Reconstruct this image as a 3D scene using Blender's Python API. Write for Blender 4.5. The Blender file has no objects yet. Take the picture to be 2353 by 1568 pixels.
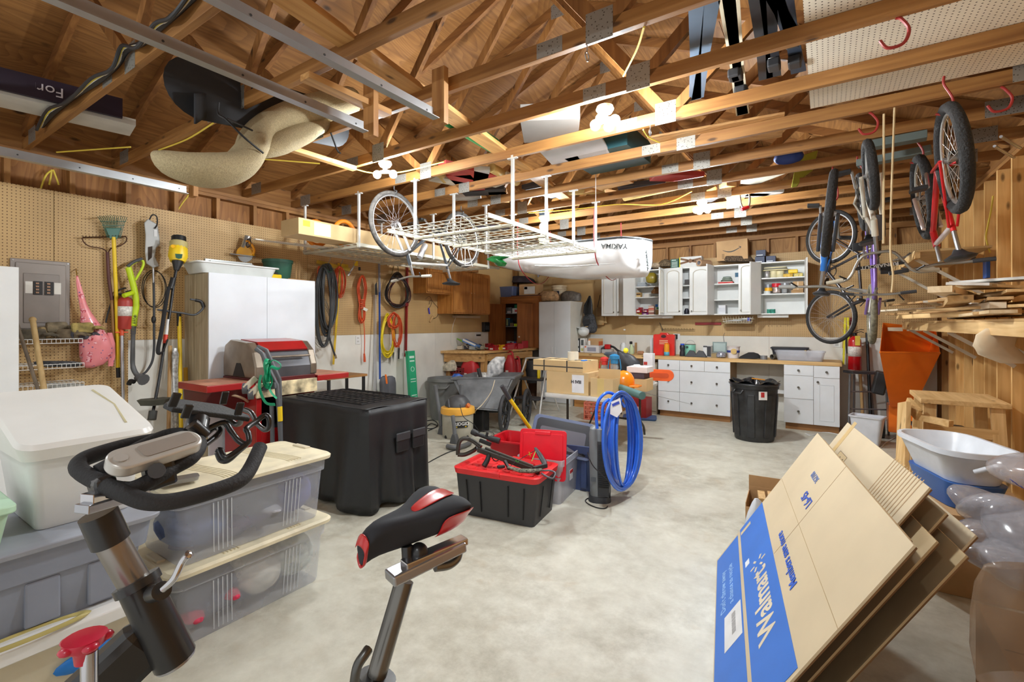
import bpy,bmesh,math,random
from mathutils import Vector as V,Matrix,Euler
random.seed(7)
R = math.radians;PI = math.pi
S = bpy.context.scene
COL = S.collection
H = 1.57;CL = 3.05
XL,XR,YB = -5.65,1.31,8.85
YAW = R(33.4);F_ = 1092.0
cam = bpy.data.cameras.new('camera');co = bpy.data.objects.new('camera',cam);COL.objects.link(co)
co.location = (0,0,H);co.rotation_euler = (PI/2,0,YAW)
cam.sensor_width = 36;cam.lens = 36*F_/2353;cam.shift_y = -39/2353;cam.clip_start = .05
S.camera = co
wd = bpy.data.worlds.new('world');S.world = wd;wd.use_nodes = True
wd.node_tree.nodes['Background'].inputs[0].default_value = (1,1,.97,1)
wd.node_tree.nodes['Background'].inputs[1].default_value = .5
S.view_settings.view_transform = 'Standard';S.view_settings.look = 'None'
S.view_settings.gamma = 1;S.view_settings.exposure = 0.86;S.view_settings.use_curve_mapping = False
BULB_W = 44.0
CY,SY = math.cos(YAW),math.sin(YAW)
def ray(x,y):
    u = (x-1176.5)/F_;v = (745-y)/F_
    return V((CY*u-SY,SY*u+CY,v))
CAM = V((0,0,H))
def P(x,y,d): return CAM + ray(x,y)*d
def PZ(x,y,z=0.0):
    r = ray(x,y);return CAM + r*((z-H)/r.z)
def PX(x,y,X): r = ray(x,y);return CAM + r*(X/r.x)
def PY(x,y,Y): r = ray(x,y);return CAM + r*(Y/r.y)
MC = {}
def lin(c):
    r = []
    for k in c[:3]:
        k = k/255.0
        r.append(k/12.92 if k <= .04045 else ((k+.055)/1.055)**2.4)
    return (*r,1)
def newmat(n):
    m = bpy.data.materials.new(n);m.use_nodes = True
    return m,m.node_tree.nodes,m.node_tree.links,m.node_tree.nodes['Principled BSDF']
def node(ns,t,**k):
    n = ns.new(t)
    for a,b in k.items():
        if a in n.inputs: n.inputs[a].default_value = b
        else: setattr(n,a,b)
    return n
def coords(ns,ls,sc=(1,1,1),rnd=True):
    tc = ns.new('ShaderNodeTexCoord');mp = ns.new('ShaderNodeMapping');mp.inputs['Scale'].default_value = sc
    if rnd:
        oi = ns.new('ShaderNodeObjectInfo');mu = ns.new('ShaderNodeMath');mu.operation = 'MULTIPLY';mu.inputs[1].default_value = 37.0
        ls.new(oi.outputs['Random'],mu.inputs[0])
        ad = ns.new('ShaderNodeVectorMath');ad.operation = 'ADD'
        ls.new(tc.outputs['Object'],ad.inputs[0]);ls.new(mu.outputs[0],ad.inputs[1]);ls.new(ad.outputs[0],mp.inputs[0])
    else: ls.new(tc.outputs['Object'],mp.inputs[0])
    return mp.outputs[0]
def mixc(ns,ls,fac,a,b,mode='MIX'):
    m = ns.new('ShaderNodeMix');m.data_type = 'RGBA';m.blend_type = mode
    for s,v in ((0,fac),(6,a),(7,b)):
        if hasattr(v,'is_output') or hasattr(v,'links'): ls.new(v,m.inputs[s])
        else: m.inputs[s].default_value = v
    return m.outputs[2]
def ramp(ns,ls,src,a,b,ca=(0,0,0,1),cb=(1,1,1,1)):
    r = ns.new('ShaderNodeValToRGB');r.color_ramp.elements[0].position = a;r.color_ramp.elements[1].position = b
    r.color_ramp.elements[0].color = ca;r.color_ramp.elements[1].color = cb
    ls.new(src,r.inputs[0]);return r.outputs[0]
def bumpit(ns,ls,bs,src,st,dist=.01):
    b = ns.new('ShaderNodeBump');b.inputs['Strength'].default_value = st;b.inputs['Distance'].default_value = dist
    ls.new(src,b.inputs['Height']);ls.new(b.outputs[0],bs.inputs['Normal'])
def M(c,rough=.5,metal=0,var=.06,vs=6,bump=0,bs=30,trans=0,alpha=1,emit=0,coat=0):
    """plain material of one colour (0-255 sRGB) with a little uneven wear"""
    key = (tuple(c),rough,metal,var,vs,bump,bs,trans,alpha,emit,coat)
    if key in MC: return MC[key]
    m,ns,ls,b = newmat('mat_%02x%02x%02x' % tuple(int(k) for k in c[:3]))
    L = lin(c)
    b.inputs['Base Color'].default_value = L;b.inputs['Roughness'].default_value = rough;b.inputs['Metallic'].default_value = metal
    if var > 0:
        co_ = coords(ns,ls)
        n = node(ns,'ShaderNodeTexNoise',Scale=vs,Detail=4.0);ls.new(co_,n.inputs['Vector'])
        hi = tuple(min(1,k*(1+var*1.5)) for k in L[:3])+(1,);lo = tuple(k*(1-var*1.5) for k in L[:3])+(1,)
        ls.new(ramp(ns,ls,n.outputs['Fac'],.3,.7,lo,hi),b.inputs['Base Color'])
    if bump:
        n2 = node(ns,'ShaderNodeTexNoise',Scale=bs,Detail=3.0);ls.new(coords(ns,ls),n2.inputs['Vector'])
        bumpit(ns,ls,b,n2.outputs['Fac'],bump)
    if trans: b.inputs['Transmission Weight'].default_value = trans;b.inputs['IOR'].default_value = 1.3
    if alpha < 1: b.inputs['Alpha'].default_value = alpha
    if coat: b.inputs['Coat Weight'].default_value = coat;b.inputs['Coat Roughness'].default_value = .15
    if emit: b.inputs['Emission Color'].default_value = L;b.inputs['Emission Strength'].default_value = emit
    MC[key] = m;return m
def WOOD(c1,c2,ax=0,rough=.6,knots=True,sc=1.0):
    """sawn timber: grain runs along the local axis ax"""
    key = ('wood',tuple(c1),tuple(c2),ax,rough,knots,sc)
    if key in MC: return MC[key]
    m,ns,ls,b = newmat('timber')
    s = [16*sc]*3;s[ax] = .9*sc
    n = node(ns,'ShaderNodeTexNoise',Scale=1.6,Detail=5.0,Distortion=.6);ls.new(coords(ns,ls,s),n.inputs['Vector'])
    base = ramp(ns,ls,n.outputs['Fac'],.32,.68,lin(c2),lin(c1))
    if knots:
        s2 = [9*sc]*3;s2[ax] = 3.2*sc
        vo = node(ns,'ShaderNodeTexVoronoi',Scale=1.0);ls.new(coords(ns,ls,s2),vo.inputs['Vector'])
        k = ramp(ns,ls,vo.outputs['Distance'],.07,.16,(1,1,1,1),(0,0,0,1))
        base = mixc(ns,ls,k,base,tuple(v*.35 for v in lin(c2)[:3])+(1,))
    s3 = [1.3]*3
    n3 = node(ns,'ShaderNodeTexNoise',Scale=1.0,Detail=2.0);ls.new(coords(ns,ls,s3),n3.inputs['Vector'])
    v3 = ramp(ns,ls,n3.outputs['Fac'],.3,.7,(.80,.78,.76,1),(1.08,1.08,1.08,1))
    ls.new(mixc(ns,ls,1.0,base,v3,'MULTIPLY'),b.inputs['Base Color']);b.inputs['Roughness'].default_value = rough
    bumpit(ns,ls,b,n.outputs['Fac'],.15)
    MC[key] = m;return m
def PLY(c1,c2,ax=0,joint=None,rough=.65,sc=1.0):
    """rotary-cut plywood: long wandering rings along axis ax"""
    key = ('ply',tuple(c1),tuple(c2),ax,joint,sc)
    if key in MC: return MC[key]
    m,ns,ls,b = newmat('plywood')
    s = [3.2*sc]*3;s[ax] = .55*sc
    co_ = coords(ns,ls,s,rnd=False)
    n = node(ns,'ShaderNodeTexNoise',Scale=1.0,Detail=1.0,Distortion=.3);ls.new(co_,n.inputs['Vector'])
    mu = node(ns,'ShaderNodeMath',operation='MULTIPLY');mu.inputs[1].default_value = 22.0;ls.new(n.outputs['Fac'],mu.inputs[0])
    fr = node(ns,'ShaderNodeMath',operation='FRACT');ls.new(mu.outputs[0],fr.inputs[0])
    rings = ramp(ns,ls,fr.outputs[0],.25,.95,lin(c1),lin(c2))
    s2 = [30*sc]*3;s2[ax] = 1.4*sc
    n2 = node(ns,'ShaderNodeTexNoise',Scale=1.0,Detail=4.0);ls.new(coords(ns,ls,s2,rnd=False),n2.inputs['Vector'])
    fine = ramp(ns,ls,n2.outputs['Fac'],.3,.7,(.72,.68,.64,1),(1.1,1.1,1.1,1))
    base = mixc(ns,ls,1.0,mixc(ns,ls,.5,rings,lin(c1)),fine,'MULTIPLY')
    vo = node(ns,'ShaderNodeTexVoronoi',Scale=1.0);s3 = [2.4]*3;s3[ax] = 1.4;ls.new(coords(ns,ls,s3,rnd=False),vo.inputs['Vector'])
    base = mixc(ns,ls,ramp(ns,ls,vo.outputs['Distance'],.03,.07,(1,1,1,1),(0,0,0,1)),base,tuple(v*.3 for v in lin(c2)[:3])+(1,))
    ls.new(base,b.inputs['Base Color']);b.inputs['Roughness'].default_value = rough
    MC[key] = m;return m
def PEG(c,hole,pitch=.0262,rad=.16,mask=(0,1,1)):
    key = ('peg',tuple(c),mask)
    if key in MC: return MC[key]
    m,ns,ls,b = newmat('pegboard')
    tc = ns.new('ShaderNodeTexCoord')
    a = node(ns,'ShaderNodeVectorMath',operation='SCALE');a.inputs['Scale'].default_value = 1/pitch;ls.new(tc.outputs['Object'],a.inputs[0])
    f = node(ns,'ShaderNodeVectorMath',operation='FRACTION');ls.new(a.outputs[0],f.inputs[0])
    s = node(ns,'ShaderNodeVectorMath',operation='SUBTRACT');s.inputs[1].default_value = (.5,.5,.5);ls.new(f.outputs[0],s.inputs[0])
    q = node(ns,'ShaderNodeVectorMath',operation='MULTIPLY');q.inputs[1].default_value = mask;ls.new(s.outputs[0],q.inputs[0])
    l = node(ns,'ShaderNodeVectorMath',operation='LENGTH');ls.new(q.outputs[0],l.inputs[0])
    k = node(ns,'ShaderNodeMath',operation='LESS_THAN');k.inputs[1].default_value = rad;ls.new(l.outputs['Value'],k.inputs[0])
    n = node(ns,'ShaderNodeTexNoise',Scale=2.0,Detail=4.0);ls.new(tc.outputs['Object'],n.inputs['Vector'])
    L = lin(c)
    base = ramp(ns,ls,n.outputs['Fac'],.3,.7,tuple(v*.88 for v in L[:3])+(1,),tuple(v*1.08 for v in L[:3])+(1,))
    ls.new(mixc(ns,ls,k.outputs[0],base,lin(hole)),b.inputs['Base Color']);b.inputs['Roughness'].default_value = .55
    MC[key] = m;return m
def EMIT(c,s):
    m,ns,ls,b = newmat('lit_bulb');b.inputs['Base Color'].default_value = lin(c)
    b.inputs['Emission Color'].default_value = lin(c);b.inputs['Emission Strength'].default_value = s;return m
FIR1,FIR2 = (166,118,62),(134,88,40)
STEEL = dict(rough=.32,metal=.9,var=.05)
def woodx(): return WOOD(FIR1,FIR2,0)
def woody(): return WOOD(FIR1,FIR2,1)
def woodz(): return WOOD(FIR1,FIR2,2)
def basis(d,up=V((0,0,1))):
    d = d.normalized()
    if abs(d.dot(up)) > .999: up = V((0,1,0)) if abs(d.y) < .9 else V((1,0,0))
    x = up.cross(d).normalized();y = d.cross(x)
    return x,y
class B:
    def __init__(s): s.v = [];s.f = []
    def add(s,vs,fs,m=None):
        o = len(s.v)
        s.v += [tuple(m @ V(p)) for p in vs] if m is not None else [tuple(p) for p in vs]
        s.f += [tuple(o+i for i in f) for f in fs];return s
    def box(s,x0,x1,y0,y1,z0,z1,m=None):
        return s.add([(x0,y0,z0),(x1,y0,z0),(x1,y1,z0),(x0,y1,z0),(x0,y0,z1),(x1,y0,z1),(x1,y1,z1),(x0,y1,z1)],
                     [(0,3,2,1),(4,5,6,7),(0,1,5,4),(1,2,6,5),(2,3,7,6),(3,0,4,7)],m)
    def cb(s,c,sz,m=None,rot=None):
        c = V(c);mm = Matrix.Translation(c)
        if rot: mm = mm @ Euler(rot).to_matrix().to_4x4()
        if m is not None: mm = m @ mm
        a,b,d = sz[0]/2,sz[1]/2,sz[2]/2
        return s.box(-a,a,-b,b,-d,d,mm)
    def beam(s,p0,p1,w,h,up=(0,0,1),m=None):
        p0,p1 = V(p0),V(p1);x,y = basis(p1-p0,V(up));x *= w/2;y *= h/2
        vs = [p+a*x+b*y for p in (p0,p1) for a,b in ((-1,-1),(1,-1),(1,1),(-1,1))]
        return s.add(vs,[(0,3,2,1),(4,5,6,7),(0,1,5,4),(1,2,6,5),(2,3,7,6),(3,0,4,7)],m)
    def rings(s,rs,caps=True,closed=False,m=None):
        n = len(rs[0]);vs = [p for r in rs for p in r];fs = []
        K = len(rs)
        for i in range(K if closed else K-1):
            a,b = i*n,((i+1) % K)*n
            for j in range(n): fs.append((a+j,a+(j+1) % n,b+(j+1) % n,b+j))
        if caps and not closed: fs += [tuple(range(n))[::-1],tuple((K-1)*n+j for j in range(n))]
        return s.add(vs,fs,m)
    def tube(s,pts,r,n=8,closed=False,caps=True,m=None,flat=1.0):
        pts = [V(p) for p in pts];K = len(pts);rr = r if isinstance(r,(list,tuple)) else [r]*K
        rs = [];px = None
        for i,p in enumerate(pts):
            a = pts[(i-1) % K] if (closed or i > 0) else p;b = pts[(i+1) % K] if (closed or i < K-1) else p
            d = (b-a)
            if d.length < 1e-9: d = V((0,0,1))
            d.normalize()
            if px is None: x,y = basis(d)
            else:
                x = px-d*px.dot(d)
                if x.length < 1e-6: x,y = basis(d)
                else: x.normalize();y = d.cross(x)
            px = x
            rs.append([p+(x*math.cos(2*PI*j/n)+y*math.sin(2*PI*j/n)*flat)*rr[i] for j in range(n)])
        return s.rings(rs,caps,closed,m)
    def cyl(s,p0,p1,r,r1=None,n=16,m=None): return s.tube([p0,p1],[r,r if r1 is None else r1],n,m=m)
    def lathe(s,prof,n=24,c=(0,0,0),m=None,caps=True):
        rs = [[(c[0]+r*math.cos(2*PI*j/n),c[1]+r*math.sin(2*PI*j/n),c[2]+z) for j in range(n)] for r,z in prof]
        return s.rings(rs,caps,False,m)
    def ball(s,c,r,n=12,k=8,sc=(1,1,1),m=None):
        rs = [[(c[0]+r*sc[0]*math.sin(PI*i/k)*math.cos(2*PI*j/n),c[1]+r*sc[1]*math.sin(PI*i/k)*math.sin(2*PI*j/n),c[2]-r*sc[2]*math.cos(PI*i/k)) for j in range(n)] for i in range(1,k)]
        o = len(s.v);s.rings(rs,False,False,m)
        top = (c[0],c[1],c[2]+r*sc[2]);bot = (c[0],c[1],c[2]-r*sc[2])
        vs = [bot,top]
        if m is not None: vs = [tuple(m @ V(p)) for p in vs]
        q = len(s.v);s.v += [tuple(p) for p in vs];last = o+(k-2)*n
        for j in range(n): s.f.append((q,o+(j+1) % n,o+j));s.f.append((q+1,last+j,last+(j+1) % n))
        return s
    def torus(s,c,R_,r,n=24,k=8,ax='z',m=None,a0=0,a1=2*PI):
        full = abs(a1-a0-2*PI) < 1e-6;pts = []
        for i in range(n if full else n+1):
            a = a0+(a1-a0)*i/n;x,y = R_*math.cos(a),R_*math.sin(a)
            pts.append(V(c)+(V((x,y,0)) if ax == 'z' else V((x,0,y)) if ax == 'y' else V((0,x,y))))
        return s.tube(pts,r,k,full,m=m)
    def prism(s,poly,z0,z1,m=None):
        n = len(poly)
        return s.add([(x,y,z0) for x,y in poly]+[(x,y,z1) for x,y in poly],
                     [tuple(range(n))[::-1],tuple(range(n,2*n))]+[(i,(i+1) % n,n+(i+1) % n,n+i) for i in range(n)],m)
    def loft(s,secs,m=None,caps=True):
        """secs: (z, w, d, r[, cx, cy]) rounded rectangles stacked in z"""
        return s.rings([[(x+(q[4] if len(q) > 4 else 0),y+(q[5] if len(q) > 5 else 0),q[0]) for x,y in rr(q[1],q[2],q[3])] for q in secs],caps,False,m)
    def grid(s,fn,nu,nv,m=None,thick=None):
        vs = [fn(i/nu,j/nv) for i in range(nu+1) for j in range(nv+1)];w = nv+1
        return s.add(vs,[(i*w+j,(i+1)*w+j,(i+1)*w+j+1,i*w+j+1) for i in range(nu) for j in range(nv)],m)
    def obj(s,name,mat,parent=None,smooth=None,bevel=0,world=False,seg=2,solid=0,subd=0):
        me = bpy.data.meshes.new(name);me.from_pydata(s.v,[],s.f);me.validate()
        bm = bmesh.new();bm.from_mesh(me);bmesh.ops.recalc_face_normals(bm,faces=bm.faces);bm.to_mesh(me);bm.free()
        o = bpy.data.objects.new(name,me);COL.objects.link(o)
        if mat: me.materials.append(mat)
        if smooth:
            me.polygons.foreach_set('use_smooth',[True]*len(me.polygons));me.set_sharp_from_angle(angle=R(smooth))
        if parent is not None:
            o.parent = parent
            if world: me.transform(WM(parent).inverted())
        if solid:
            q = o.modifiers.new('solid','SOLIDIFY');q.thickness = solid;q.offset = 0
        if subd:
            q = o.modifiers.new('sub','SUBSURF');q.levels = subd;q.render_levels = subd
        if bevel:
            q = o.modifiers.new('bevel','BEVEL');q.width = bevel;q.segments = seg;q.limit_method = 'ANGLE';q.angle_limit = R(40)
        return o
def WM(o):
    m = o.matrix_basis.copy()
    while o.parent: o = o.parent;m = o.matrix_basis @ m
    return m
def rr(w,d,r,k=4):
    r = min(r,w/2-1e-4,d/2-1e-4);out = []
    for cx,cy,a in ((w/2-r,d/2-r,0),(-w/2+r,d/2-r,90),(-w/2+r,-d/2+r,180),(w/2-r,-d/2+r,270)):
        for i in range(k+1):
            t = R(a+90*i/k);out.append((cx+r*math.cos(t),cy+r*math.sin(t)))
    return out
def spl(pts,n=6,closed=False):
    """smooth curve through points"""
    pts = [V(p) for p in pts];K = len(pts);out = []
    g = (lambda i: pts[i % K]) if closed else (lambda i: pts[max(0,min(K-1,i))])
    for i in range(K if closed else K-1):
        p0,p1,p2,p3 = g(i-1),g(i),g(i+1),g(i+2)
        for j in range(n):
            t = j/n;out.append(.5*((2*p1)+(p2-p0)*t+(2*p0-5*p1+4*p2-p3)*t*t+(3*p1-p0-3*p2+p3)*t**3))
    if not closed: out.append(pts[-1])
    return out
def arc(c,r,a0,a1,n=8,pl='xz'):
    o = []
    for i in range(n+1):
        a = R(a0+(a1-a0)*i/n);x,y = r*math.cos(a),r*math.sin(a)
        o.append(V(c)+(V((x,0,y)) if pl == 'xz' else V((x,y,0)) if pl == 'xy' else V((0,x,y))))
    return o
def setp(o,label=None,cat=None,group=None,kind=None):
    if label: o['label'] = label
    if cat: o['category'] = cat
    if group: o['group'] = group
    if kind: o['kind'] = kind
    return o
def T(name,label,cat,loc=(0,0,0),rz=0,group=None,rot=None):
    o = bpy.data.objects.new(name,None);COL.objects.link(o);o.location = loc
    o.rotation_euler = rot if rot else (0,0,rz);o.empty_display_size = .05
    return setp(o,label,cat,group)
def TM(name,label,cat,mtx,group=None):
    o = T(name,label,cat,group=group);l,q,s = mtx.decompose();o.location = l;o.rotation_euler = q.to_euler();return o
def dup(r,loc=None,rz=None,label=None,group=None,rot=None,mats=None):
    c = r.copy();COL.objects.link(c)
    if loc is not None: c.location = loc
    if rz is not None: c.rotation_euler = (0,0,rz)
    if rot is not None: c.rotation_euler = rot
    if label: c['label'] = label
    if group: c['group'] = group
    def rec(a,b):
        for ch in list(a.children):
            d = ch.copy();COL.objects.link(d);d.parent = b;rec(ch,d)
    rec(r,c);return c
def one(b,name,mat,label,cat,group=None,kind=None,**k):
    return setp(b.obj(name,mat,**k),label,cat,group,kind)
def text(s,size,mat,parent,mtx,name='lettering',ext=.0006,bold=0,sx=1,al='CENTER',shear=0):
    """writing as flat raised lettering; mtx places x to the right, y up, z out of the surface"""
    cu = bpy.data.curves.new(name,'FONT');cu.body = s;cu.size = size;cu.extrude = ext;cu.align_x = al;cu.align_y = 'CENTER'
    cu.offset = bold;cu.resolution_u = 3;cu.shear = shear
    t = bpy.data.objects.new(name,cu);me = bpy.data.meshes.new_from_object(t);bpy.data.objects.remove(t);bpy.data.curves.remove(cu)
    me.name = name;me.transform(mtx @ Matrix.Diagonal((sx,1,1,1)))
    me.materials.clear();me.materials.append(mat)
    o = bpy.data.objects.new(name,me);COL.objects.link(o)
    if parent is not None: o.parent = parent
    return o
def fr(o,x,y,z=None):
    """frame with origin o, x axis, y axis"""
    x = V(x).normalized();y = V(y);y = (y-x*y.dot(x)).normalized();z = x.cross(y)
    m = Matrix.Identity(4)
    for i in range(3): m[i][0],m[i][1],m[i][2],m[i][3] = x[i],y[i],z[i],o[i]
    return m
FRONT = lambda x,y,z: fr((x,y,z),(1,0,0),(0,0,1))
def RX(a): return Matrix.Rotation(a,4,'X')
def RY(a): return Matrix.Rotation(a,4,'Y')
def RZ(a): return Matrix.Rotation(a,4,'Z')
def TR(x,y=0,z=0): return Matrix.Translation(V((x,y,z)) if not hasattr(x,'x') else x)
# ======================= THE SETTING =======================
def struct(o): o['kind'] = 'structure';return o
m,ns,ls,b = newmat('concrete');c = coords(ns,ls,rnd=False)
n1 = node(ns,'ShaderNodeTexNoise',Scale=.9,Detail=8.0,Roughness=.62,Distortion=.6);ls.new(c,n1.inputs['Vector'])
n2 = node(ns,'ShaderNodeTexNoise',Scale=7.0,Detail=6.0,Roughness=.7);ls.new(c,n2.inputs['Vector'])
n3 = node(ns,'ShaderNodeTexNoise',Scale=3.3,Detail=3.0,Distortion=1.5);ls.new(c,n3.inputs['Vector'])
base = ramp(ns,ls,n1.outputs['Fac'],.33,.66,lin((160,154,136)),lin((202,199,184)))
base = mixc(ns,ls,ramp(ns,ls,n2.outputs['Fac'],.35,.75),base,lin((214,212,198)))
base = mixc(ns,ls,ramp(ns,ls,n3.outputs['Fac'],.6,.95),base,lin((176,160,132)))
n4 = node(ns,'ShaderNodeTexVoronoi',Scale=1.3);n5 = node(ns,'ShaderNodeTexNoise',Scale=9.0,Detail=3.0);ls.new(c,n5.inputs['Vector']);ls.new(mixc(ns,ls,.12,c,n5.outputs['Color']),n4.inputs['Vector'])
base = mixc(ns,ls,ramp(ns,ls,n4.outputs['Distance'],.012,.03,(.45,.45,.45,1),(0,0,0,1)),base,lin((140,95,60)))
ls.new(base,b.inputs['Base Color']);ls.new(ramp(ns,ls,n1.outputs['Fac'],.3,.7,(.30,.3,.3,1),(.55,.55,.55,1)),b.inputs['Roughness'])
bumpit(ns,ls,b,n2.outputs['Fac'],.06)
YF = -1.2
struct(B().box(XL-.15,XR+.15,YF,YB+.15,-.1,0).obj('floor',m))
ply_wall = PLY((168,116,62),(128,80,38),2)
osb = PLY((176,130,76),(140,92,46),2)
drywall = M((226,224,216),.7,var=.05,vs=3)
wl = struct(B().box(XL-.13,XL-.10,YF,YB+.1,0,CL).obj('wall_left',ply_wall))
for i in range(4):
    y0 = YF+i*2.44+.03
    z1 = PX(300,467,XL).z
    B().box(XL-.006,XL,y0,min(y0+2.437,YB),1.415,2.74,None).obj('pegboard',PEG((196,162,110),(96,64,32)),wl,bevel=.0015)
    B().box(XL-.006,XL,max(y0,1.80),min(y0+2.437,YB),0,1.413).obj('drywall_sheet',drywall,wl) if y0+2.437 > 1.9 else None
B().box(XL-.006,XL,YF,1.80,.0,1.413).obj('pegboard',PEG((196,162,110),(96,64,32)),wl)
st = B().box(-.05,.05,-.019,.019,0,CL-.076).obj('stud',woodz(),wl);st.location = (XL-.056,PX(17,400,XL).y,0)
k = 1
y = PX(17,400,XL).y-.41*4
while y < YB:
    if abs(y-st.location.y) > .1:
        c2 = st.copy();COL.objects.link(c2);c2.location = (XL-.056,y,0)
    y += .41
B().box(XL-.106,XL,YF,YB,CL-.038,CL).obj('top_plate',woody(),wl,bevel=.002)
B().box(XL-.106,XL,YF,YB,CL-.076,CL-.0395).obj('top_plate',woody(),wl,bevel=.002)
wb = struct(B().box(XL-.13,XR+.1,YB+.10,YB+.13,0,CL+.1).obj('wall_back',osb))
for i in range(3):
    x0 = XL+i*2.44
    B().box(x0,min(x0+2.437,XR),YB,YB+.006,1.365,2.725).obj('pegboard',PEG((196,162,110),(96,64,32),mask=(1,0,1)),wb)
    B().box(x0,min(x0+2.437,XR),YB,YB+.006,0,1.363).obj('drywall_sheet',drywall,wb)
st2 = B().box(-.019,.019,-.05,.05,0,CL-.076).obj('stud',woodz(),wb);st2.location = (XL+.35,YB+.056,0)
for i in range(1,17):
    c2 = st2.copy();COL.objects.link(c2);c2.location = (XL+.35+.41*i,YB+.056,0)
B().box(XL,XR,YB,YB+.1,CL-.076,CL).obj('top_plate',woodx(),wb,bevel=.002)
wr = struct(B().box(XR+.10,XR+.13,YF,YB+.1,0,CL).obj('wall_right',PLY((214,168,104),(186,132,70),2)))
newz = WOOD((230,190,126),(206,158,92),2)
st3 = B().box(-.05,.05,-.019,.019,0,CL-.076).obj('stud',newz,wr);st3.location = (XR+.05,YF+.3,0)
y = YF+.3+.41;k = 0
while y < YB:
    c2 = st3.copy();COL.objects.link(c2);c2.location = (XR+.05,y,0)
    y += .41;k += 1
B().box(XR,XR+.1,YF,YB,CL-.038,CL).obj('top_plate',woody(),wr,bevel=.002)
B().box(XR,XR+.1,YF,YB,CL-.076,CL-.0395).obj('top_plate',woody(),wr,bevel=.002)
XM = (XL+XR)/2;HS = (XR-XL)/2+.1;PIT = 5/12;RISE = HS*PIT
roofm = PLY((150,104,54),(112,72,32),1,sc=1.0)
ce = struct(bpy.data.objects.new('ceiling',None));COL.objects.link(ce)
zt = CL+.20
for sgn,xe in ((-1,XM-HS),(1,XM+HS)):
    for i in range(4):
        f0,f1 = i/3.3,min((i+1)/3.3,1)
        if f0 >= 1: continue
        q = B();xa,xb = xe+(XM-xe)*f0,xe+(XM-xe)*f1
        za,zb = zt+RISE*f0,zt+RISE*f1
        q.add([(xa,YF,za),(xb-(xb-xa)*.004,YF,zb),(xb-(xb-xa)*.004,YB+.13,zb),(xa,YB+.13,za),
               (xa,YF,za+.015),(xb,YF,zb+.015),(xb,YB+.13,zb+.015),(xa,YB+.13,za+.015)],
              [(0,1,2,3),(7,6,5,4),(0,4,5,1),(1,5,6,2),(2,6,7,3),(3,7,4,0)])
        q.obj('roof_sheet',roofm,ce)
q = B();q.add([(XL-.1,YB+.1,CL),(XR+.1,YB+.1,CL),(XR+.1,YB+.1,zt),(XM,YB+.1,zt+RISE),(XL-.1,YB+.1,zt)],[(0,1,2,3,4)])
q.obj('gable_sheet',osb,wb,solid=.02)
for xe in (XL-.08,XR+.08):
    struct(B().box(xe-.02,xe+.02,YF,YB,CL,CL+.22).obj('trim_%d' % (1 if xe < 0 else 2),woody()))
CH = .089;TW = .038
ys = [2.318+.6096*k for k in range(-4,11)]
words = ['nearest','second nearest','third nearest','fourth nearest','fifth nearest','sixth nearest','seventh nearest','middle','seventh farthest','sixth farthest','fifth farthest','fourth farthest','third farthest','second farthest','farthest']
def gusset(t,x,z,w=.10,h=.13):
    q = B().box(x-w/2,x+w/2,-TW/2-.0012,-TW/2,z-h/2,z+h/2)
    return q.obj('nail_plate',NP,t)
m,ns,ls,b = newmat('toothed_plate');c = coords(ns,ls,(60,60,60),False)
wv = node(ns,'ShaderNodeTexVoronoi',Scale=1.0);ls.new(c,wv.inputs['Vector'])
ls.new(ramp(ns,ls,wv.outputs['Distance'],.15,.3,lin((84,76,66)),lin((150,146,138))),b.inputs['Base Color']);b.inputs['Metallic'].default_value = .6;b.inputs['Roughness'].default_value = .5
NP = m
tr0 = T('roof_truss','x','roof truss',(0,0,0),group='roof trusses')
sl = V((HS,0,RISE)).normalized();xe = XM-HS
splice = XM+.9
B().box(xe,splice-.001,-TW/2,TW/2,CL,CL+CH).obj('bottom_chord',woodx(),tr0,bevel=.002)
B().box(splice,XM+HS,-TW/2,TW/2,CL,CL+CH).obj('bottom_chord',woodx(),tr0,bevel=.002)
for s in (-1,1):
    e = V((XM+s*HS,0,zt-.05));p = V((XM+s*.0,0,zt-.05+RISE))
    B().beam(e,p,TW,CH,(0,0,1)).obj('top_chord',WOOD((150,102,52),(116,72,32),0),tr0)
    third = XM+s*HS/3
    B().beam((third,0,CL+CH*.8),(XM+s*.02,0,zt+RISE-.10),TW,.075).obj('web',WOOD((158,110,58),(124,80,36),2),tr0)
    B().beam((third+s*.05,0,CL+CH*.8),(XM+s*HS*.56,0,zt-.1+RISE*.44),TW,.075).obj('web',WOOD((158,110,58),(124,80,36),2),tr0)
    gusset(tr0,third,CL+CH*.75,.15,.16)
    gusset(tr0,XM+s*(HS-.35),CL+CH*.7,.2,.12)
gusset(tr0,splice,CL+CH/2,.16,.085);gusset(tr0,XM-.95-.6,CL+CH/2,.16,.085);gusset(tr0,XM,zt+RISE-.08,.18,.18)
for i,y in enumerate(ys):
    t = tr0 if i == 0 else dup(tr0)
    t.location = (0,y,0)
    t['label'] = 'timber roof truss spanning the garage, the %s to the camera' % words[i] if i < 8 else 'timber roof truss spanning the garage, the %s from the camera' % words[i]
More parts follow.
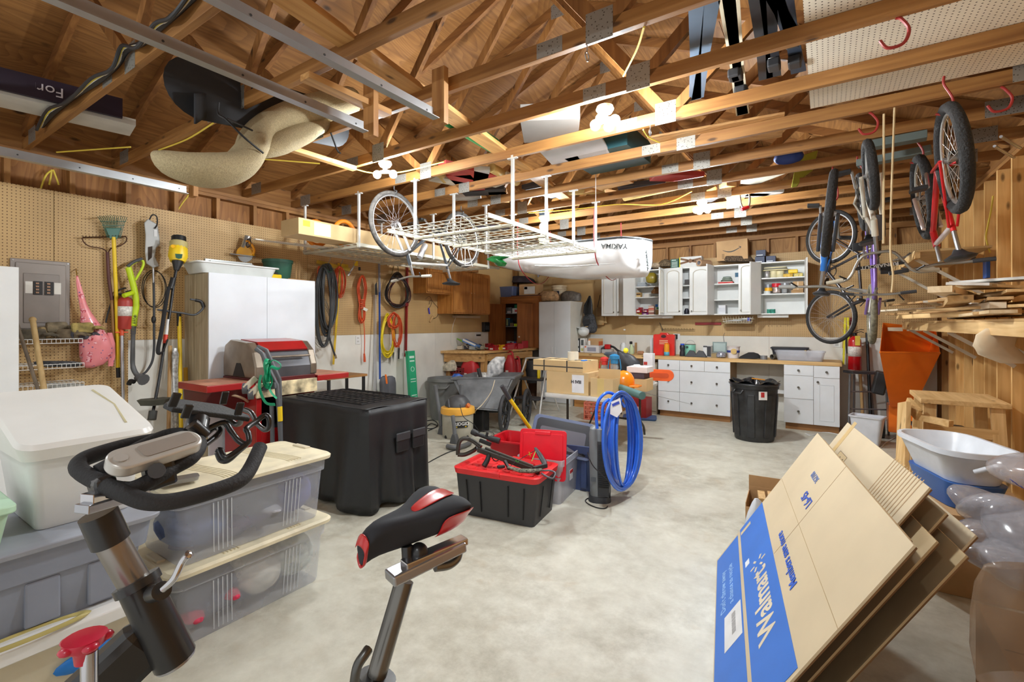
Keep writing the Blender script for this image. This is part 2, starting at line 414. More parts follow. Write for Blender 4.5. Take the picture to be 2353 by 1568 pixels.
# ======================= CEILING LAMPS =======================
bulbm = EMIT((241,248,252),1.0)
def set_bulb(w): bulbm.node_tree.nodes['Principled BSDF'].inputs['Emission Strength'].default_value = w
set_bulb(560)
def lamp(loc,label,rz=0,arms=2,blue=True,br=.036):
    t = T('ceiling_lamp',label,'ceiling lamp',loc,rz,'porcelain bulb holders on the trusses')
    B().lathe([(.0,0),(.055,0),(.06,-.02),(.045,-.045),(.02,-.05)],20).obj('lamp_base',M((232,232,226),.3),t,smooth=40)
    if blue: B().box(-.045,.045,-.035,.035,0,.075).obj('junction_box',M((44,84,140),.5),t,bevel=.006)
    B().cyl((0,0,-.05),(0,0,-.085),.018).obj('socket',M((235,235,230),.4),t,smooth=40)
    ps = [(-.075,0,-.115),(.075,0,-.115)] if arms == 2 else [(0,0,-.14)]
    if arms == 4: ps = [(-.07,0,-.11),(.07,0,-.11),(0,.07,-.11),(0,-.07,-.11)]
    for p in ps:
        if arms > 1: B().tube([(0,0,-.085),(p[0]*.6,p[1]*.6,-.095)],.016,8).obj('bulb_neck',M((235,235,230),.4),t,smooth=40)
        B().ball(p,br,10,8).obj('bulb',bulbm,t,smooth=60)
    return t
def CZ(x,y,z): return PZ(x,y,z)
LZ = CL+.0
lamp(CZ(1390,245,CL),'bright four-bulb porcelain lamp nearest the camera, between trusses',arms=4,blue=False)
lamp(CZ(885,372,CL),'bright two-bulb lamp above the upside-down hanging bicycle',.5,2,False)
lamp(CZ(1248,497,CL-.03),'single-bulb lamp in a blue box between wire rack and roof box',0,1,br=.05)
lamp(CZ(1613,462,CL),'bright lamp in a blue box above the white wall cabinets',.6,4,br=.038)
lamp((-3.2,-.55,CL),'added unseen fill lamp behind the camera over the stored bins',.5,1,False,.034)  # added out of view to make the light more even
lamp((-.3,-.75,CL),'added unseen fill lamp behind the camera by the right wall',.5,1,False,.03)  # second unseen lamp, added as fill light for the near end
# ======================= LEFT WALL =======================
WHT = M((232,233,232),.35,var=.02);BLK = M((26,26,28),.5,var=.1);STL = M((170,170,172),**STEEL)
DGR = M((60,62,66),.45);YEL = M((236,200,30),.4);ORG = M((235,110,40),.5);RED = M((190,24,30),.4)
WDH = WOOD((206,170,118),(170,128,78),2,knots=False)
def L(x,y,off=0.03): return PX(x,y,XL+off)
def sheet(t,name,mat,x0,x1,y0,y1,z0,z1,**k): return B().box(x0,x1,y0,y1,z0,z1).obj(name,mat,t,world=True,**k)
def pipe(pts,r,name,mat,t,n=8,k=5,sm=True,**kw):
    return B().tube(spl(pts,k) if sm and len(pts) > 2 else pts,r,n,**kw).obj(name,mat,t,smooth=50,world=True)
def blob(prof,cpt,thick=.7,n=20,flat=0,lump=0.0,seed=1):
    """prof: (px x, px y, half width px); cpt(x,y) gives the world point; a soft body as deep as thick*width"""
    rnd = random.Random(seed);b = B();rs = []
    for i,(x,y,w) in enumerate(prof):
        c = cpt(x,y);hw = (cpt(x+w,y)-cpt(x-w,y)).length/2;sd = (cpt(x+w,y)-cpt(x-w,y)).normalized();nd = V((sd.y,-sd.x,0))
        ring = []
        for j in range(n):
            a = 2*PI*j/n;k = 1+lump*(rnd.random()-.5)*(1 if w > 2 else 0)
            ring.append(c+sd*hw*math.cos(a)*k+nd*hw*thick*math.sin(a)*k)
        rs.append(ring)
    return b.rings(rs)
a,c = L(24,593),L(162,750)
t = T('electrical_panel','grey metal breaker panel recessed in the pegboard left wall','electrical panel',(XL,(a.y+c.y)/2,c.z))
GPN = M((142,134,128),.45,.3,var=.03)
y0,y1,z0,z1 = a.y,c.y,1.50,2.12
B().box(XL,XL+.02,y0,y1,z0,z1).obj('cover',GPN,t,world=True,bevel=.006)
B().box(XL+.02,XL+.032,y0+.03,y1-.03,z0+.03,z1-.03).obj('raised_rim',GPN,t,world=True,bevel=.01)
B().box(XL+.032,XL+.038,y0+.075,y1-.075,z0+.08,z1-.12).obj('door',M((130,123,118),.4,.3),t,world=True,bevel=.008)
for yy in (y0+.135,y0+.205):
    B().box(XL+.038,XL+.046,yy,yy+.055,1.82,1.935).obj('breaker_block',BLK,t,world=True)
    q = B()
    for k in range(4): q.box(XL+.046,XL+.052,yy+.012,yy+.032,1.832+k*.026,1.845+k*.026)
    q.obj('breaker_switch',M((170,130,100),.5),t,world=True)
for yy in (y0+.085,y0+.264):
    B().box(XL+.0385,XL+.040,yy,yy+.045,1.83,1.93).obj('paper_label',M((225,222,214),.8),t,world=True)
for dy,dz in ((.015,.015),(.015,-.015),(-.015,.015),(-.015,-.015)):
    yy = y0+dy if dy > 0 else y1+dy;zz = z0+dz if dz > 0 else z1+dz
    B().cyl((XL+.02,yy,zz),(XL+.026,yy,zz),.006,n=8).obj('screw',STL,t,world=True)
t = T('white_cabinet','tall white cabinet at the far left beside the electrical panel','cabinet',(-5.10,.2,0))
sheet(t,'body',WHT,XL+.002,-5.118,-.2,.945,0,1.995);sheet(t,'door',WHT,-5.116,-5.10,.38,.949,.06,2.0,bevel=.002);sheet(t,'door',WHT,-5.116,-5.10,-.2,.377,.06,2.0,bevel=.002)
B().cyl((-5.10,.42,1.0),(-5.07,.42,1.0),.012).obj('knob',STL,t,world=True)
o = B().box(XL+.02,XL+.2,.3,.96,2.001,2.02).obj('plywood_offcut',PLY((205,160,100),(170,120,66),1));setp(o,'thin plywood offcut lying on the tall white cabinet at far left','board')
def wire_shelf(z,y0,y1,label,d=.30):
    t = T('wire_shelf',label,'shelf',(XL,y0,z),0,'white wire shelves on the left wall')
    q = B();n = int((y1-y0)/.028)
    for k in range(n+1):
        y = y0+(y1-y0)*k/n
        q.tube([(XL+.005,y,z),(XL+d,y,z),(XL+d,y,z-.035)],.0017,4)
    q.obj('wires',M((235,235,232),.35),t,world=True)
    q = B()
    for x,zz in ((XL+.006,z),(XL+d*.5,z-.003),(XL+d+.002,z-.001),(XL+d+.002,z-.035)): q.tube([(x,y0,zz),(x,y1,zz)],.0032,6)
    q.obj('rails',M((235,235,232),.35),t,world=True)
    return t
ye = PX(190,790,XL+.3).y
wire_shelf(1.445,.96,ye,'top white wire shelf on the left wall, heaped with gloves')
wire_shelf(1.235,.96,ye+.01,'middle white wire shelf on the left wall with clear bags')
wire_shelf(1.07,.96,ye+.01,'lowest white wire shelf on the left wall above white bin')
def glove(loc,rz,mat,label,tilt=0,s=1.0,group='work gloves on the top wire shelf'):
    t = setp(bpy.data.objects.new('work_glove',None),label,'glove',group);COL.objects.link(t);t.location = loc;t.rotation_euler = (tilt,0,rz)
    b = B();b.loft([(0,.10,.035,.015),(.04,.085,.035,.015),(.07,.09,.04,.018),(.13,.10,.04,.018),(.165,.095,.03,.014)],m=RY(PI/2))
    b.obj('palm',mat,t,smooth=60,subd=1)
    for i,(y,l) in enumerate(((-.036,.065),(-.012,.08),(.012,.078),(.036,.06))):
        B().tube([(.155,y,0),(.19,y*1.12,.006),(.16+l,y*1.25,-.012)],[.014,.014,.009],8).obj('finger',mat,t,smooth=60)
    B().tube([(.08,.04,0),(.12,.068,.004),(.15,.085,-.006)],[.017,.015,.009],8).obj('thumb',mat,t,smooth=60)
    return t
TAN = M((150,130,92),.9,var=.25,vs=20,bump=.3)
zs = 1.452
glove((XL+.17,1.02,zs+.03),1.2,M((92,84,70),.9,var=.3,vs=20),'dark grey glove at the left end of the top wire shelf')
glove((XL+.2,1.14,zs+.05),2.6,TAN,'tan leather glove with open cuff on the top wire shelf',-.2)
glove((XL+.12,1.25,zs+.03),1.0,M((110,96,76),.9,var=.3,vs=20),'brown glove in the middle of the top wire shelf')
glove((XL+.2,1.33,zs+.03),2.1,M((84,84,92),.9,var=.3,vs=20),'bluish grey glove on the top wire shelf')
glove((XL+.2,1.33,zs+.085),1.7,M((160,142,84),.9,var=.3,vs=20),'yellowish tan glove at the right end of the top wire shelf')
glove((XL+.15,1.18,zs+.09),1.9,M((122,110,88),.9,var=.3,vs=20),'crumpled khaki glove on top of the glove heap')
o = blob([(130,893,4),(140,884,26),(150,880,42),(150,888,44),(150,894,30)],lambda x,y: PX(x,y+2,XL+.2),.5,lump=.15).obj('clear_bag',M((190,192,188),.2,var=.3,vs=40,alpha=.7),smooth=60);setp(o,'clear plastic bag on the lowest wire shelf','bag')
o = blob([(135,832,4),(120,830,30),(130,832,52),(135,838,54),(135,843,40)],lambda x,y: PX(x,y,XL+.18),.4,lump=.2,seed=5).obj('cloth_bundle',M((70,72,76),.9,var=.4,vs=30));setp(o,'dark crumpled cloth bundle on the middle wire shelf','cloth')
def stick(name,label,cat,p0,p1,r,mat,group=None):
    t = T(name,label,cat,p0,0,group);d = (V(p1)-V(p0)).length
    pipe([p0,p1],r,'shaft',mat,t,10,sm=False);return t
t = stick('shovel_shaft','pale wooden tool handle leaning in front of the wire shelves','tool',PX(112,960,-4.95),PX(75,735,-5.3),.019,WOOD((200,172,120),(176,144,92),2,knots=False))
p = PX(75,735,-5.3);B().ball(p,.024,12,8).obj('rounded_end',WOOD((200,172,120),(176,144,92),2,knots=False),t,smooth=60,world=True)
t = stick('old_tool','thin dark weathered tool handle leaning left of the pale one','tool',PX(108,960,-4.98),PX(36,735,-5.25),.012,WOOD((120,104,84),(90,76,60),2,knots=False))
B().cyl(PX(36,735,-5.25),PX(31,715,-5.27),.015).obj('grip_end',BLK,t,world=True)
m,ns,ls,b = newmat('floral_cloth');cc = coords(ns,ls,rnd=False)
v1 = node(ns,'ShaderNodeTexVoronoi',Scale=16.0);ls.new(cc,v1.inputs['Vector'])
nn = node(ns,'ShaderNodeTexNoise',Scale=60.0,Detail=2.0);ls.new(cc,nn.inputs['Vector'])
k1 = ramp(ns,ls,v1.outputs['Distance'],.30,.36,(1,1,1,1),(0,0,0,1))
fl = ramp(ns,ls,nn.outputs['Fac'],.42,.58,lin((196,40,66)),lin((250,190,200)))
v2 = node(ns,'ShaderNodeTexVoronoi',Scale=29.0);ls.new(cc,v2.inputs['Vector'])
k2 = ramp(ns,ls,v2.outputs['Distance'],.16,.2,(1,1,1,1),(0,0,0,1))
bb = mixc(ns,ls,k2,lin((238,140,146)),lin((120,90,140)))
ls.new(mixc(ns,ls,k1,bb,fl),b.inputs['Base Color']);b.inputs['Roughness'].default_value = .3;b.inputs['Coat Weight'].default_value = .6
FLOR = m
t = T('floral_apron','glossy pink floral oilcloth apron hanging from a peg on the left wall','apron',L(176,640))
blob([(177,634,2),(180,650,5),(185,675,7),(191,700,9),(198,720,13),(207,745,23),(217,775,35),(222,800,40),(221,820,36),(213,838,24),(205,846,8)],lambda x,y: L(x,y,.09),.45,24,lump=.12,seed=3).obj('body',FLOR,t,smooth=70,world=True)
blob([(252,765,6),(257,790,8),(257,820,8),(254,842,6)],lambda x,y: L(x,y,.1),.5,12).obj('strap',FLOR,t,smooth=70,world=True)
B().tube([L(175,618,0),L(175,622,.05),L(177,634,.06)],.004,6).obj('peg_hook',M((180,140,60),.3,.8),t,world=True)
t = T('leaf_rake','green plastic leaf rake with a yellow handle hung head up on the left wall','rake',L(270,860,.06))
GRN = M((28,92,74),.45)
q = B();O = .07
base = [L(x,548,O) for x in (249,253,257,261,265,269,273)]
for i in range(15):
    f = i/14;x0 = 247+f*30;x1 = 227+f*64
    q.tube([L(x0,546,O),L(x0*.45+x1*.55,515,O),L(x1,501-3*math.sin(f*PI),O+.01),L(x1-3,498-3*math.sin(f*PI),O+.05)],.0028,5)
for yy,h in ((508,30),(517,26),(527,21)): q.tube([L(260-h,yy+1,O),L(260,yy+2,O),L(260+h,yy+1,O)],.003,5)
q.obj('tines',GRN,t,world=True)
B().rings([[L(x,y,O+e) for x,y in ((242,524),(279,524),(270,548),(264,553),(252,548))] for e in (-.008,.012)]).obj('head',GRN,t,world=True,bevel=.004)
pipe([L(261,545,.08),L(266,660,.07),L(270,780,.07),L(271,845,.07)],.0155,'handle',YEL,t)
pipe([L(271,845,.07),L(272,868,.07)],.017,'end_cap',BLK,t,sm=False)
t = T('bow_rake','rusty steel bow rake with a dark red handle hung behind the green rake','rake',L(245,600,.04))
RUST = M((84,52,36),.6,.5,var=.3,vs=40)
q = B().tube([L(190,546,.04),L(290,544,.04)],.006,6)
for i in range(14):
    x = 191+i*7.6;q.tube([L(x,546,.04),L(x-1,541,.1)],[.004,.002],5)
q.obj('toothed_bar',RUST,t,world=True)
for pts in ([(189,546),(192,556),(205,566),(228,570),(240,574),(247,582)],[(291,545),(289,556),(274,566),(258,570),(251,576),(248,584)]):
    pipe([L(x,y,.04) for x,y in pts],.005,'bow',RUST,t)
pipe([L(247,580,.04),L(250,640,.045),L(257,690,.05)],.014,'handle',M((88,44,40),.5),t)
pipe([L(257,690,.05),L(262,800,.05)],.013,'handle_end',M((150,110,60),.5),t,sm=False)
t = T('pry_hook','black hooked hand tool on the pegboard beside the fire extinguisher','tool',L(243,740,.03))
pipe([L(243,742,.03),L(248,720,.03),L(258,690,.03),L(272,668,.05),(L(290,662,.05))],.007,'shank',BLK,t)
def extinguisher(base,r,h,label,faded=False):
    t = T('fire_extinguisher',label,'fire extinguisher',base)
    rd = M((178,62,52),.45) if faded else M((196,22,30),.28,coat=.5)
    B().lathe([(r*.9,0),(r,.01),(r,h*.78),(r*.9,h*.86),(r*.45,h*.93),(r*.3,h*.95)],24).obj('cylinder',rd,t,smooth=40)
    B().lathe([(r*1.015,h*.38),(r*1.015,h*.66)],24,caps=False).obj('label',M((226,222,214),.6,var=.2,vs=60),t,smooth=40,solid=.001)
    B().lathe([(r*.32,h*.95),(r*.32,h*1.03),(r*.2,h*1.05)],12).obj('valve',M((40,40,42),.4,.5),t,smooth=40)
    B().tube([(0,0,h*1.03),(r*.9,0,h*1.08),(r*1.3,0,h*1.05)],.006,6).obj('lever',BLK,t)
    B().tube([(0,0,h*1.08),(r*.9,0,h*1.14),(r*1.35,0,h*1.13)],.006,6).obj('handle',BLK,t)
    B().tube(spl([(0,0,h*1.0),(-r*.9,0,h*1.0),(-r*1.25,0,h*.8),(-r*1.15,0,h*.45)],6),.009,8).obj('hose',BLK,t,smooth=50)
    return t
pe = L(288,757,.08);extinguisher((pe.x,pe.y,pe.z),.06,.33,'faded red fire extinguisher with a pale label hung low on the left wall',True).rotation_euler = (0,0,1.2)
t = T('extension_pole','silver metal pole with an orange collar standing below the fire extinguisher','pole',PX(284,1112,XL+.2))
pipe([PX(280,768,XL+.1),PX(286,1112,XL+.2)],.013,'pole',M((190,192,198),.3,.7),t,sm=False)
pipe([PX(279.5,758,XL+.09),PX(280,772,XL+.1)],.017,'collar',M((226,84,40),.4),t,sm=False)
B().box(-.001,.001,-.05,.05,0,.01,TR(PX(280,765,XL+.1))).obj('scraper',M((226,84,40),.4),t,world=True)
t = T('string_trimmer','lime green and grey cordless string trimmer hung beside the fire extinguisher','string trimmer',PX(310,880,XL+.1))
LIM = M((196,222,34),.4);O = .12
pipe([L(297,622,O),L(304,650,O),L(311,680,O),L(313,705,O),L(309,730,O),L(308,748,O)],[.024]*5+[.026]*6+[.024]*10+[.022]*5,'housing',LIM,t,12) if False else B().tube(spl([L(295,615,O),L(302,640,O),L(309,668,O),L(313,700,O),L(309,728,O),L(307,750,O)],5),.026,12).obj('housing',LIM,t,smooth=50,world=True)
B().tube(spl([L(294,615,O),L(308,604,O),L(325,598,O),L(330,606,O),L(324,622,O),L(311,644,O)],5),.011,10).obj('grip_loop',LIM,t,smooth=50,world=True)
B().tube(spl([L(293,613,O),L(308,602,O),L(327,595,O)],5),.016,10).obj('rubber_grip',M((74,74,76),.6),t,smooth=50,world=True)
B().tube(spl([L(308,672,O),L(296,676,O+.04),L(284,680,O+.06)],5),.021,10).obj('front_handle',LIM,t,smooth=50,world=True)
B().tube([L(307,750,O),L(306,768,O)],.021,12).obj('collar',M((92,94,96),.5),t,world=True)
B().tube(spl([L(306,766,O),L(305,810,O),L(306,845,O),L(318,866,O+.05),L(330,873,O+.12)],5),[.018]*5+[.019]*5+[.022]*5+[.04]*5+[.055],12).obj('tube',M((96,98,100),.45),t,smooth=50,world=True)
B().tube(spl([L(296,884,O+.04),L(300,876,O+.06),L(308,878,O+.1)],4),.02,10).obj('line_head',BLK,t,smooth=50,world=True)
q = B()
for k in range(7): q.tube([L(303.5,726+k*5.5,O+.028),L(309,726+k*5.5,O+.028)],.0015,4)
q.obj('vents',M((120,140,20),.6),t,world=True)
text('RYOBI',.03,BLK,t,TR(-t.location) @ fr(L(311,734,O+.03),(0,.05,1),(0,-1,.03)),ext=.001)
t = T('pole_saw','grey electric pole saw with a black cord loop hung on the left wall','pole saw',PX(345,880,XL+.1))
GRY = M((168,168,164),.4);O = .09
B().rings([[L(x,y,O+e) for x,y in ((331,512),(340,503),(362,516),(367,548),(368,562),(359,570),(356,590),(366,612),(352,616),(336,606),(333,580),(334,540))] for e in (-.045,.035)]).obj('motor_housing',GRY,t,world=True,bevel=.008)
B().rings([[L(x,y,O+e) for x,y in ((340,568),(350,566),(349,592),(340,600))] for e in (.036,.038)]).obj('hand_opening',M((60,46,34),.8),t,world=True)
B().rings([[L(x,y,O+e) for x,y in ((354,528),(361,528),(361,544),(354,544))] for e in (.036,.039)]).obj('label',M((230,230,230),.6),t,world=True)
pipe([L(343,506,O),L(350,494,O+.02),L(360,498,O+.02),L(361,515,O+.03),L(356,525,O+.05)],.006,'cord_loop',BLK,t)
pipe([L(352,610,O),L(353,650,O)],.011,'neck',STL,t,sm=False)
pipe([L(353,648,O),L(354,700,O),L(354,760,O),L(354,800,O),L(350,830,O),L(338,852,O),L(326,862,O)],.011,'shaft',DGR,t)
B().ball(L(353,735,O),.02,10,8,(1,1,2)).obj('clamp',BLK,t,world=True,smooth=60)
t = T('cable_loop','loop of thin black wire hung around the pole saw shaft','cable',L(352,640,.05))
pts = [L(353+27*math.cos(a),663+42*math.sin(a),.05) for a in [i*2*PI/24 for i in range(24)]]
B().tube(pts,.004,6,True).obj('loop',BLK,t,world=True,smooth=60);B().tube([p+V((.006,.01,-.012)) for p in pts],.004,6,True).obj('loop',BLK,t,world=True,smooth=60)
t = T('petrol_trimmer','yellow and green petrol grass trimmer with black strap and a curved handle','grass trimmer',PX(350,975,-4.95))
X1 = -5.35
def W2(x,y): f = (y-560)/(975-560);return PX(x,y,X1+(-4.9-X1)*f)
B().tube([W2(411,545),W2(411,560)],.062,14).obj('starter',BLK,t,world=True,smooth=40)
B().tube([W2(411,558),W2(410,572)],.078,16).obj('engine_ring',M((190,176,120),.45),t,world=True,smooth=40)
B().tube([W2(410,570),W2(409,590),W2(408,602)],[.078,.082,.062],16).obj('engine_cover',YEL,t,world=True,smooth=40)
B().tube([W2(408,602),W2(405,622)],[.05,.02],12).obj('clutch_cone',BLK,t,world=True,smooth=40)
p = W2(411,589);d = (CAM-p).normalized();B().rings([[p+d*.082+V((0,0,1))*z+V((.5,.87,0))*x for x,z in ((-.03,.022),(.03,.022),(.024,-.018),(0,-.026),(-.024,-.018))] for d2 in (0,)]+[[p+d*.086+V((0,0,1))*z+V((.5,.87,0))*x for x,z in ((-.03,.022),(.03,.022),(.024,-.018),(0,-.026),(-.024,-.018))]]).obj('green_badge',M((22,84,60),.4),t,world=True)
p = W2(397,566);B().cyl(p,p+(CAM-p).normalized()*.085,.016).obj('fuel_cap',M((246,186,20),.4),t,world=True)
pipe([W2(405,620),W2(398,660),W2(390,720),W2(378,790)],.0135,'shaft',M((40,40,42),.35,.3),t)
pipe([W2(378,790),W2(366,870),W2(352,945)],.0125,'lower_shaft',M((30,30,32),.35,.3),t)
pipe([W2(386,735),W2(380,780)],.0155,'label_sleeve',M((228,228,224),.5),t,sm=False)
pipe([W2(381,770),W2(379,790)],.018,'red_clip',M((214,60,36),.5),t,sm=False)
pipe([W2(362,712),W2(390,716),W2(420,720),W2(445,724),W2(460,716),W2(468,704),W2(462,694),W2(450,690),W2(437,688)],.010,'curved_handle',DGR,t,10)
pipe([W2(449,690),W2(462,694),W2(468,706)],.016,'hand_grip',BLK,t,10)
B().tube(spl([W2(398,640),W2(395,652),W2(391,664)],4),.024,10).obj('throttle_grip',BLK,t,world=True,smooth=50)
pa = [W2(390,660),W2(383,700),W2(374,760),W2(366,800),W2(368,812),W2(378,806),W2(388,780)]
B().tube(spl([q+V((.03,-.02,0)) for q in pa],5),.018,8,flat=.25).obj('strap',M((34,34,36),.8),t,world=True,smooth=50)
q = B();c0 = W2(355,930)
q.rings([[c0+V((.05*a-.0,.9*b*.1,0))*1.0+V((0,0,zz)) for a,b in ((-1.6,-.6),(-.4,-1.1),(1.5,-.5),(1.8,.4),(.6,1.2),(-1.0,.8))] for zz in (0,.006)]+[[c0+V((.05*a*1.25,.9*b*.125,0))*1.0+V((0,0,.05)) for a,b in ((-1.6,-.6),(-.4,-1.1),(1.5,-.5),(1.8,.4),(.6,1.2),(-1.0,.8))]])
q.obj('debris_shield',M((66,66,56),.6,var=.3),t,world=True)
B().cyl(W2(352,945),W2(349,965),.032,n=14).obj('line_spool',M((60,60,56),.6),t,world=True,smooth=40)
B().tube([W2(347,955),W2(318,985)],.0014,5).obj('cutting_line',BLK,t,world=True)
for nm,lb,xa,ya,xb,yb,mt,rr_,ca in (('post','round wooden tool handle standing left of the white double cabinet',391,795,385,1104,WDH,.017,'handle'),
     ('shovel','yellow fibreglass handle with a black grip beside the white double cabinet',412,728,418,1104,YEL,.018,'handle')):
    t = T('wooden_pole',lb,ca,PX(xb,yb,XL+.35));pipe([PX(xa,ya,XL+.12),PX(xb,yb,XL+.35)],rr_,'shaft',mt,t,12,sm=False)
    if nm == 'shovel': pipe([PX(411,718,XL+.11),PX(412,750,XL+.13)],.021,'grip',BLK,t,12,sm=False)
t = T('wooden_pole','second yellow tool handle standing against the white cabinet side','handle',PX(434,1098,XL+.25));pipe([PX(426,845,XL+.1),PX(434,1098,XL+.25)],.02,'shaft',M((206,160,40),.5),t,12,sm=False)
t = T('foil_roll','crumpled silver foil insulation roll standing by the yellow handles','roll',PX(403,1098,XL+.2));blob([(403,800,4),(403,815,8),(402,850,7),(404,900,8),(403,990,8),(403,1100,8)],lambda x,y: PX(x,y,XL+.2),.8,12,lump=.2).obj('foil',M((196,198,198),.3,.6,var=.3,vs=40),t,world=True)
t = T('wall_outlet','white outlet box with a conduit left of the white double cabinet','outlet',L(423,800,.0))
B().box(XL,XL+.01,2.33,2.40,1.28,1.40).obj('plate',M((228,226,220),.4),t,world=True,bevel=.003)
B().box(XL+.01,XL+.016,2.35,2.38,1.30,1.33).obj('socket',M((60,60,60),.5),t,world=True)
xf = XL+.53;y0 = PX(480,800,xf).y;y1 = PX(724,800,xf).y;zc = 2.085
t = T('double_cabinet','large white two-door cabinet with a tan unfinished side behind the grill','cabinet',(xf,y0,0))
sheet(t,'side_panel',PLY((186,172,144),(170,154,126),2),XL+.002,xf-.02,y0,y0+.018,0,zc)
sheet(t,'side_panel',M((205,200,190),.6),XL+.002,xf-.02,y1-.018,y1,0,zc)
sheet(t,'back_panel',WHT,XL+.002,XL+.01,y0+.018,y1-.018,.0,zc-.018);sheet(t,'top_panel',M((222,222,218),.5),XL+.002,xf-.02,y0+.018,y1-.018,zc-.018,zc)
ym = PX(614,700,xf).y
for i,(ya,yb) in enumerate(((y0,ym-.0015),(ym+.0015,y1))):
    d = sheet(t,'door',M((226,230,236),.3,var=.015),xf-.019,xf,ya,yb,.05,zc,bevel=.0015)
B().cyl((xf,ym-.012,1.28),(xf+.004,ym-.012,1.28),.006).obj('lock',STL,t,world=True)
B().cyl((xf,ym+.3,1.12),(xf+.006,ym+.3,1.12),.01).obj('lock',STL,t,world=True)
sheet(t,'plinth',WHT,XL+.01,xf-.05,y0+.01,y1-.01,0,.05)
zt_ = zc
t = T('under_bed_tub','long translucent white tub on top of the white double cabinet','tub',(XL+.3,y0+.33,zt_))
TUB = M((222,226,224),.3,alpha=.92)
B().loft([(.002,.36,.72,.05),(.1,.40,.80,.05)]).obj('tub',TUB,t,smooth=40);B().loft([(.1,.43,.86,.05),(.115,.43,.86,.05)]).obj('lid',WHT,t,smooth=40,bevel=.004)
t = T('tile_rack','flat metal tool tray lying on the white tub lid','tray',(XL+.3,y0+.30,zt_+.116))
B().box(-.09,.09,-.22,.22,.01,.022).obj('tray',M((150,152,150),.4,.6),t);B().box(-.02,.02,-.24,.24,.022,.045).obj('rail',M((176,178,176),.4,.6),t)
for yy in (-.15,.12): B().box(-.1,-.07,yy,yy+.05,.0,.01).obj('foot',DGR,t)
t = T('circular_saw','yellow circular saw with a bare round blade hung above the white cabinet','circular saw',L(563,575,.12))
p = L(563,570,.13)
SAWF = fr(p,(CY,SY,0),(0,0,1));SW = TR(-p) @ SAWF
B().lathe([(.088,0),(.088,.004),(.01,.004)],28,m=SW @ TR(.005,-.05,-.004)).obj('blade',M((190,192,194),.25,.9),t,smooth=30)
q = B();rsg = []
pts = [(.092*math.cos(R(a)),.092*math.sin(R(a))) for a in range(-15,196,15)]
q.prism([(x+.005,y-.045) for x,y in pts],-.03,.03,SW);q.obj('blade_guard',M((240,176,24),.35,coat=.5),t,bevel=.008)
B().box(-.135,.12,-.07,-.058,-.02,.045,SW @ Matrix.Rotation(-.12,4,'Z')).obj('foot_plate',STL,t)
B().cyl((-.01,.02,0),(.02,.16,-.03),.038,n=16,m=SW).obj('motor',M((176,178,178),.3,.7),t,smooth=40)
B().tube(spl([(.03,.1,.02),(.09,.07,.05),(.12,.0,.03),(.10,-.05,.02)],5),.014,8,m=SW).obj('handle',M((236,160,30),.4),t,smooth=50)
B().tube(spl([(.04,.11,.03),(.08,.12,.05),(.1,.06,.06),(.06,.02,.06),(.05,.07,.06),(.09,.09,.05)],5),.005,6,m=SW).obj('cord',BLK,t,smooth=50)
t = T('planter','dark green round plastic planter pot on the white double cabinet','planter',(XL+.27,PX(638,630,XL+.27).y,zt_))
B().lathe([(.12,.002),(.135,.02),(.158,.2),(.165,.2),(.168,.235),(.156,.235),(.12,.03),(0,.03)],32).obj('pot',M((36,84,66),.5),t,smooth=40)
t = T('label_maker','small yellow hand tool beside the green planter','tool',(XL+.42,PX(633,640,XL+.42).y,zt_));B().box(-.03,.03,-.06,.06,.0,.05).obj('body',YEL,t,bevel=.01);B().box(-.02,.02,-.05,.02,.05,.075).obj('top',BLK,t,bevel=.005)
t = T('peg_rack','wooden rack board with upright dowels at the right end of the white cabinet','rack',(XL+.33,y1-.25,zt_))
B().box(-.06,.06,-.27,.235,0,.022).obj('board',WOOD((206,160,100),(176,126,70),1),t)
for yy,hh in ((-.2,.12),(-.12,.1),(-.06,.09),(-.0,.1),(.13,.25),(.17,.25)): B().cyl((0,yy,.02),(0,yy,hh),.006,n=8).obj('dowel',WDH,t)
for i,pts in enumerate(([(92,440),(100,415),(108,400),(118,392)],[(113,425),(117,405),(119,390)],[(135,425),(128,405),(122,390)],[(407,485),(420,466),(432,450),(440,432),(441,425)])):
    t = T('house_cable',['yellow house cable dropping behind the pegboard at far left, leftmost strand','yellow house cable dropping at far left, middle strand','yellow house cable dropping at far left, rightmost strand','yellow house cable curling down the left wall below the door track'][i],'cable',PX(*pts[0],XL-.03),0,'yellow cables in the left wall')
    pipe([PX(x,y,XL-.03) for x,y in pts],.007,'cable',M((220,196,70),.5),t)
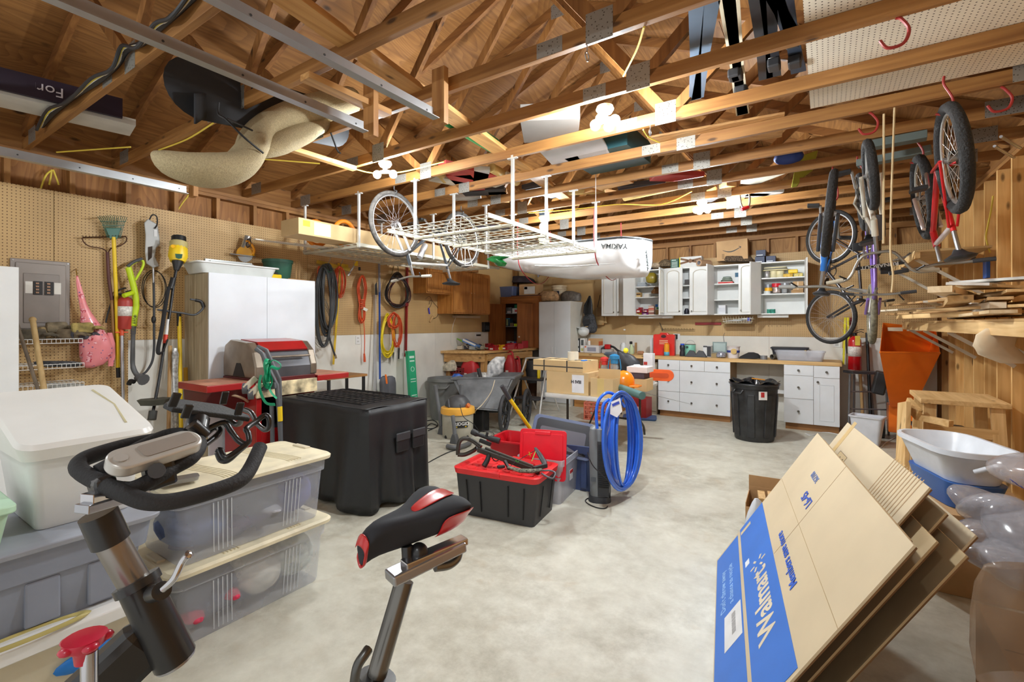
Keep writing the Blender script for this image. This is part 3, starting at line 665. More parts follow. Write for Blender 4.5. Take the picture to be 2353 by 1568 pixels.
# ======================= LEFT WALL, FAR HALF: hoses, cords, levels, oak cabinets =======================
def coil(t,name,mat,cx,cy,rx,ry,off,r,turns,seed=1,jit=.12,twist=0,wob=.0):
    rnd = random.Random(seed)
    for k in range(turns):
        a_,b_ = rx*(1+jit*(rnd.random()-.5)*2),ry*(1+jit*(rnd.random()-.5)*2);dx,dy = rx*jit*(rnd.random()-.5),ry*jit*.6*(rnd.random()-.5)
        o = off+.05*(rnd.random()-.5);pts = [];ph = rnd.random()*6
        for i in range(22):
            a = 2*PI*i/22;w = 1+wob*math.sin(3*a+ph)
            pts.append(L(cx+dx+a_*w*math.cos(a)*(1-.25*math.sin(a)),cy+dy-b_*math.sin(a),max(.02,o+.02*math.sin(a*2+k))))
        B().tube(pts,r,6,True).obj(name,mat,t,world=True,smooth=60)
def hank(t,name,mat,cx,y0,y1,w,off,r,n,seed=1,pinch=None):
    """long folded loops of cord, tied at a waist"""
    rnd = random.Random(seed)
    for k in range(n):
        hw = w*(.35+.65*rnd.random());yt = y0+(y1-y0)*.04*rnd.random();yb = y1-(y1-y0)*.16*rnd.random();cxx = cx+w*.3*(rnd.random()-.5);pts = []
        o = off+.035*(rnd.random()-.5)
        for i in range(26):
            a = 2*PI*i/26;y = (yt+yb)/2-(yb-yt)/2*math.sin(a);ww = hw
            if pinch: ww *= .35+.65*min(1,abs(y-pinch)/((y1-y0)*.3))
            pts.append(L(cxx+ww*(math.cos(a)),y,o+.015*math.sin(a+k)))
        B().tube(pts,r,6,True).obj(name,mat,t,world=True,smooth=60)
OC = M((214,84,40),.5);YC = M((232,208,36),.45);GHO = M((66,68,70),.45)
t = T('tool_hanger','yellow-painted wooden hanging board with hooks below the wire rack','hanger',L(760,605,.02))
a,c = L(728,602,.02),L(803,620,.02)
B().beam(a,c,.012,.05,(0,0,1)).obj('board',M((206,176,60),.5,var=.2),t,world=True)
for x in (752,782,812):
    pipe([L(x,612,.03),L(x+2,606,.12),L(x+6,598,.14),L(x+8,590,.12)],.005,'hook',STL,t)
t = T('grey_hose_bundle','thick grey hose hanging in long loops right of the white cabinet','hose',L(750,612,.15),0)
hank(t,'loop',GHO,752,606,778,22,.17,.014,7,4);hank(t,'loop',GHO,742,606,800,26,.2,.015,2,9)
pipe([L(764,640,.2),L(762,720,.2),L(757,770,.2),L(764,800,.2),L(770,818,.2)],.013,'tail',GHO,t);pipe([L(770,816,.2),L(772,824,.2)],.016,'brass_end',M((190,180,150),.3,.8),t,sm=False)
pipe([L(757,606,.15),L(752,622,.22),L(762,624,.22),L(757,606,.15)],.006,'tie',M((30,74,52),.6),t)
t = T('extension_lead','orange extension cord hanging in a hank behind the thick grey hose','extension cord',L(785,630,.06));t.name = 'extension_lead'
hank(t,'loop',OC,780,612,690,15,.08,.006,7,3);hank(t,'loop',OC,733,612,690,8,.06,.006,4,8)
t = T('wire_coil','loose coil of pale grey wire hanging below the grey hose','wire',L(742,700,.05))
coil(t,'strand',M((176,170,156),.5),742,742,19,48,.07,.004,6,5,.2)
t = T('framing_square','yellow metal framing square hanging between hose and orange cord','square',L(775,620,.02))
B().beam(L(783,614,.03),L(766,838,.03),.03,.003,(1,0,0)).obj('long_arm',M((216,178,40),.4,.2,var=.2),t,world=True)
B().beam(L(776,608,.03),L(800,612,.03),.003,.04,(0,0,1)).obj('short_arm',M((216,178,40),.4,.2,var=.2),t,world=True)
t = T('extension_lead','bright orange extension cord tied in a hank on the pegboard, tail to the drywall','extension cord',L(832,630,.05))
hank(t,'loop',OC,832,632,752,13,.07,.0075,9,6,700)
q = B()
for k in range(7): q.torus((0,0,0),.035,.0075,16,6,'z',TR(L(831,690+k*3.2,.07)) @ RX(.1*(k % 3-1)))
q.obj('wrap',OC,t,world=True,smooth=60)
pipe([L(836,740,.06),L(838,780,.05),L(837,815,.05)],.0065,'tail',OC,t);B().tube([L(837,813,.05),L(838,832,.05)],[.013,.018],8).obj('plug',OC,t,world=True)
B().rings([[L(x,y,.12+e) for x,y in ((836,706),(846,711),(842,716),(834,712))] for e in (0,.001)]).obj('paper_tag',M((230,228,215),.8),t,world=True)
t = T('squeeze_clamp','yellow and black bar clamp hanging from the hook board','clamp',L(812,608,.1));B().beam(L(800,634,.08),L(818,604,.12),.008,.02).obj('bar',STL,t,world=True);B().cb(L(818,606,.12),(.03,.05,.07)).obj('jaw',YEL,t,world=True,bevel=.006);B().cb(L(826,618,.12),(.02,.03,.05)).obj('jaw',BLK,t,world=True,bevel=.006)
t = T('drywall_tsquare','long silver aluminium strip leaning upright on the left wall','metal strip',PX(862,900,XL+.1));B().beam(PX(861,678,XL+.03),PX(862,900,XL+.12),.012,.055,(1,0,0)).obj('strip',M((196,198,204),.3,.7),t,world=True,bevel=.002);t.name = 'metal_strip'
B().rings([[L(x,y,.05+e) for x,y in ((861,655),(866,648),(868,678),(862,678))] for e in (0,.01)]).obj('black_end',BLK,t,world=True)
t = T('blue_straightedge','tall narrow blue strip standing on the left wall beside the silver strip','metal strip',PX(873,870,XL+.1),0)
B().beam(PX(871.5,606,XL+.03),PX(873,872,XL+.12),.01,.032,(1,0,0)).obj('strip',M((40,92,190),.35,.3),t,world=True,bevel=.002);t.name = 'straightedge'
B().beam(PX(871.2,606,XL+.032),PX(871.6,672,XL+.05),.012,.034,(1,0,0)).obj('grey_section',M((150,156,170),.4),t,world=True)
t = T('cable_coil','coil of thick black and brown cable hung high beside the oak cabinet','cable',L(905,640,.05))
coil(t,'turn',M((40,32,30),.5),913,668,25,37,.09,.010,7,12,.13);coil(t,'turn',M((74,36,34),.5),918,672,24,32,.09,.007,3,17,.13)
pipe([L(900,632,.08),L(906,608,.1),L(912,605,.1),L(917,632,.08)],.006,'hanger',M((110,100,60),.4,.5),t)
t = T('extension_lead','yellow extension cord coiled lowest on the left wall beside the orange one','extension cord',L(890,735,.05));coil(t,'turn',YC,890,771,13,45,.1,.009,11,21,.16)
t = T('extension_lead','tangled orange extension cord hanging over the yellow one','extension cord',L(908,715,.05));coil(t,'turn',OC,906,736,12,17,.14,.007,7,31,.25,0,.08);hank(t,'loop',OC,912,722,800,13,.12,.006,8,33)
t = T('bar_clamp','long dark red pipe clamp hanging upright on the left wall','clamp',L(934,660,.05));B().beam(L(936,610,.04),L(932,820,.04),.02,.045,(1,0,0)).obj('bar',M((140,22,26),.4),t,world=True,bevel=.003)
B().cb(L(933,700,.07),(.05,.07,.05)).obj('clamp_head',M((120,24,28),.4),t,world=True,bevel=.006);B().rings([[L(x,y,.06+e) for x,y in ((930.5,806),(935,806),(935,812),(930.5,812))] for e in (0,.002)]).obj('label',M((220,220,214),.5),t,world=True)
t = T('long_screwdriver','long red-handled driver hanging under the orange cord','tool',L(917,820,.03));B().tube([L(918,775,.03),L(917,800,.03)],.008,8).obj('handle',M((180,30,30),.4),t,world=True);B().tube([L(917,800,.03),L(916,825,.03)],.012,8).obj('tip',BLK,t,world=True)
for x,y,lb in ((895,831,'small saw blade hanging below the yellow cord, left one'),(903,824,'small saw blade hanging below the yellow cord, right one')):
    o = B().rings([[L(a,b_,.02+e) for a,b_ in ((x,y-14),(x+3,y-14),(x+1.5,y+10))] for e in (0,.002)]).obj('saw_blade',M((110,104,96),.4,.7));setp(o,lb,'blade')
p0,p1 = PX(948,906,XL+.28),PX(952,906,XL+.28)
t = T('green_carton','tall narrow green carton leaning against the drywall left of the grey bin','carton',(XL+.30,PX(953,908,XL+.3).y,0))
zg = PX(950,806,XL+.15).z;MX = TR(0,0,.006) @ RY(-.09) ;hh = zg
B().box(-.03,.03,-.075,.075,.0,hh,MX).obj('carton',M((40,168,120),.5),t,bevel=.002)
for k,(z,h,w) in enumerate(((.93,.035,.10),(.87,.02,.10),(.62,.012,.11),(.585,.012,.11),(.40,.012,.11),(.37,.012,.11),(.2,.02,.09))): B().box(.0302,.0312,-w/2,w/2,hh*z-h,hh*z,MX).obj('printed_line',M((214,240,226),.6),t)
B().torus((.031,0,hh*.75),.035,.004,20,5,'x',MX).obj('round_mark',M((214,240,226),.6),t)
t = T('air_compressor','dark grey padded bundle with an orange clip standing against the drywall','bundle',PX(890,966,XL+.25));t.name = 'padded_bundle'
for x,w in ((884,11),(897,12)):
    blob([(x,864,4),(x,868,w*.8),(x,880,w),(x,900,w),(x,930,w),(x,966,w*.8)],lambda a,b_: PX(a,b_,XL+.25),.5,16,lump=.1).obj('pad',M((86,88,94),.6),t,world=True,smooth=60)
B().tube([PX(886,861,XL+.34),PX(889,882,XL+.35)],.014,6).obj('clip',M((240,120,40),.4),t,world=True)
for x,y,lb,w in ((822,782,'white double outlet on the drywall where the orange cord hangs',.055),):
    t = T('wall_outlet',lb,'outlet',L(x,y,0));p = L(x,y,0);B().box(XL,XL+.008,p.y-.04,p.y+.04,p.z-.06,p.z+.06).obj('plate',WHT,t,world=True,bevel=.002)
    for dz in (-.03,.02): B().box(XL+.008,XL+.010,p.y-.015,p.y+.015,p.z+dz,p.z+dz+.02).obj('socket',M((200,200,196),.4),t,world=True)
t = T('coping_saw','coping saw with a wooden handle hung under the oak cabinets','saw',L(999,710,.02))
pipe([L(986,700,.02),L(990,690,.02),L(1000,700,.02),L(1008,712,.02),L(1004,728,.02),L(996,732,.02)],.004,'frame',M((90,84,74),.4,.7),t);B().tube([L(988,740,.02),L(995,727,.02)],[.012,.015],8).obj('handle',WDH,t,world=True)
t = T('file_tool','bent wire tool with a blue handle hung on the pegboard under the oak cabinets','tool',L(987,700,.02))
pipe([L(978,688,.02),L(986,681,.02),L(992,690,.02),L(991,700,.02),L(985,710,.02)],.003,'wire',DGR,t);B().tube([L(985,708,.02),L(987,722,.02)],.011,8).obj('handle',M((40,40,170),.4),t,world=True);t.name = 'hook_tool'
OAK = WOOD((190,130,62),(158,98,38),2,rough=.45,knots=False,sc=1.4)
def oak_cab(label,x0,x1,ytop,ybot,d,doors):
    xf = XL+d;ya = PX(x0,700,xf).y;yb = PX(x1,700,xf).y;zt2 = PX(x0,ytop,xf).z;zb2 = PX(x0,ybot,xf).z
    t = T('oak_wall_cabinet',label,'wall cabinet',(XL,ya,zb2),0,'oak wall cabinets')
    sheet(t,'carcass',OAK,XL+.002,xf-.02,ya,yb,zb2,zt2,bevel=.002)
    w = (yb-ya)/doors
    for i in range(doors):
        y_0,y_1 = ya+i*w+.012,ya+(i+1)*w-.012
        dr = B().box(xf-.019,xf-.006,y_0,y_1,zb2+.02,zt2-.02).obj('door',OAK,t,world=True)
        q = B();s_ = .055
        for b4 in ((y_0,y_0+s_,zb2+.02,zt2-.02),(y_1-s_,y_1,zb2+.02,zt2-.02),(y_0+s_,y_1-s_,zb2+.02,zb2+.02+s_),(y_0+s_,y_1-s_,zt2-.02-s_,zt2-.02)): q.box(xf-.006,xf,*b4)
        q.obj('frame',OAK,dr,world=True,bevel=.002)
        B().ball((xf+.01,y_1-.03 if i == 0 else y_0+.03,(zt2+zb2)/2),.006,8,6).obj('knob',M((220,210,190),.3,.5),dr,world=True)
    return t,ya,yb,zt2,zb2
t1 = oak_cab('shallow oak wall cabinet with one door behind the hanging bicycle handlebar',982,1040,612,673,.32,1)
t2 = oak_cab('tall oak wall cabinet with two panelled doors at the corner of the left wall',1041,1127,620,721,.36,2)
o = B().cb((XL+.30,t2[1]+.55,t2[3]+.063),(.2,.22,.12)).obj('wooden_box',WOOD((176,128,76),(140,94,50),1));setp(o,'small wooden box on top of the oak cabinets under the bicycle wheel','box')
o = B().cb((XL+.30,t2[1]+.55,t2[3]+.185),(.16,.2,.12)).obj('paper_stack',M((210,208,200),.8));setp(o,'pale printed box stacked on the small wooden box','box')
t = T('strip_light','dusty unlit strip light fixed under the oak cabinets','light',L(1075,728,.1));sheet(t,'housing',M((196,178,150),.6),XL+.01,XL+.12,PX(1048,728,XL+.1).y,PX(1102,728,XL+.1).y,PX(1075,731,XL+.1).z,PX(1075,726,XL+.1).z)
pipe([L(1047,730,.02),L(1040,752,.02),L(1037,785,.02),L(1040,796,.03)],.003,'cord',WHT,t)
t = T('wall_phone','black wall charger box on the pegboard above the corner bench','device',L(1114,760,0));p = L(1113,751,0);B().box(XL,XL+.07,p.y-.09,p.y+.09,p.z-.1,p.z+.09).obj('body',BLK,t,world=True,bevel=.01);B().box(XL+.07,XL+.08,p.y-.05,p.y+.05,p.z-.06,p.z+.02).obj('face',DGR,t,world=True)
t.name = 'wall_charger'
p = L(1098,770,0);t = T('wall_outlet','white quad outlet with cords plugged in above the corner bench','outlet',p);B().box(XL,XL+.008,p.y-.09,p.y+.09,p.z-.07,p.z+.05).obj('plate',WHT,t,world=True,bevel=.002)
for k in range(3): B().box(XL+.008,XL+.03,p.y-.06+k*.045,p.y-.03+k*.045,p.z-.02,p.z+.01).obj('plug',BLK,t,world=True)
# ======================= BACK WALL =======================
CRD = M((196,158,112),.75,var=.06);CRD2 = M((176,138,94),.8,var=.08);GRAPH = M((92,96,104),.5)
def bx(x,Y): return PY(x,700,Y).x
def px1(x,Y): r = ray(x,745);return (Y/r.y)/F_
MEL = M((224,225,222),.35,var=.02);MELD = M((202,196,182),.5,var=.04)
def arch_door(w,h,t,name='door',knob=1,hinge=0,parent=None,ang=0,at=(0,0,0),back=False,arched=True):
    """door hinged at local x=0 (hinge 0) or x=w (hinge 1); front faces -y"""
    d = B().box(0,w,0,.019,.002,h-.002).obj(name,MEL,parent,bevel=.002)
    s = -1 if hinge else 1
    d.location = at;d.rotation_euler = (0,0,-ang if not hinge else ang)
    if hinge:
        for v in d.data.vertices: v.co.x -= w
    ox = -w if hinge else 0
    if arched:
        m_ = w*.17;q = B()
        pts = [(ox+m_,m_),(ox+w-m_,m_),(ox+w-m_,h-m_*1.9)]+[(ox+w/2+(w/2-m_)*math.cos(R(a)),h-m_*1.9+(m_*1.0)*math.sin(R(a))) for a in range(15,180,15)]+[(ox+m_,h-m_*1.9)]
        q.tube([(x,-.001,z) for x,z in pts],.008,6,True);q.obj('arched_moulding',MELD,d,smooth=60)
    if knob is not None:
        kx = (ox+w-.04) if knob else ox+.04
        B().tube([(kx,0,.07),(kx,-.012,.07),(kx,-.024,.07)],[.006,.006,.013],10).obj('knob',M((120,116,108),.3,.8),d,smooth=40)
    return d
YU = 8.52;ZU0 = PY(1600,724.5,YU).z;ZU1 = PY(1800,600,YU).z;HU = ZU1-ZU0
def wall_cab(label,x0,x1,doors,shelves):
    xa,xb = bx(x0,YU),bx(x1,YU);w = xb-xa
    t = T('wall_cabinet',label,'wall cabinet',(xa,YU,ZU0),0,'white wall cabinets above the bench')
    D = YB-YU-.004
    B().box(0,.016,.02,D,0,HU).obj('side_panel',MEL,t);B().box(w-.016,w-.001,.02,D,0,HU).obj('side_panel',MEL,t)
    B().box(.016,w-.016,.02,D,0,.018).obj('bottom_panel',MEL,t);B().box(.016,w-.016,.02,D,HU-.018,HU).obj('top_panel',MEL,t)
    B().box(.016,w-.016,D-.008,D,.018,HU-.018).obj('back_panel',MEL,t)
    for f in shelves: B().box(.017,w-.017,.03,D-.009,f*HU-.009,f*HU+.009).obj('shelf',MEL,t)
    for (a,b,hinge,ang,knob) in doors:
        dw = (b-a)*w
        arch_door(dw-.003,HU,.019,knob=knob,hinge=hinge,parent=t,ang=R(ang),at=(a*w+.001 if not hinge else b*w-.001,0,0))
    return t,xa,xb
SH = (.30,.56)
wall_cab('leftmost white wall cabinet with both arched doors shut',1382,1457,[(0,.46,0,0,1),(.47,1,1,0,0)],())
wall_cab('white wall cabinet second from left, both doors swung open',1457,1525,[(0,.45,0,128,None),(.5,1,1,92,None)],(.40,.63))
wall_cab('third white wall cabinet from the left, arched doors nearly shut with a dark gap',1526,1637,[(0,.42,0,12,1),(.535,1,1,0,0)],(.36,.62))
wall_cab('fourth white wall cabinet from the left, left door open and right door shut',1638,1737,[(0,.5,0,98,None),(.60,1,1,0,0)],(.30,.62))
wall_cab('rightmost white wall cabinet, wide open with tape rolls on its shelves',1746,1852,[(0,.42,0,118,None),(.5,1,1,96,None)],(.385,.69))
def shz(f): return ZU0+f*HU+.0095
def carton(label,x0,x1,y,z,h,d,mat,cat='box',name='carton',rz=0,deco=None,group=None,tape=True,bev=.002):
    xa,xb = bx(x0,y),bx(x1,y)
    t = T(name,label,cat,((xa+xb)/2,y+d/2,z),rz,group);w = xb-xa
    B().box(-w/2,w/2,-d/2,d/2,.0005,h).obj('box',mat,t,bevel=bev)
    if deco:
        for (a,b,c0,c1,col) in deco: B().box(-w/2+a*w,-w/2+b*w,-d/2-.0012,-d/2-.0002,c0*h,c1*h).obj('printed_panel',M(col,.6),t)
    return t
def roll(label,x,y,z,r,h,mat,name='tape_roll',cat='tape',up=True,ri=.6,core=None,group=None):
    t = T(name,label,cat,(bx(x,y),y,z+(0 if up else r)),0,group)
    m_ = None if up else RX(PI/2) @ TR(0,0,-h/2)
    B().lathe([(r*ri,0),(r,0),(r,h),(r*ri,h),(r*ri,0)],28,m=m_,caps=False).obj('roll',mat,t,smooth=40)
    if core: B().lathe([(r*ri*.9,.001),(r*ri,.001),(r*ri,h-.001),(r*ri*.9,h-.001),(r*ri*.9,.001)],28,m=m_,caps=False).obj('core',core,t,smooth=40)
    return t
def jar(label,x,y,z,r,h,mat,lid=None,name='jar',cat='jar',prof=None,group=None,band=None,bandm=None):
    t = T(name,label,cat,(bx(x,y),y,z),0,group)
    B().lathe([(0,0)]+[(a*r,b*h) for a,b in (prof or [(.95,0),(1,.03),(1,.85),(.8,.93),(.7,1)])]+[(0,(prof or [(0,1)])[-1][1]*h)],22).obj('body',mat,t,smooth=45)
    if lid: B().lathe([(0,h),(r*.75,h),(r*.75,h*1.12),(0,h*1.12)],18).obj('cap',lid,t,smooth=45)
    if band: B().lathe([(r*1.012,h*band[0]),(r*1.012,h*band[1])],22,caps=False).obj('label',bandm,t,smooth=45,solid=.001)
    return t
Yi = 8.60
def lump(label,prof,Y,mat,name,cat,thick=.6,lm=.15,seed=1,n=18,sm=60):
    o = blob(prof,lambda x,y: PY(x,y,Y),thick,n,lump=lm,seed=seed).obj(name,mat,smooth=sm);return setp(o,label,cat)
z = shz(.63)
t = T('folded_cloth','stack of pale blue folded cloths on the top shelf of the second wall cabinet','cloth',(bx(1472,Yi),Yi+.08,z))
for k in range(4): B().cb((0+.01*(k % 2),0,.012+k*.02),(.17-.01*k,.14,.017)).obj('cloth',M((196,204,212),.9),t,bevel=.007)
o = lump('large mustard yellow ribbed jar on the top shelf of the second cabinet',[(1497,z0,w) for z0,w in ((651,8),(648,12),(638,13),(630,11),(627,6))],Yi+.04,M((150,132,40),.35,var=.2),'mustard_bag','bag',.8,.05)
carton('black and white patterned box at the right end of the second cabinet top shelf',1512,1519,Yi,z,.14,.12,M((216,214,204),.6),deco=[(0,1,.1+.2*k,.2+.2*k,(50,46,44)) for k in range(4)])
z = shz(.40)
carton('gold printed box on the middle shelf of the second wall cabinet',1460,1472,Yi,z,.085,.1,M((188,150,88),.6),deco=[(.05,.95,.5,.75,(70,44,30)),(.05,.95,.1,.3,(220,200,150))])
carton('small white box on the middle shelf of the second wall cabinet',1480,1491,Yi,z,.06,.08,M((216,210,200),.7))
o = lump('knobbly brown carved wooden piece on the middle shelf of the second cabinet',[(1510,675,12),(1508,670,11),(1510,664,8),(1505,659,4)],Yi+.04,M((128,88,48),.7,var=.3,vs=30),'driftwood','wood',.6,.4,4)
z = ZU0+.0185
RB = M((176,22,36),.35)
def bin_(label,loc,w,d,h,mat,rz=0,group=None,fill=None,name='storage_bin'):
    t = T(name,label,'bin',loc,rz,group);q = B();th = .004
    q.box(-w/2,w/2,-d/2,d/2,0,th);q.box(-w/2,-w/2+th,-d/2,d/2,th,h);q.box(w/2-th,w/2,-d/2,d/2,th,h)
    q.box(-w/2+th,w/2-th,d/2-th,d/2,th,h);q.add([(-w/2+th,-d/2,th),(w/2-th,-d/2,th),(w/2-th,-d/2-.015,h*.6),(-w/2+th,-d/2-.015,h*.6),(-w/2+th,-d/2+th,th),(w/2-th,-d/2+th,th),(w/2-th,-d/2-.011,h*.6),(-w/2+th,-d/2-.011,h*.6)],[(0,1,2,3),(7,6,5,4),(0,4,5,1),(1,5,6,2),(2,6,7,3),(3,7,4,0)])
    q.obj('tray',mat,t)
    B().box(-w/2-.004,w/2+.004,-d/2-.004,d/2+.004,h,h+.006).obj('rim',mat,t) if fill is None and False else None
    B().box(-w*.25,w*.25,-d/2-.014,-d/2-.010,h*.15,h*.42).obj('label',M((232,230,220),.6),t)
    if fill: B().box(-w/2+th*1.5,w/2-th*1.5,-d/2+.01,d/2-th*1.5,th,h*.7).obj('contents',M(fill,.7,var=.4,vs=60),t)
    return t
bin_('yellow stacking bin on the bottom shelf of the second wall cabinet',(bx(1465,Yi),Yi+.06,z),.09,.12,.035,M((226,186,50),.4))
bin_('dark red bin stacked on the yellow bin in the second wall cabinet',(bx(1467,Yi),Yi+.06,z+.037),.1,.12,.1,RB,fill=(80,60,50))
bin_('purple stacking bin on the bottom shelf of the second wall cabinet',(bx(1482,Yi),Yi+.06,z),.1,.12,.045,M((150,50,140),.4))
bin_('blue and red small bin stacked on the purple bin',(bx(1484,Yi),Yi+.06,z+.047),.085,.12,.06,RB,fill=(90,130,190))
t = carton('orange and white striped box leaning on the bottom shelf of the second cabinet',1490,1503,Yi+.02,z,.16,.05,M((196,150,130),.6),deco=[(0,1,.12,.22,(110,50,44)),(0,1,.3,.38,(230,220,210)),(0,1,.6,.7,(220,80,50)),(.0,1,.8,.9,(236,220,210))])
carton('tan box on the bottom shelf right end of the second cabinet',1506,1519,Yi,z,.085,.12,M((150,124,74),.6))
carton('blue, green and white packet on top of the tan box',1506,1518,Yi,z+.086,.10,.1,M((222,222,216),.6),deco=[(0,.5,.5,1,(30,110,190)),(.2,.8,.1,.45,(40,130,80))])
carton('grey tin glimpsed in the gap of the third wall cabinet',1573,1583,Yi,shz(.62),.1,.1,M((70,66,64),.5));lump('dark metal odds and ends at the bottom of the third wall cabinet gap',[(1577,722,5),(1577,716,6),(1578,709,3)],Yi,M((50,50,60),.4,.5,var=.4,vs=60),'metal_parts','parts',.6,.3)
z = shz(.62)
carton('flat red book under the tangled rope in the fourth wall cabinet',1650,1684,Yi,z,.03,.15,M((206,50,44),.5),cat='book',name='book')
t = T('rope_coil','tangle of green and white rope in the fourth wall cabinet','rope',(bx(1670,Yi+.06),Yi+.07,z+.031))
rnd = random.Random(2)
for k in range(6): B().torus((.01*(rnd.random()-.5),.01*k*.3,.008+k*.014),.09-.006*k,.007,24,6,'z',Matrix.Scale(1.0,4) @ RX(.12*(rnd.random()-.5))).obj('turn',M([(206,210,196),(60,90,70)][k % 2],.6),t,smooth=60)
carton('blue and white bottle carton in the fourth wall cabinet',1689,1697,Yi,z,.18,.1,M((214,220,224),.5),deco=[(0,1,.55,.95,(40,90,120))])
carton('white paper carton on the bottom of the fourth wall cabinet',1651,1667,Yi,ZU0+.0185,.145,.14,M((222,224,230),.6),deco=[(.05,.95,.3+.12*k,.32+.12*k,(150,156,180)) for k in range(4)])
z = shz(.69);CRM = M((222,212,168),.6,var=.08)
t = T('sanding_belts','cream sanding belts lying across the top shelf of the rightmost wall cabinet','belt',(bx(1780,Yi),Yi+.08,z+.13))
for k,(zz,mt) in enumerate(((0,CRM),(.018,M((96,96,94),.7)),(.034,CRM))): B().tube([(.17*math.cos(a)*(1-.05*k),.05*math.sin(a),zz) for a in [i*2*PI/24 for i in range(24)]],.012,6,True).obj('belt',mt,t,smooth=60)
jar('silver spray can on the top shelf of the rightmost wall cabinet',1763,Yi,z,.035,.11,M((190,188,188),.3,.5),name='spray_can',cat='can')
for k,(x,zz,hh) in enumerate(((1778,0,.055),(1778,.056,.055),(1793,0,.05),(1793,.051,.055))): roll(['lower cream masking tape roll beside the silver can','upper cream masking tape roll beside the silver can','lower cream tape roll in the middle of the top shelf','upper cream tape roll in the middle of the top shelf'][k],x,Yi+.05,z+zz,.055,hh,CRM,core=CRD)
carton('yellow plastic box on top of orange packets, rightmost cabinet',1811,1833,Yi,z+.058,.06,.1,M((240,200,20),.4),bev=.012);carton('orange mesh packet on the top shelf of the rightmost cabinet',1800,1822,Yi,z,.055,.1,M((236,180,70),.6,var=.3,vs=50),bev=.012);carton('pale yellow mesh packet at the right end of the top shelf',1824,1845,Yi,z,.055,.1,M((226,200,120),.6,var=.3,vs=50),bev=.012)
z = shz(.385)
t = jar('white tub under the yellow tape on the middle shelf of the rightmost cabinet',1763,Yi,z,.05,.045,M((216,222,220),.4),prof=[(1,0),(1,1)],name='tub',cat='tub')
roll('yellow tape roll on the middle shelf of the rightmost cabinet',1766,Yi,z+.046,.055,.05,M((232,170,30),.4));roll('grey duct tape roll on top of the yellow tape roll',1766,Yi,z+.098,.058,.05,M((130,134,142),.35,.4))
lump('silver and pink tape pieces under the red tape roll',[(1784,673,9),(1785,668,9),(1784,661,7),(1784,656,6)],Yi,M((186,170,164),.35,.4,var=.3,vs=40),'foil_pieces','foil',.7,.2)
roll('bright red tape roll high on the middle shelf of the rightmost cabinet',1784,Yi,z+.105,.065,.055,M((206,24,44),.35));
carton('grey round-topped block under the right duct tape roll',1796,1809,Yi,z,.09,.1,M((138,142,144),.5),bev=.02,name='block');roll('large grey duct tape roll on the middle shelf, right of the red roll',1805,Yi,z+.105,.07,.055,M((140,142,146),.35,.4));
t = carton('flat brown carton below the taped box in the rightmost cabinet',1818,1846,Yi,z,.05,.14,CRD2);carton('brown carton with clear tape on the middle shelf of the rightmost cabinet',1822,1846,Yi,z+.051,.13,.14,CRD,deco=[(.4,.55,0,1,(214,190,160))])
for k in range(2): jar(['left of two clear jars with teal contents in the rightmost cabinet','right of two clear jars with teal contents in the rightmost cabinet'][k],1767+k*10,Yi,ZU0+.019,.03,.065,M((50,140,120),.3,var=.3,vs=40),name='jar',prof=[(1,0),(1,1)])
z = ZU1+.001
def Yt(): return 8.6
carton('blue and dark printed box on the wall cabinets beside the white roof box',1485,1495,8.6,z,.19,.12,M((60,110,190),.5),deco=[(.1,.9,.05,.5,(40,44,52)),(.3,.7,.7,.9,(226,230,236))])
lump('camouflage bundle on the wall cabinets left of the green box',[(1529,613,14),(1529,606,15),(1530,599,10),(1531,596,3)],8.62,M((104,88,66),.9,var=.7,vs=50),'camo_bundle','bag',.8,.25,3)
lump('pale round basket of odds and ends on the wall cabinets',[(1507,616,10),(1507,610,14),(1506,606,12)],8.62,M((160,142,120),.8,var=.4,vs=50),'basket','basket',.9,.15,8)
t = carton('dark green printed box standing on the wall cabinets',1541,1559,8.58,z,.165,.16,M((26,84,68),.5));w_ = (bx(1559,8.58)-bx(1541,8.58))
for k in range(6): B().box(-w_*.36,w_*(.36 if k else .2),-.0815,-.0803,.135-k*.02-(.01 if k else 0),.14-k*.02+(.008 if not k else -.008)).obj('printed_line',M((206,222,212),.6),t)
t = carton('white box with brown fan picture and a yellow edge on the wall cabinets',1561,1612,8.58,z,.185,.16,M((214,214,210),.5),deco=[(0,.04,0,1,(220,214,40))]);w_ = (bx(1612,8.58)-bx(1561,8.58));q = B()
for a in (20,150,205,335): q.beam((0,-.0812,.11),(.19*math.cos(R(a)),-.0812,.11+.09*math.sin(R(a))),.035,.001,(0,1,0))
q.cyl((0,-.0803,.11),(0,-.083,.11),.035);q.obj('printed_fan',M((120,84,54),.6),t)
t = roll('paper roll lying end-on on the wall cabinets',1618,8.62,z,.058,.26,M((186,150,116),.7),'paper_roll','roll',False,.62,M((150,146,150),.6));t.rotation_euler = (0,0,-.5)
t = carton('brown shipping box with a curved arrow smile, tilted above the wall cabinets',1647,1719,8.56,z+.075,.33,.2,CRD,name='shipping_box');t.rotation_euler = (-.0,-.03,0)
w_ = bx(1719,8.56)-bx(1647,8.56);q = B()
pts = [(-.14+.28*i/14,.175-.05*math.sin(PI*(i/14)**.9)+.03*(i/14)) for i in range(15)]
for i in range(14): q.beam((pts[i][0],-.1012,pts[i][1]),(pts[i+1][0],-.1012,pts[i+1][1]),.005+.012*math.sin(PI*(i+.5)/14),.001,(0,1,0))
q.beam((.135,-.1012,.205),(.105,-.1012,.215),.008,.001,(0,1,0));q.beam((.137,-.1012,.208),(.130,-.1012,.178),.008,.001,(0,1,0));q.obj('smile_mark',M((44,58,66),.6),t)
q = B()
for k in range(4): q.box(-.155,-.115,-.1012,-.1003,.03+k*.022,.046+k*.022)
q.obj('printed_symbols',M((150,118,80),.7),t)
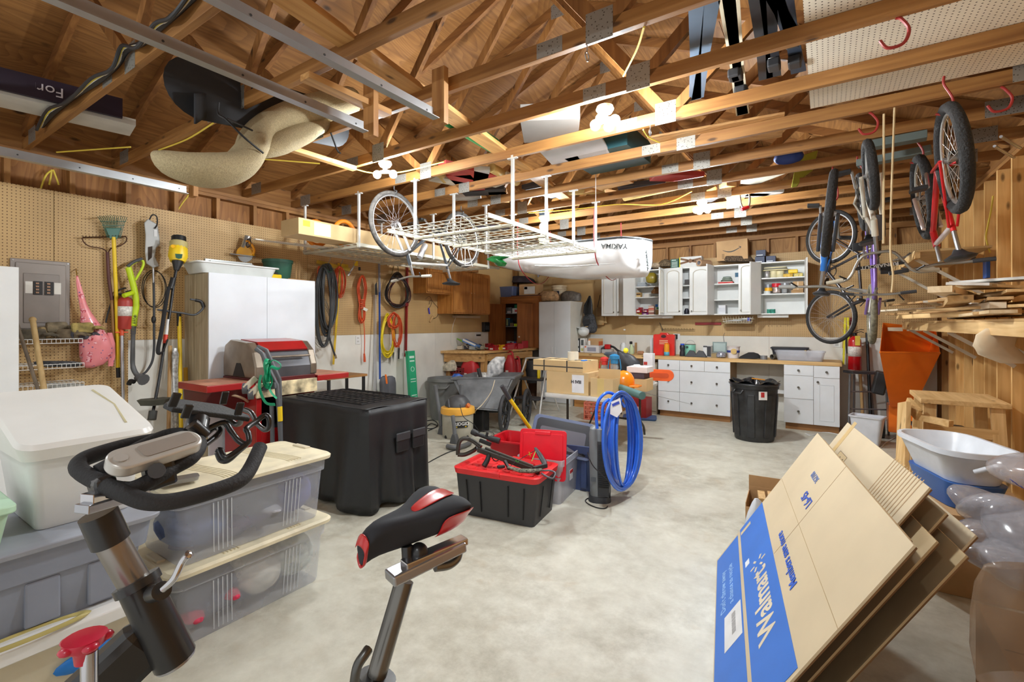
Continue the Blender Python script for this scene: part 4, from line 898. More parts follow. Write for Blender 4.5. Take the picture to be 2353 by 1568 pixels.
lump('long camouflage bundle lying under the shipping box',[(1690,602,38),(1688,597,42),(1688,590,38),(1688,587,20)],8.64,M((90,74,58),.9,var=.7,vs=60),'camo_bundle','bag',.35,.12,5,24)
for k,(a,b,zz,lb) in enumerate(((1735,1757,0,'lower navy blue shoe box on the rightmost wall cabinets'),(1737,1759,.105,'upper navy blue shoe box stacked above the rightmost wall cabinet'),(1760,1782,0,'single navy blue shoe box right of the stacked pair'))):
    t = carton(lb,a,b,8.58,z+zz,.10,.2,M((40,52,84),.5),group='navy blue shoe boxes');B().box(-.06,.03,-.1015,-.1003,.012,.026).obj('printed_line',M((220,224,230),.6),t)
for k,(a,b) in enumerate(((1467,1545),(1740,1812))):
    t = T('strip_light',['white strip light under the second wall cabinet','white strip light under the rightmost wall cabinet'][k],'light',(bx(a,8.6),8.6,ZU0-.001));w_ = bx(b,8.6)-bx(a,8.6)
    B().box(0,w_,0,.1,-.05,-.001).obj('housing',M((226,226,222),.4),t,bevel=.006)
t = T('paper_basket','white basket of papers hung under the fourth wall cabinet','basket',(bx(1695,8.6),8.68,ZU0-.14));w_ = (bx(1735,8.6)-bx(1657,8.6))
B().loft([(0,w_*.82,.16,.03),(.012,w_*.84,.17,.03)]).obj('base',M((206,200,176),.6),t);q = B()
for z0,f in ((.035,.88),(.07,.94)): q.tube([(x,y,z0) for x,y in rr(w_*f,.17+z0*.2,.03)],.004,5,True)
for i in range(12): x = -w_*.4+i*w_*.8/11;q.tube([(x,-.085,.01),(x*1.12,-.10,.11)],.003,4)
q.obj('wires',M((214,208,186),.6),t);rnd = random.Random(4)
for k in range(7): B().cb((-.1+.04*k,0,.035+.008*k),(.26-.02*k,.12,.006),rot=(0,.12*(rnd.random()-.5),.3*(rnd.random()-.5))).obj('papers',M((214,220,226),.7),t)
B().box(w_*.28,w_*.36,-.07,.05,.03,.09).obj('blue_packet',M((40,50,190),.5),t)
t = T('red_level','dark red bar fixed flat on the pegboard under the wall cabinets','level',PY(1627,744,8.83));w_ = bx(1658,8.83)-bx(1598,8.83);B().box(-w_/2,w_/2,-.008,.012,-.022,.022).obj('bar',M((150,18,24),.4),t,bevel=.003)
for k,xs in enumerate(((1769,'left'),(1789,'middle'),(1813,'right'))):
    t = T('peg_hooks','pair of bent wire hooks on the bare pegboard, the %s pair' % xs[1],'hook',PY(xs[0],750,YB))
    for dx in (-.02,.03): B().tube([(dx,-.001,0),(dx,-.03,0),(dx+.004,-.04,.012)],.0025,5).obj('hook',DGR,t)
t = T('peg_tool_rack','long row of small hooks on the pegboard behind the red tool case','rack',PY(1560,757,YB))
for r_ in range(2): B().box(-.3,.28,-.012,-.001,-.03*r_,-.03*r_+.006).obj('rail',M((110,90,60),.5,.4),t)
for i in range(12): B().tube([(-.28+.048*i,-.012,0),(-.28+.048*i,-.04,.004),(-.28+.048*i,-.04,.02)],.003,4).obj('hook',M((80,64,44),.5,.4),t)
t = T('long_punch','thin black rod standing against the pegboard behind the red tool case','tool',PY(1520,757,8.8));B().tube([PY(1516,742,8.8),PY(1523,759,8.8)],.006,6).obj('rod',BLK,t,world=True)
for x,y,lb in ((1435,758,'tiny white sticker on the back pegboard left of the tool case'),(1089,755,'')):
    if lb: o = B().cb(PY(x,y,YB-.002),(.04,.003,.025)).obj('sticker',WHT);setp(o,lb,'sticker')
Yh = 8.55
t = T('tool_backpack','dark grey tool backpack hanging beside the tall white cabinet','backpack',PY(1355,700,Yh))
XK = lambda x,y: PY(x,y,Yh)
blob([(1356,722,8),(1354,728,13),(1354,740,15),(1357,752,15),(1358,762,12),(1360,766,5)],XK,.6,20,lump=.08).obj('body',M((66,68,72),.85,var=.4,vs=40),t,world=True,smooth=60)
blob([(1355,680,2),(1354,690,6),(1352,702,10),(1351,716,11),(1353,726,9)],XK,.3,16,lump=.05).obj('top_flap',BLK,t,world=True,smooth=60)
pipe([XK(1352,720)+V((-.05,-.1,0)),XK(1350,700)+V((0,-.08,0)),XK(1355,681),XK(1359,705)+V((0,-.1,0)),XK(1357,724)+V((.02,-.12,0))],.012,'strap',M((30,30,32),.8),t)
B().rings([[XK(a,b_)+V((0,-.125+e,0)) for a,b_ in ((1346,736),(1360,734),(1362,745),(1348,747))] for e in (0,.01)]).obj('pocket',M((44,44,46),.8),t,world=True)
B().rings([[XK(a,b_)+V((0,-.128+e,0)) for a,b_ in ((1351,750.5),(1357,750),(1357,751.5),(1351,752))] for e in (0,.01)]).obj('badge',M((190,160,110),.6),t,world=True)
t = T('tool_pouch','tan leather tool pouch hanging on the pegboard beside the backpack','pouch',PY(1378,730,8.75));XK2 = lambda x,y: PY(x,y,8.74);TL = M((178,148,100),.7,var=.2)
blob([(1377,706,6),(1377,709,8),(1377,724,8),(1377,728,7)],XK2,.6,14).obj('pocket',M((130,100,64),.7),t,world=True,smooth=60);blob([(1379,727,8),(1379,730,10),(1379,743,10),(1379,747,8)],XK2,.5,14).obj('bag',TL,t,world=True,smooth=60)
blob([(1391,728,2),(1391,738,3),(1391,743,4)],XK2,.6,10).obj('side_loop',TL,t,world=True,smooth=60);pipe([XK2(1379,678),XK2(1376,692),XK2(1373,706)],.008,'strap',M((60,50,40),.7),t)
t = T('respirator_helmet','white hard hat perched beside the tall white cabinet above the bench','hard hat',PY(1340,775,8.45));p = PY(1341,762,8.45)
B().ball(p+V((0,0,.0)),.11,20,12,(1,1,.85)).obj('shell',M((222,226,226),.3,coat=.4),t,world=True,smooth=60)
B().rings([[V((p.x+.13*math.cos(a)*1.0-.02,p.y+.12*math.sin(a)-.0,p.z+.055+zz+.03*math.cos(a)*-1)) for a in [i*2*PI/24 for i in range(24)]] for zz in (0,.012)]).obj('brim',M((226,230,230),.3),t,world=True,smooth=40)
t.name = 'hard_hat'
def tall_cab():
    Yf = 8.1;xa,xb = bx(1238.5,Yf),bx(1310,Yf);zt = PY(1290,692.5,Yf).z
    t = T('tall_cabinet','tall white two-door cabinet between the open brown cabinet and the bench','cabinet',(xa,Yf,0));w = xb-xa
    B().box(.001,w,.019,YB-Yf-.003,.0,zt).obj('body',M((212,210,200),.45,var=.03),t,bevel=.002)
    for a,b in ((0,w/2-.0015),(w/2+.0015,w)):
        B().box(a,b,0,.018,.06,zt-.005).obj('door',M((214,218,220),.4,var=.02),t,bevel=.002)
    for x in (w/2-.04,w/2+.03):
        h_ = B().tube([(x,0,1.0),(x,-.02,1.005),(x,-.02,1.115),(x,0,1.12)],.005,6).obj('handle',WHT,t)
    return zt,xa,xb
ZTC,xta,xtb = tall_cab()
lump('flattened brown cardboard and foam bundle on the tall white cabinet',[(1262,692,18),(1262,686,22),(1261,676,21),(1262,670,16)],8.3,M((168,134,96),.8,var=.3,vs=20),'cardboard_bundle','bundle',.6,.12,4)
lump('grey plastic-wrapped bundle on the tall white cabinet beside the bucket',[(1312,692,22),(1312,682,23),(1312,674,21),(1308,669,8)],8.5,M((104,98,90),.5,var=.3,vs=20),'wrapped_bundle','bundle',.5,.12,6)
t = T('paint_bucket','cream five gallon bucket with a dark label on the tall white cabinet','bucket',(bx(1286,8.68),8.66,ZTC));s = px1(1286,8.66)
B().lathe([(0,.001),(14*s,.001),(16.5*s,36*s),(18*s,36*s),(18*s,39*s),(16*s,39*s),(14*s,.02),(0,.02)],28).obj('bucket',M((206,188,156),.5),t,smooth=40);B().lathe([(16.4*s,29*s),(17.6*s,29.5*s),(17.6*s,31*s),(16.4*s,31*s)],28,caps=False).obj('rib',M((206,188,156),.5),t,smooth=40)
B().lathe([(15.6*s,12*s),(16.2*s,26*s)],28,caps=False).obj('label',M((196,180,150),.5),t,solid=.001)
B().box(-.07,.07,-16.4*s,-15.0*s,12*s,26*s).obj('dark_label',M((44,50,72),.5),t)
t = T('wire_rack','grey metal wire shelf panel hanging above the tall white cabinet','rack',PY(1235,625,8.3));q = B()
q.tube([PY(1237,632,8.0),PY(1345,624,8.0)],.016,8);q.tube([PY(1300,632,8.75),PY(1382,633,8.75)],.012,8);q.tube([PY(1235,610,8.0),PY(1237,637,8.0)],.02,8);q.tube([PY(1340,612,8.0),PY(1342,636,8.0)],.012,8)
for i in range(11): q.tube([PY(1243+i*9.5,631.5-i*.7,8.0),PY(1243+i*9.5+22,631-i*.7,8.7)+V((0,0,.12))],.009,6)
q.tube([V((PY(1240,612,8.0).x,8.0,CL)),PY(1235,612,8.0)],.01,6);q.tube([V((PY(1340,612,8.0).x,8.0,CL)),PY(1340,612,8.0)],.01,6);q.obj('frame',M((110,112,122),.4,.6),t,world=True,smooth=40)
ZBN = 1.10
BRN = WOOD((146,88,42),(116,66,28),2,rough=.4,knots=False,sc=1.4)
xa,xb = XL+.02,bx(1237.5,8.1);w = xb-xa;zt = PY(1190,684,8.1).z;h = zt-ZBN
t = T('brown_cabinet','brown wooden cabinet with both doors open on the corner workbench','cabinet',(xa,8.1,ZBN));D = .5
B().box(0,.02,.0,D,0,h).obj('side_panel',BRN,t);B().box(w-.02,w,0,D,0,h).obj('side_panel',BRN,t);B().box(.02,w-.02,D-.01,D,0,h).obj('back_panel',M((66,54,44),.7),t)
B().box(-.0,w+.02,-.02,D,h-.0,h+.02).obj('top_panel',WOOD((168,106,48),(136,80,32),0,knots=False),t,bevel=.003);B().box(.02,w-.02,0,.02,h-.12,h-.001).obj('top_rail',WOOD((168,106,48),(136,80,32),0,knots=False),t)
B().box(w-.14,w-.02,0,.02,0,h-.12).obj('stile',BRN,t);B().box(.02,.12,0,.02,0,h-.12).obj('stile',BRN,t)
zs1 = PY(1180,720.5,8.15).z-ZBN;zs2 = PY(1180,750.5,8.15).z-ZBN
for zz in (zs1,zs2): B().box(.021,w-.021,.03,D-.011,zz-.008,zz).obj('shelf',M((160,164,170),.4,.3),t)
dh = h-.13
d1 = B().box(-.42,0,-.02,0,.01,dh).obj('door',BRN,t,bevel=.003);d1.location = (.12,-.001,0);d1.rotation_euler = (0,0,R(70))
d2 = B().box(0,.36,-.02,0,.01,dh).obj('door',WOOD((160,100,52),(128,76,34),2,rough=.35,knots=False),t,bevel=.003);d2.location = (w-.12,-.003,0);d2.rotation_euler = (0,0,R(-118))
B().ball((.33,.015,.22),.017,10,8).obj('knob',M((226,222,214),.3),d2,smooth=60)
YI = 8.25
for lb,x0,x1,zz,hh,c,dc in (('grey striped tin on the upper shelf of the brown cabinet',1163,1175,zs1,.13,(120,116,112),[(.2,.9,.1,.4,(220,200,196))]),
     ('white box with a red mark on the upper shelf of the brown cabinet',1177,1193,zs1,.11,(222,220,216),[(.35,.7,.3,.7,(206,90,90))]),('green packet above the white box in the brown cabinet',1182,1195,zs1+.111,.07,(30,120,76),None),
     ('round cream carton at the right of the brown cabinet upper shelf',1194,1206,zs1,.12,(196,160,124),None),('teal lidded jar row on the lower shelf of the brown cabinet',1160,1172,zs2,.17,(40,60,66),[(.3,.6,.1,.9,(180,180,120)),(0,1,.9,1,(60,140,170))]),
     ('small brown stack on the lower shelf of the brown cabinet',1172,1179,zs2,.07,(120,96,72),None),('bright yellow-green box on the lower shelf of the brown cabinet',1181,1190,zs2,.055,(200,220,30),None),('dark tools box on the lower shelf right of the yellow-green box',1191,1204,zs2,.09,(90,84,80),None),
     ('white packet at the bottom of the brown cabinet',1164,1176,.03,.08,(206,206,204),None),('blue capped bottle at the bottom of the brown cabinet',1181,1189,.0,.10,(50,100,180),None),('clear tub at the bottom of the brown cabinet',1172,1181,.0,.1,(180,180,186),None)):
    carton(lb,x0,x1,YI,ZBN+max(zz,.001),hh,.12,M(c,.5,var=.15,vs=30),deco=dc)
tz = ZBN+h+.021
t = T('blue_crate','translucent blue plastic crate on the brown cabinet','crate',(bx(1171,8.25)+.0,8.28,tz));s = px1(1171,8.28)
B().loft([(0,34*s,.3,.03),(.2,38*s,.34,.03),(.2,40*s,.36,.03),(.215,40*s,.36,.03)]).obj('crate',M((92,106,142),.35,alpha=.85),t,smooth=40);
carton('brown carton with a white label on the brown cabinet',1193,1231,8.2,tz,.25,.3,CRD2,deco=[(.3,.95,.2,.8,(214,214,210)),(.32,.5,.58,.78,(140,130,124))])
o = B().box(bx(1177,8.12),bx(1242,8.12)-.02,8.08,8.19,tz,tz+.02).obj('brown_tray',M((84,48,34),.5));setp(o,'flat dark brown tray on the front of the brown cabinet top','tray')
lump('dark hanging bag and cords in the corner above the blue crate',[(1158,652,9),(1157,640,10),(1157,628,9),(1156,618,5)],8.6,M((44,40,42),.8,var=.3),'dark_bag','bag',.8,.2)
lump('low dark bundle in the corner behind the carton',[(1200,650,28),(1198,642,26),(1195,635,14)],8.7,M((56,46,50),.9,var=.3),'dark_bundle','bundle',.5,.2)
BT = WOOD((222,182,122),(190,144,84),1,knots=True)
t = T('corner_workbench','rough wooden workbench in the back left corner with red bins on it','workbench',(XL,6.3,0))
B().prism([(XL+.001,6.28),(-4.93,6.62),(-4.80,8.05),(-4.80,YB-.001),(XL+.001,YB-.001)],ZBN-.045,ZBN).obj('worktop',BT,t,world=True,bevel=.003)
B().beam((XL+.02,6.36,ZBN-.12),(-4.97,6.68,ZBN-.12),.04,.15,(0,0,1)).obj('front_rail',WOOD((206,160,100),(170,124,66),0),t,world=True)
B().beam((-4.95,6.72,ZBN-.12),(-4.85,8.06,ZBN-.12),.04,.12,(0,0,1)).obj('side_rail',BT,t,world=True)
for x,y in ((-5.02,6.72),(-4.90,7.9),(XL+.07,6.45)): B().box(x-.045,x+.045,y-.045,y+.045,0,ZBN-.046).obj('leg',WOOD((206,160,100),(170,124,66),2),t,world=True)
for a,b_ in (((XL+.01,6.285),(-5.45,6.385)),((-5.4,6.41),(-5.15,6.53))): B().beam((*a,ZBN-.02),(*b_,ZBN-.02),.02,.04,(0,0,1)).obj('edge_block',WOOD((206,160,100),(170,124,66),0),t,world=True) if False else None
def on(x,Yv): return (bx(x,Yv),Yv,ZBN+.001)
for k,(x,Yv,w_,d_,h_,mt,lb,rz) in enumerate(((1124,7.05,.11,.16,.11,RB,'tall red bin at the left end of the bin row, tipped lid',.3),(1135,6.95,.13,.16,.09,RB,'front red bin with a white label on the corner bench',.1),(1149,7.1,.12,.16,.09,M((240,196,20),.35),'yellow bin between red bins on the corner bench',.1),
     (1164,7.2,.16,.18,.095,RB,'wide red bin right of the yellow bin',.0),(1176,7.45,.13,.16,.11,RB,'red bin fourth along the corner bench',.1),(1190,7.6,.13,.16,.10,RB,'red bin before the brown cabinet door',-.1),(1200,7.9,.15,.18,.14,RB,'red bin deepest against the brown cabinet',-.2))):
    bin_(lb,on(x,Yv),w_,d_,h_,mt,rz,'plastic bins on the corner bench',fill=(150,30,34) if mt is RB else (220,170,30))
t = T('tile_saw','blue and white tool in a clamshell on the heap on the corner bench','package',on(1083,6.75));B().cb((0,0,.12),(.34,.12,.05),rot=(0,.35,.1)).obj('package',M((90,140,210),.4),t,bevel=.01);B().cb((0,-.055,.14),(.28,.02,.03),rot=(0,.35,.1)).obj('white_sheet',WHT,t);t.name = 'blister_pack'
rnd = random.Random(11)
HEAP = [((196,186,166),'cream plastic tray'),((90,90,92),'dark grey power tool'),((206,206,200),'white plastic guard'),((130,132,126),'grey pump bottle'),((60,62,60),'black cord bundle'),((176,170,150),'beige bracket')]
for k,(c,nm) in enumerate(HEAP):
    x = 1060+k*9.0;Yv = 6.72+.08*(k % 3);s_ = .09+.03*rnd.random();q = B()
    q.cb((0,0,.04),(s_*1.6,.1,.06),rot=(0,.3*(rnd.random()-.5),rnd.random()));q.tube(spl([(0,0,.06),(s_*.6,.02,.1),(s_,-.03,.05),(s_*1.3,.05,.02)],4),.014,8)
    o = q.obj(nm.replace(' ','_').split('_',1)[1],M(c,.5,var=.15),bevel=.01,smooth=50);o.location = on(x,Yv);o.rotation_euler = (0,0,rnd.random()*2)
    setp(o,'%s in the clutter on the left end of the corner bench' % nm,'tool')
o = B().tube([(-.12,0,.2),(.02,0,.15)],[.012,.02],8).obj('green_tool',M((120,170,60),.5));o.location = on(1062,6.7);setp(o,'small green-tipped tool poking left from the bench clutter','tool')
YF_,ZB = 8.19,1.02
xb0,xb1 = bx(1318,YF_),bx(1935,YF_)
t = T('long_workbench','long pine worktop along the back wall over white drawer units','worktop',(xb0,YF_,ZB))
BW = WOOD((228,192,134),(200,156,96),0)
B().box(xb0,xb1,YF_,YB-.001,ZB-.055,ZB).obj('worktop',BW,t,world=True,bevel=.003)
B().box(xb0,xb1,YB-.022,YB-.001,ZB+.0005,ZB+.04).obj('upstand',BW,t,world=True) if False else None
setp(t,group=None)
KN = M((110,106,98),.3,.8)
def base_unit(label,x0,x1,cols,toe=.1,mat=M((226,229,232),.35,var=.02),side=M((172,150,120),.7),knobs=True):
    xa,xb = bx(x0,YF_),bx(x1,YF_);w = xb-xa;z1 = ZB-.056
    t = T('drawer_unit',label,'cabinet',(xa,YF_,0));
    B().box(0,w,.02,YB-YF_-.003,toe,z1).obj('body',side,t);B().box(.02,w-.01,.05,.5,0,toe-.0005).obj('plinth',M((150,104,58),.6),t)
    for (a,b_,rows) in cols:
        for (c0,c1,kind) in rows:
            z0,zz1 = toe+c0*(z1-toe)+.0025,toe+c1*(z1-toe)-.0025;x_0,x_1 = a*w+.002,b_*w-.002
            d = B().box(x_0,x_1,0,.019,z0,zz1).obj('door' if kind == 'door' else 'drawer',mat,t,bevel=.002)
            ks = [(x_0+x_1)/2] if kind == 'd1' else [x_0+(x_1-x_0)*.25,x_0+(x_1-x_0)*.75] if kind == 'd2' else [x_0+.05]
            zk = (z0+zz1)/2 if kind != 'door' else zz1-.06
            if kind == 'door':
                q = B();q.tube([(x_0+.07,-.001,z0+.07),(x_1-.07,-.001,z0+.07),(x_1-.07,-.001,zz1-.10),(x_0+.07,-.001,zz1-.10)],.005,6,True);q.obj('moulding',mat,d,smooth=50)
            for kx in ks: B().tube([(kx,0,zk),(kx,-.012,zk),(kx,-.024,zk)],[.007,.007,.017],12).obj('knob',KN,d,smooth=40)
    return t
base_unit('wide white drawer unit with seven drawers under the long worktop',1512,1678,[(0,.315,[(0,.38,'d1'),(.38,.80,'d1'),(.80,1,'d1')]),(.315,1,[(0,.38,'d2'),(.38,.80,'d2')]),(.315,.66,[(.80,1,'d1')]),(.66,1,[(.80,1,'d1')])])
base_unit('white drawer unit with a door at the right end of the long worktop',1801,1930,[(0,.545,[(0,.42,'d1'),(.42,.82,'d1'),(.82,1,'d1')]),(.545,1,[(0,.80,'door'),(.80,1,'d1')])])
OK2 = WOOD((196,142,80),(164,112,56),0,knots=False)
xa,xb = bx(1318.5,YF_),bx(1430,YF_)
t = T('oak_base_cabinet','oak fronted base cabinet half hidden behind the folding table','cabinet',(xa,YF_,0));w = xb-xa
B().box(0,w,.02,.6,0,ZB-.056).obj('body',OK2,t);dr = B().box(.01,w-.01,0,.019,.75,ZB-.06).obj('drawer',OK2,t,bevel=.003);B().ball((w*.18,-.015,.84),.014,10,8).obj('knob',M((220,200,160),.4),dr)
for k in range(2): B().box(.01+k*w/2,w/2-.01+k*w/2,0,.019,.08,.74).obj('door',OK2,t,bevel=.003)
t = T('grey_cabinet','grey side cabinet left of the wide white drawer unit','cabinet',(bx(1484,8.3),8.3,0));B().box(0,bx(1512,8.3)-bx(1484,8.3)-.01,0,.5,0,.90).obj('body',M((176,166,146),.6),t,bevel=.003);B().box(.01,bx(1512,8.3)-bx(1484,8.3)-.02,-.015,-.001,.05,.85).obj('door',M((180,170,150),.6),t,bevel=.002)
t = T('kneehole_rail','white shelf rail across the opening behind the black trash can','shelf',(bx(1680,8.7),8.7,.5));B().box(bx(1690,8.7),bx(1803,8.7),8.68,8.72,.46,.52).obj('rail',WHT,t,world=True)
Z = ZB+.0008
carton('black box with white script lettering at the left end of the long bench',1323,1332,8.45,Z,.27,.12,M((34,34,36),.5),deco=[(.2,.8,.45,.85,(206,206,206)),(.2,.8,.1,.3,(220,220,220))])
carton('white box with a dark round picture beside the black box on the bench',1333,1343,8.45,Z,.27,.12,M((222,222,220),.5),deco=[(.2,.8,.5,.9,(80,84,84)),(.2,.7,.1,.3,(190,190,120))])
t = carton('white printed carton with open brown flaps on the long bench',1343,1376,8.4,Z,.14,.2,M((216,216,218),.5),deco=[(.2,.8,.2,.75,(150,154,172)),(.03,.12,.7,.9,(220,90,40))]);w_ = bx(1376,8.4)-bx(1343,8.4)
B().box(-w_/2,w_/2,.095,.1,.141,.27).obj('flap',CRD,t);B().box(w_/2-.004,w_/2,-.1,.09,.141,.22).obj('flap',M((206,100,50),.7),t)
jar('white and orange glue bottle in the open carton on the bench',1354,8.5,Z+.141,.025,.09,M((230,226,220),.4),M((236,120,40),.4),'glue_bottle','bottle')
t = carton('grey instrument case beside the red tool on the long bench',1383,1405,8.45,Z,.07,.14,M((176,176,178),.4));
t = T('red_tool','red and black tool lying on the grey case on the long bench','tool',(bx(1397,8.5),8.5,Z+.071));B().cb((0,0,.05),(.11,.1,.09)).obj('body',RED,t,bevel=.015);B().tube(spl([(.05,0,.06),(.12,0,.04),(.2,0,-.02),(.3,0,-.055)],5),.02,10).obj('handle',BLK,t,smooth=50);B().tube([(-.05,0,.04),(-.12,0,.0)],.03,10).obj('head',DGR,t)
jar('white pump bottle on the long bench',1432,8.55,Z,7*px1(1432,8.55),.2,M((226,230,232),.3),None,'white_bottle','bottle',[(.95,0),(1,.04),(1,.7),(.85,.85),(.6,.95),(.55,1)])
t = jar('pale green spray bottle with a black trigger on the long bench',1451,8.5,Z,5.5*px1(1451,8.5),.18,M((196,214,170),.25,alpha=.9),None,'spray_bottle','bottle',[(1,0),(1,.55),(.5,.85),(.35,1)]);B().cb((-.005,-.01,.205),(.05,.03,.05)).obj('trigger',BLK,t,bevel=.008)
t = T('small_board','thin upright pale board behind the spray bottle','board',(bx(1462,8.75),8.75,Z));B().box(-.01,.01,-.06,.02,0,.2).obj('board',WDH,t)
carton('small brown ceramic block on the bench right of the spray bottle',1464,1477,8.45,Z,.06,.08,M((176,130,96),.6),bev=.015,name='block')
p = (bx(1526,8.42),8.42,Z)
t = T('tool_case','upright bright red hard plastic tool case with a carry handle on the bench','case',p);s = px1(1526,8.42);W2_,H2 = 24*s,52*s
sh = [(-W2_,0),(W2_,0),(W2_,H2*.9),(W2_*.85,H2*.93),(W2_*.45,H2*.93),(W2_*.3,H2),(-W2_*.3,H2),(-W2_*.45,H2*.93),(-W2_*.85,H2*.93),(-W2_,H2*.9)]
B().prism(sh,-.05,.03,RX(PI/2)).obj('shell',M((216,44,34),.35,var=.08),t,bevel=.01);B().prism([(a*1.0,b_*.985) for a,b_ in sh],-.075,-.0505,RX(PI/2) @ TR(0,0,0)).obj('back_shell',M((110,108,120),.5),t,bevel=.006)
B().lathe([(0,0),(.045,0),(.045,.002),(0,.002)],20,m=TR(0,-.0325,H2*.84) @ RX(PI/2) @ Matrix.Diagonal((1,.6,1,1))).obj('handle_hole',M((70,30,30),.6),t)
q = B()
for k in range(3): q.box(-W2_*.4,W2_*.4,-.033,-.031,H2*(.5+.07*k),H2*(.53+.07*k))
q.obj('moulded_logo',M((226,190,150),.5),t)
jar('orange and blue cleaner can in front of the red tool case',1532,8.30,Z,6*px1(1532,8.3),.20,M((240,160,40),.35),M((236,130,30),.4),'cleaner_can','can',[(1,0),(1,1)],None,(.02,.35),M((90,170,200),.4))
t = carton('narrow white carton standing at the left of the red case',1494,1501,8.5,Z,.30,.08,M((214,216,220),.5));
t = T('wall_outlet','white outlet with black plugs behind the red tool case','outlet',PY(1555,775,YB));B().box(-.06,.06,-.008,-.001,-.06,.06).obj('plate',WHT,t);B().box(-.03,.02,-.05,-.009,-.03,.05).obj('plug',BLK,t,bevel=.005)
jar('black sports bottle with a blue cap on the bench',1568,8.4,Z,6*px1(1568,8.4),.19,M((44,46,54),.4),M((40,80,200),.4),'sports_bottle','bottle',[(.95,0),(1,.05),(1,.3),(.8,.5),(1,.7),(1,.9),(.7,1)])
t = jar('mint green paint can with a wire handle on the bench',1586,8.5,Z,12*px1(1586,8.5),.20,M((140,208,186),.35,.1),None,'paint_can','can',[(1,0),(1,1)]);r_ = 12*px1(1586,8.5);B().torus((0,0,.2),r_*.97,.006,24,6).obj('rim',STL,t);B().torus((0,0,.19),r_*.9,.002,20,4,'x',a0=0,a1=PI,m=RZ(PI/2)).obj('wire_handle',STL,t);B().cyl((-.03,-r_*.97,.155),(-.03,-r_*1.03,.155),.02).obj('printed_dot',M((30,60,56),.5),t)
for k,(x,lb) in enumerate(((1589,'black funnel-shaped nozzle lying before the mint paint can'),(1610,'second black flat nozzle right of the mint paint can'))):
    t = T('nozzle',lb,'nozzle',(bx(x,8.32),8.32,Z));B().add([(-.1,-.05,0),(.1,-.05,0),(.1,.05,0),(-.1,.05,0),(-.03,-.02,.11),(.04,-.02,.1),(.04,.02,.1),(-.03,.02,.11)],[(0,3,2,1),(4,5,6,7),(0,1,5,4),(1,2,6,5),(2,3,7,6),(3,0,4,7)]).obj('nozzle',M((52,52,56),.5),t,bevel=.006)
carton('white tub with a black floral pattern on the bench',1615,1634,8.35,Z,.19,.13,M((214,214,214),.5),deco=[(.5,.98,.05,.95,(54,54,58)),(.05,.5,.86,.98,(60,60,60))],name='floral_tub',cat='tub')
t = T('metal_box','small grey metal box with its lid propped open on the bench','box',(bx(1650,8.4),8.45,Z));B().box(-.11,.11,-.08,.08,0,.06).obj('box',M((150,130,90),.6),t);B().cb((0,.09,.16),(.22,.015,.18)).obj('lid',M((130,146,144),.4,.4),t,bevel=.004);B().cb((0,.081,.16),(.18,.005,.14)).obj('lid_inset',M((170,186,184),.4,.3),t)
B().tube([(.07,.09,.25),(.06,.08,.34),(.08,.06,.4)],.004,5).obj('cord',DGR,t)
lump('crumpled silver and blue packet on the bench edge',[(1656,821,10),(1656,816,12),(1656,811,8),(1656,808,3)],8.26,M((180,184,200),.25,.6,var=.4,vs=60),'foil_packet','packet',.6,.3)
t = jar('white lidless bucket with blue and gold label on the bench',1685,8.4,Z,14*px1(1685,8.4),.19,M((218,210,208),.4),None,'label_bucket','bucket',[(.86,0),(1,.95),(1.08,.95),(1.08,1)]);r_ = 14*px1(1685,8.4)
B().lathe([(r_*.965,.09),(r_*.985,.125)],28,caps=False).obj('blue_band',M((40,60,150),.5),t,solid=.001);B().lathe([(0,0),(.045,0),(.045,.003),(0,.003)],24,m=TR(.02,-r_*.96,.11) @ RX(PI/2)).obj('gold_badge',M((206,176,110),.5),t)
o = lump('black cloth heap spread on the long bench',[(1722,824,26),(1724,819,23),(1727,813,14),(1726,810,6)],8.35,M((40,40,42),.9),'black_cloth','cloth',.5,.2,3)
roll('small grey duct tape roll lying by the black cloth',1755,8.3,Z,.05,.06,M((140,142,146),.35,.4));
t = T('pipe_offcut','short dark grey pipe offcut on the bench by the clear tote','pipe',(bx(1774,8.35),8.35,Z+.042));B().lathe([(.03,0),(.04,0),(.04,.16),(.03,.16),(.03,0)],20,caps=False,m=RZ(-.6) @ RX(-PI/2)).obj('pipe',M((86,82,74),.6),t,smooth=40)
def tote(label,loc,w,d,h,mat,lidm,rz=0,lid=True,name='storage_tote',taper=.88,lip=.03,group=None,clearh=True):
    t = T(name,label,'tote',loc,rz,group)
    r = .04
    secs = [(0,w*taper,d*taper,r),(h*.86,w*.97,d*.97,r),(h*.86,w*1.0,d*1.0,r),(h,w,d,r)]
    inn = [(h,w-.02,d-.02,r),(h*.86,w*.97-.02,d*.97-.02,r),(.01,w*taper-.02,d*taper-.02,r)]
    if lid: B().loft(secs).obj('tub',mat,t,smooth=35)
    else: B().loft(secs+inn).obj('tub',mat,t,smooth=35)
    if lid: l = B().loft([(h+.001,w+lip,d+lip,r),(h+.02,w+lip,d+lip,r),(h+.026,w+lip-.02,d+lip-.02,r)]).obj('lid',lidm,t,smooth=35)
    return t
p = (bx(1814,8.6),8.62,Z+.0);s = px1(1814,8.6)
tote('black lidded tote at the back of the long bench',(p[0],8.66,Z),72*s,.26,.16,M((48,50,60),.45),M((44,46,54),.45))
t = tote('clear shallow tote with odds and ends at the right end of the bench',(bx(1838,8.35),8.36,Z),100*px1(1838,8.35),.28,.15,M((206,208,216),.2,alpha=.42),None,lid=False);q = B();rnd = random.Random(3)
B().loft([(.012,80*px1(1838,8.35),.2,.03),(.05,84*px1(1838,8.35),.22,.03)]).obj('contents',M((190,180,180),.7,var=.5,vs=30),t)
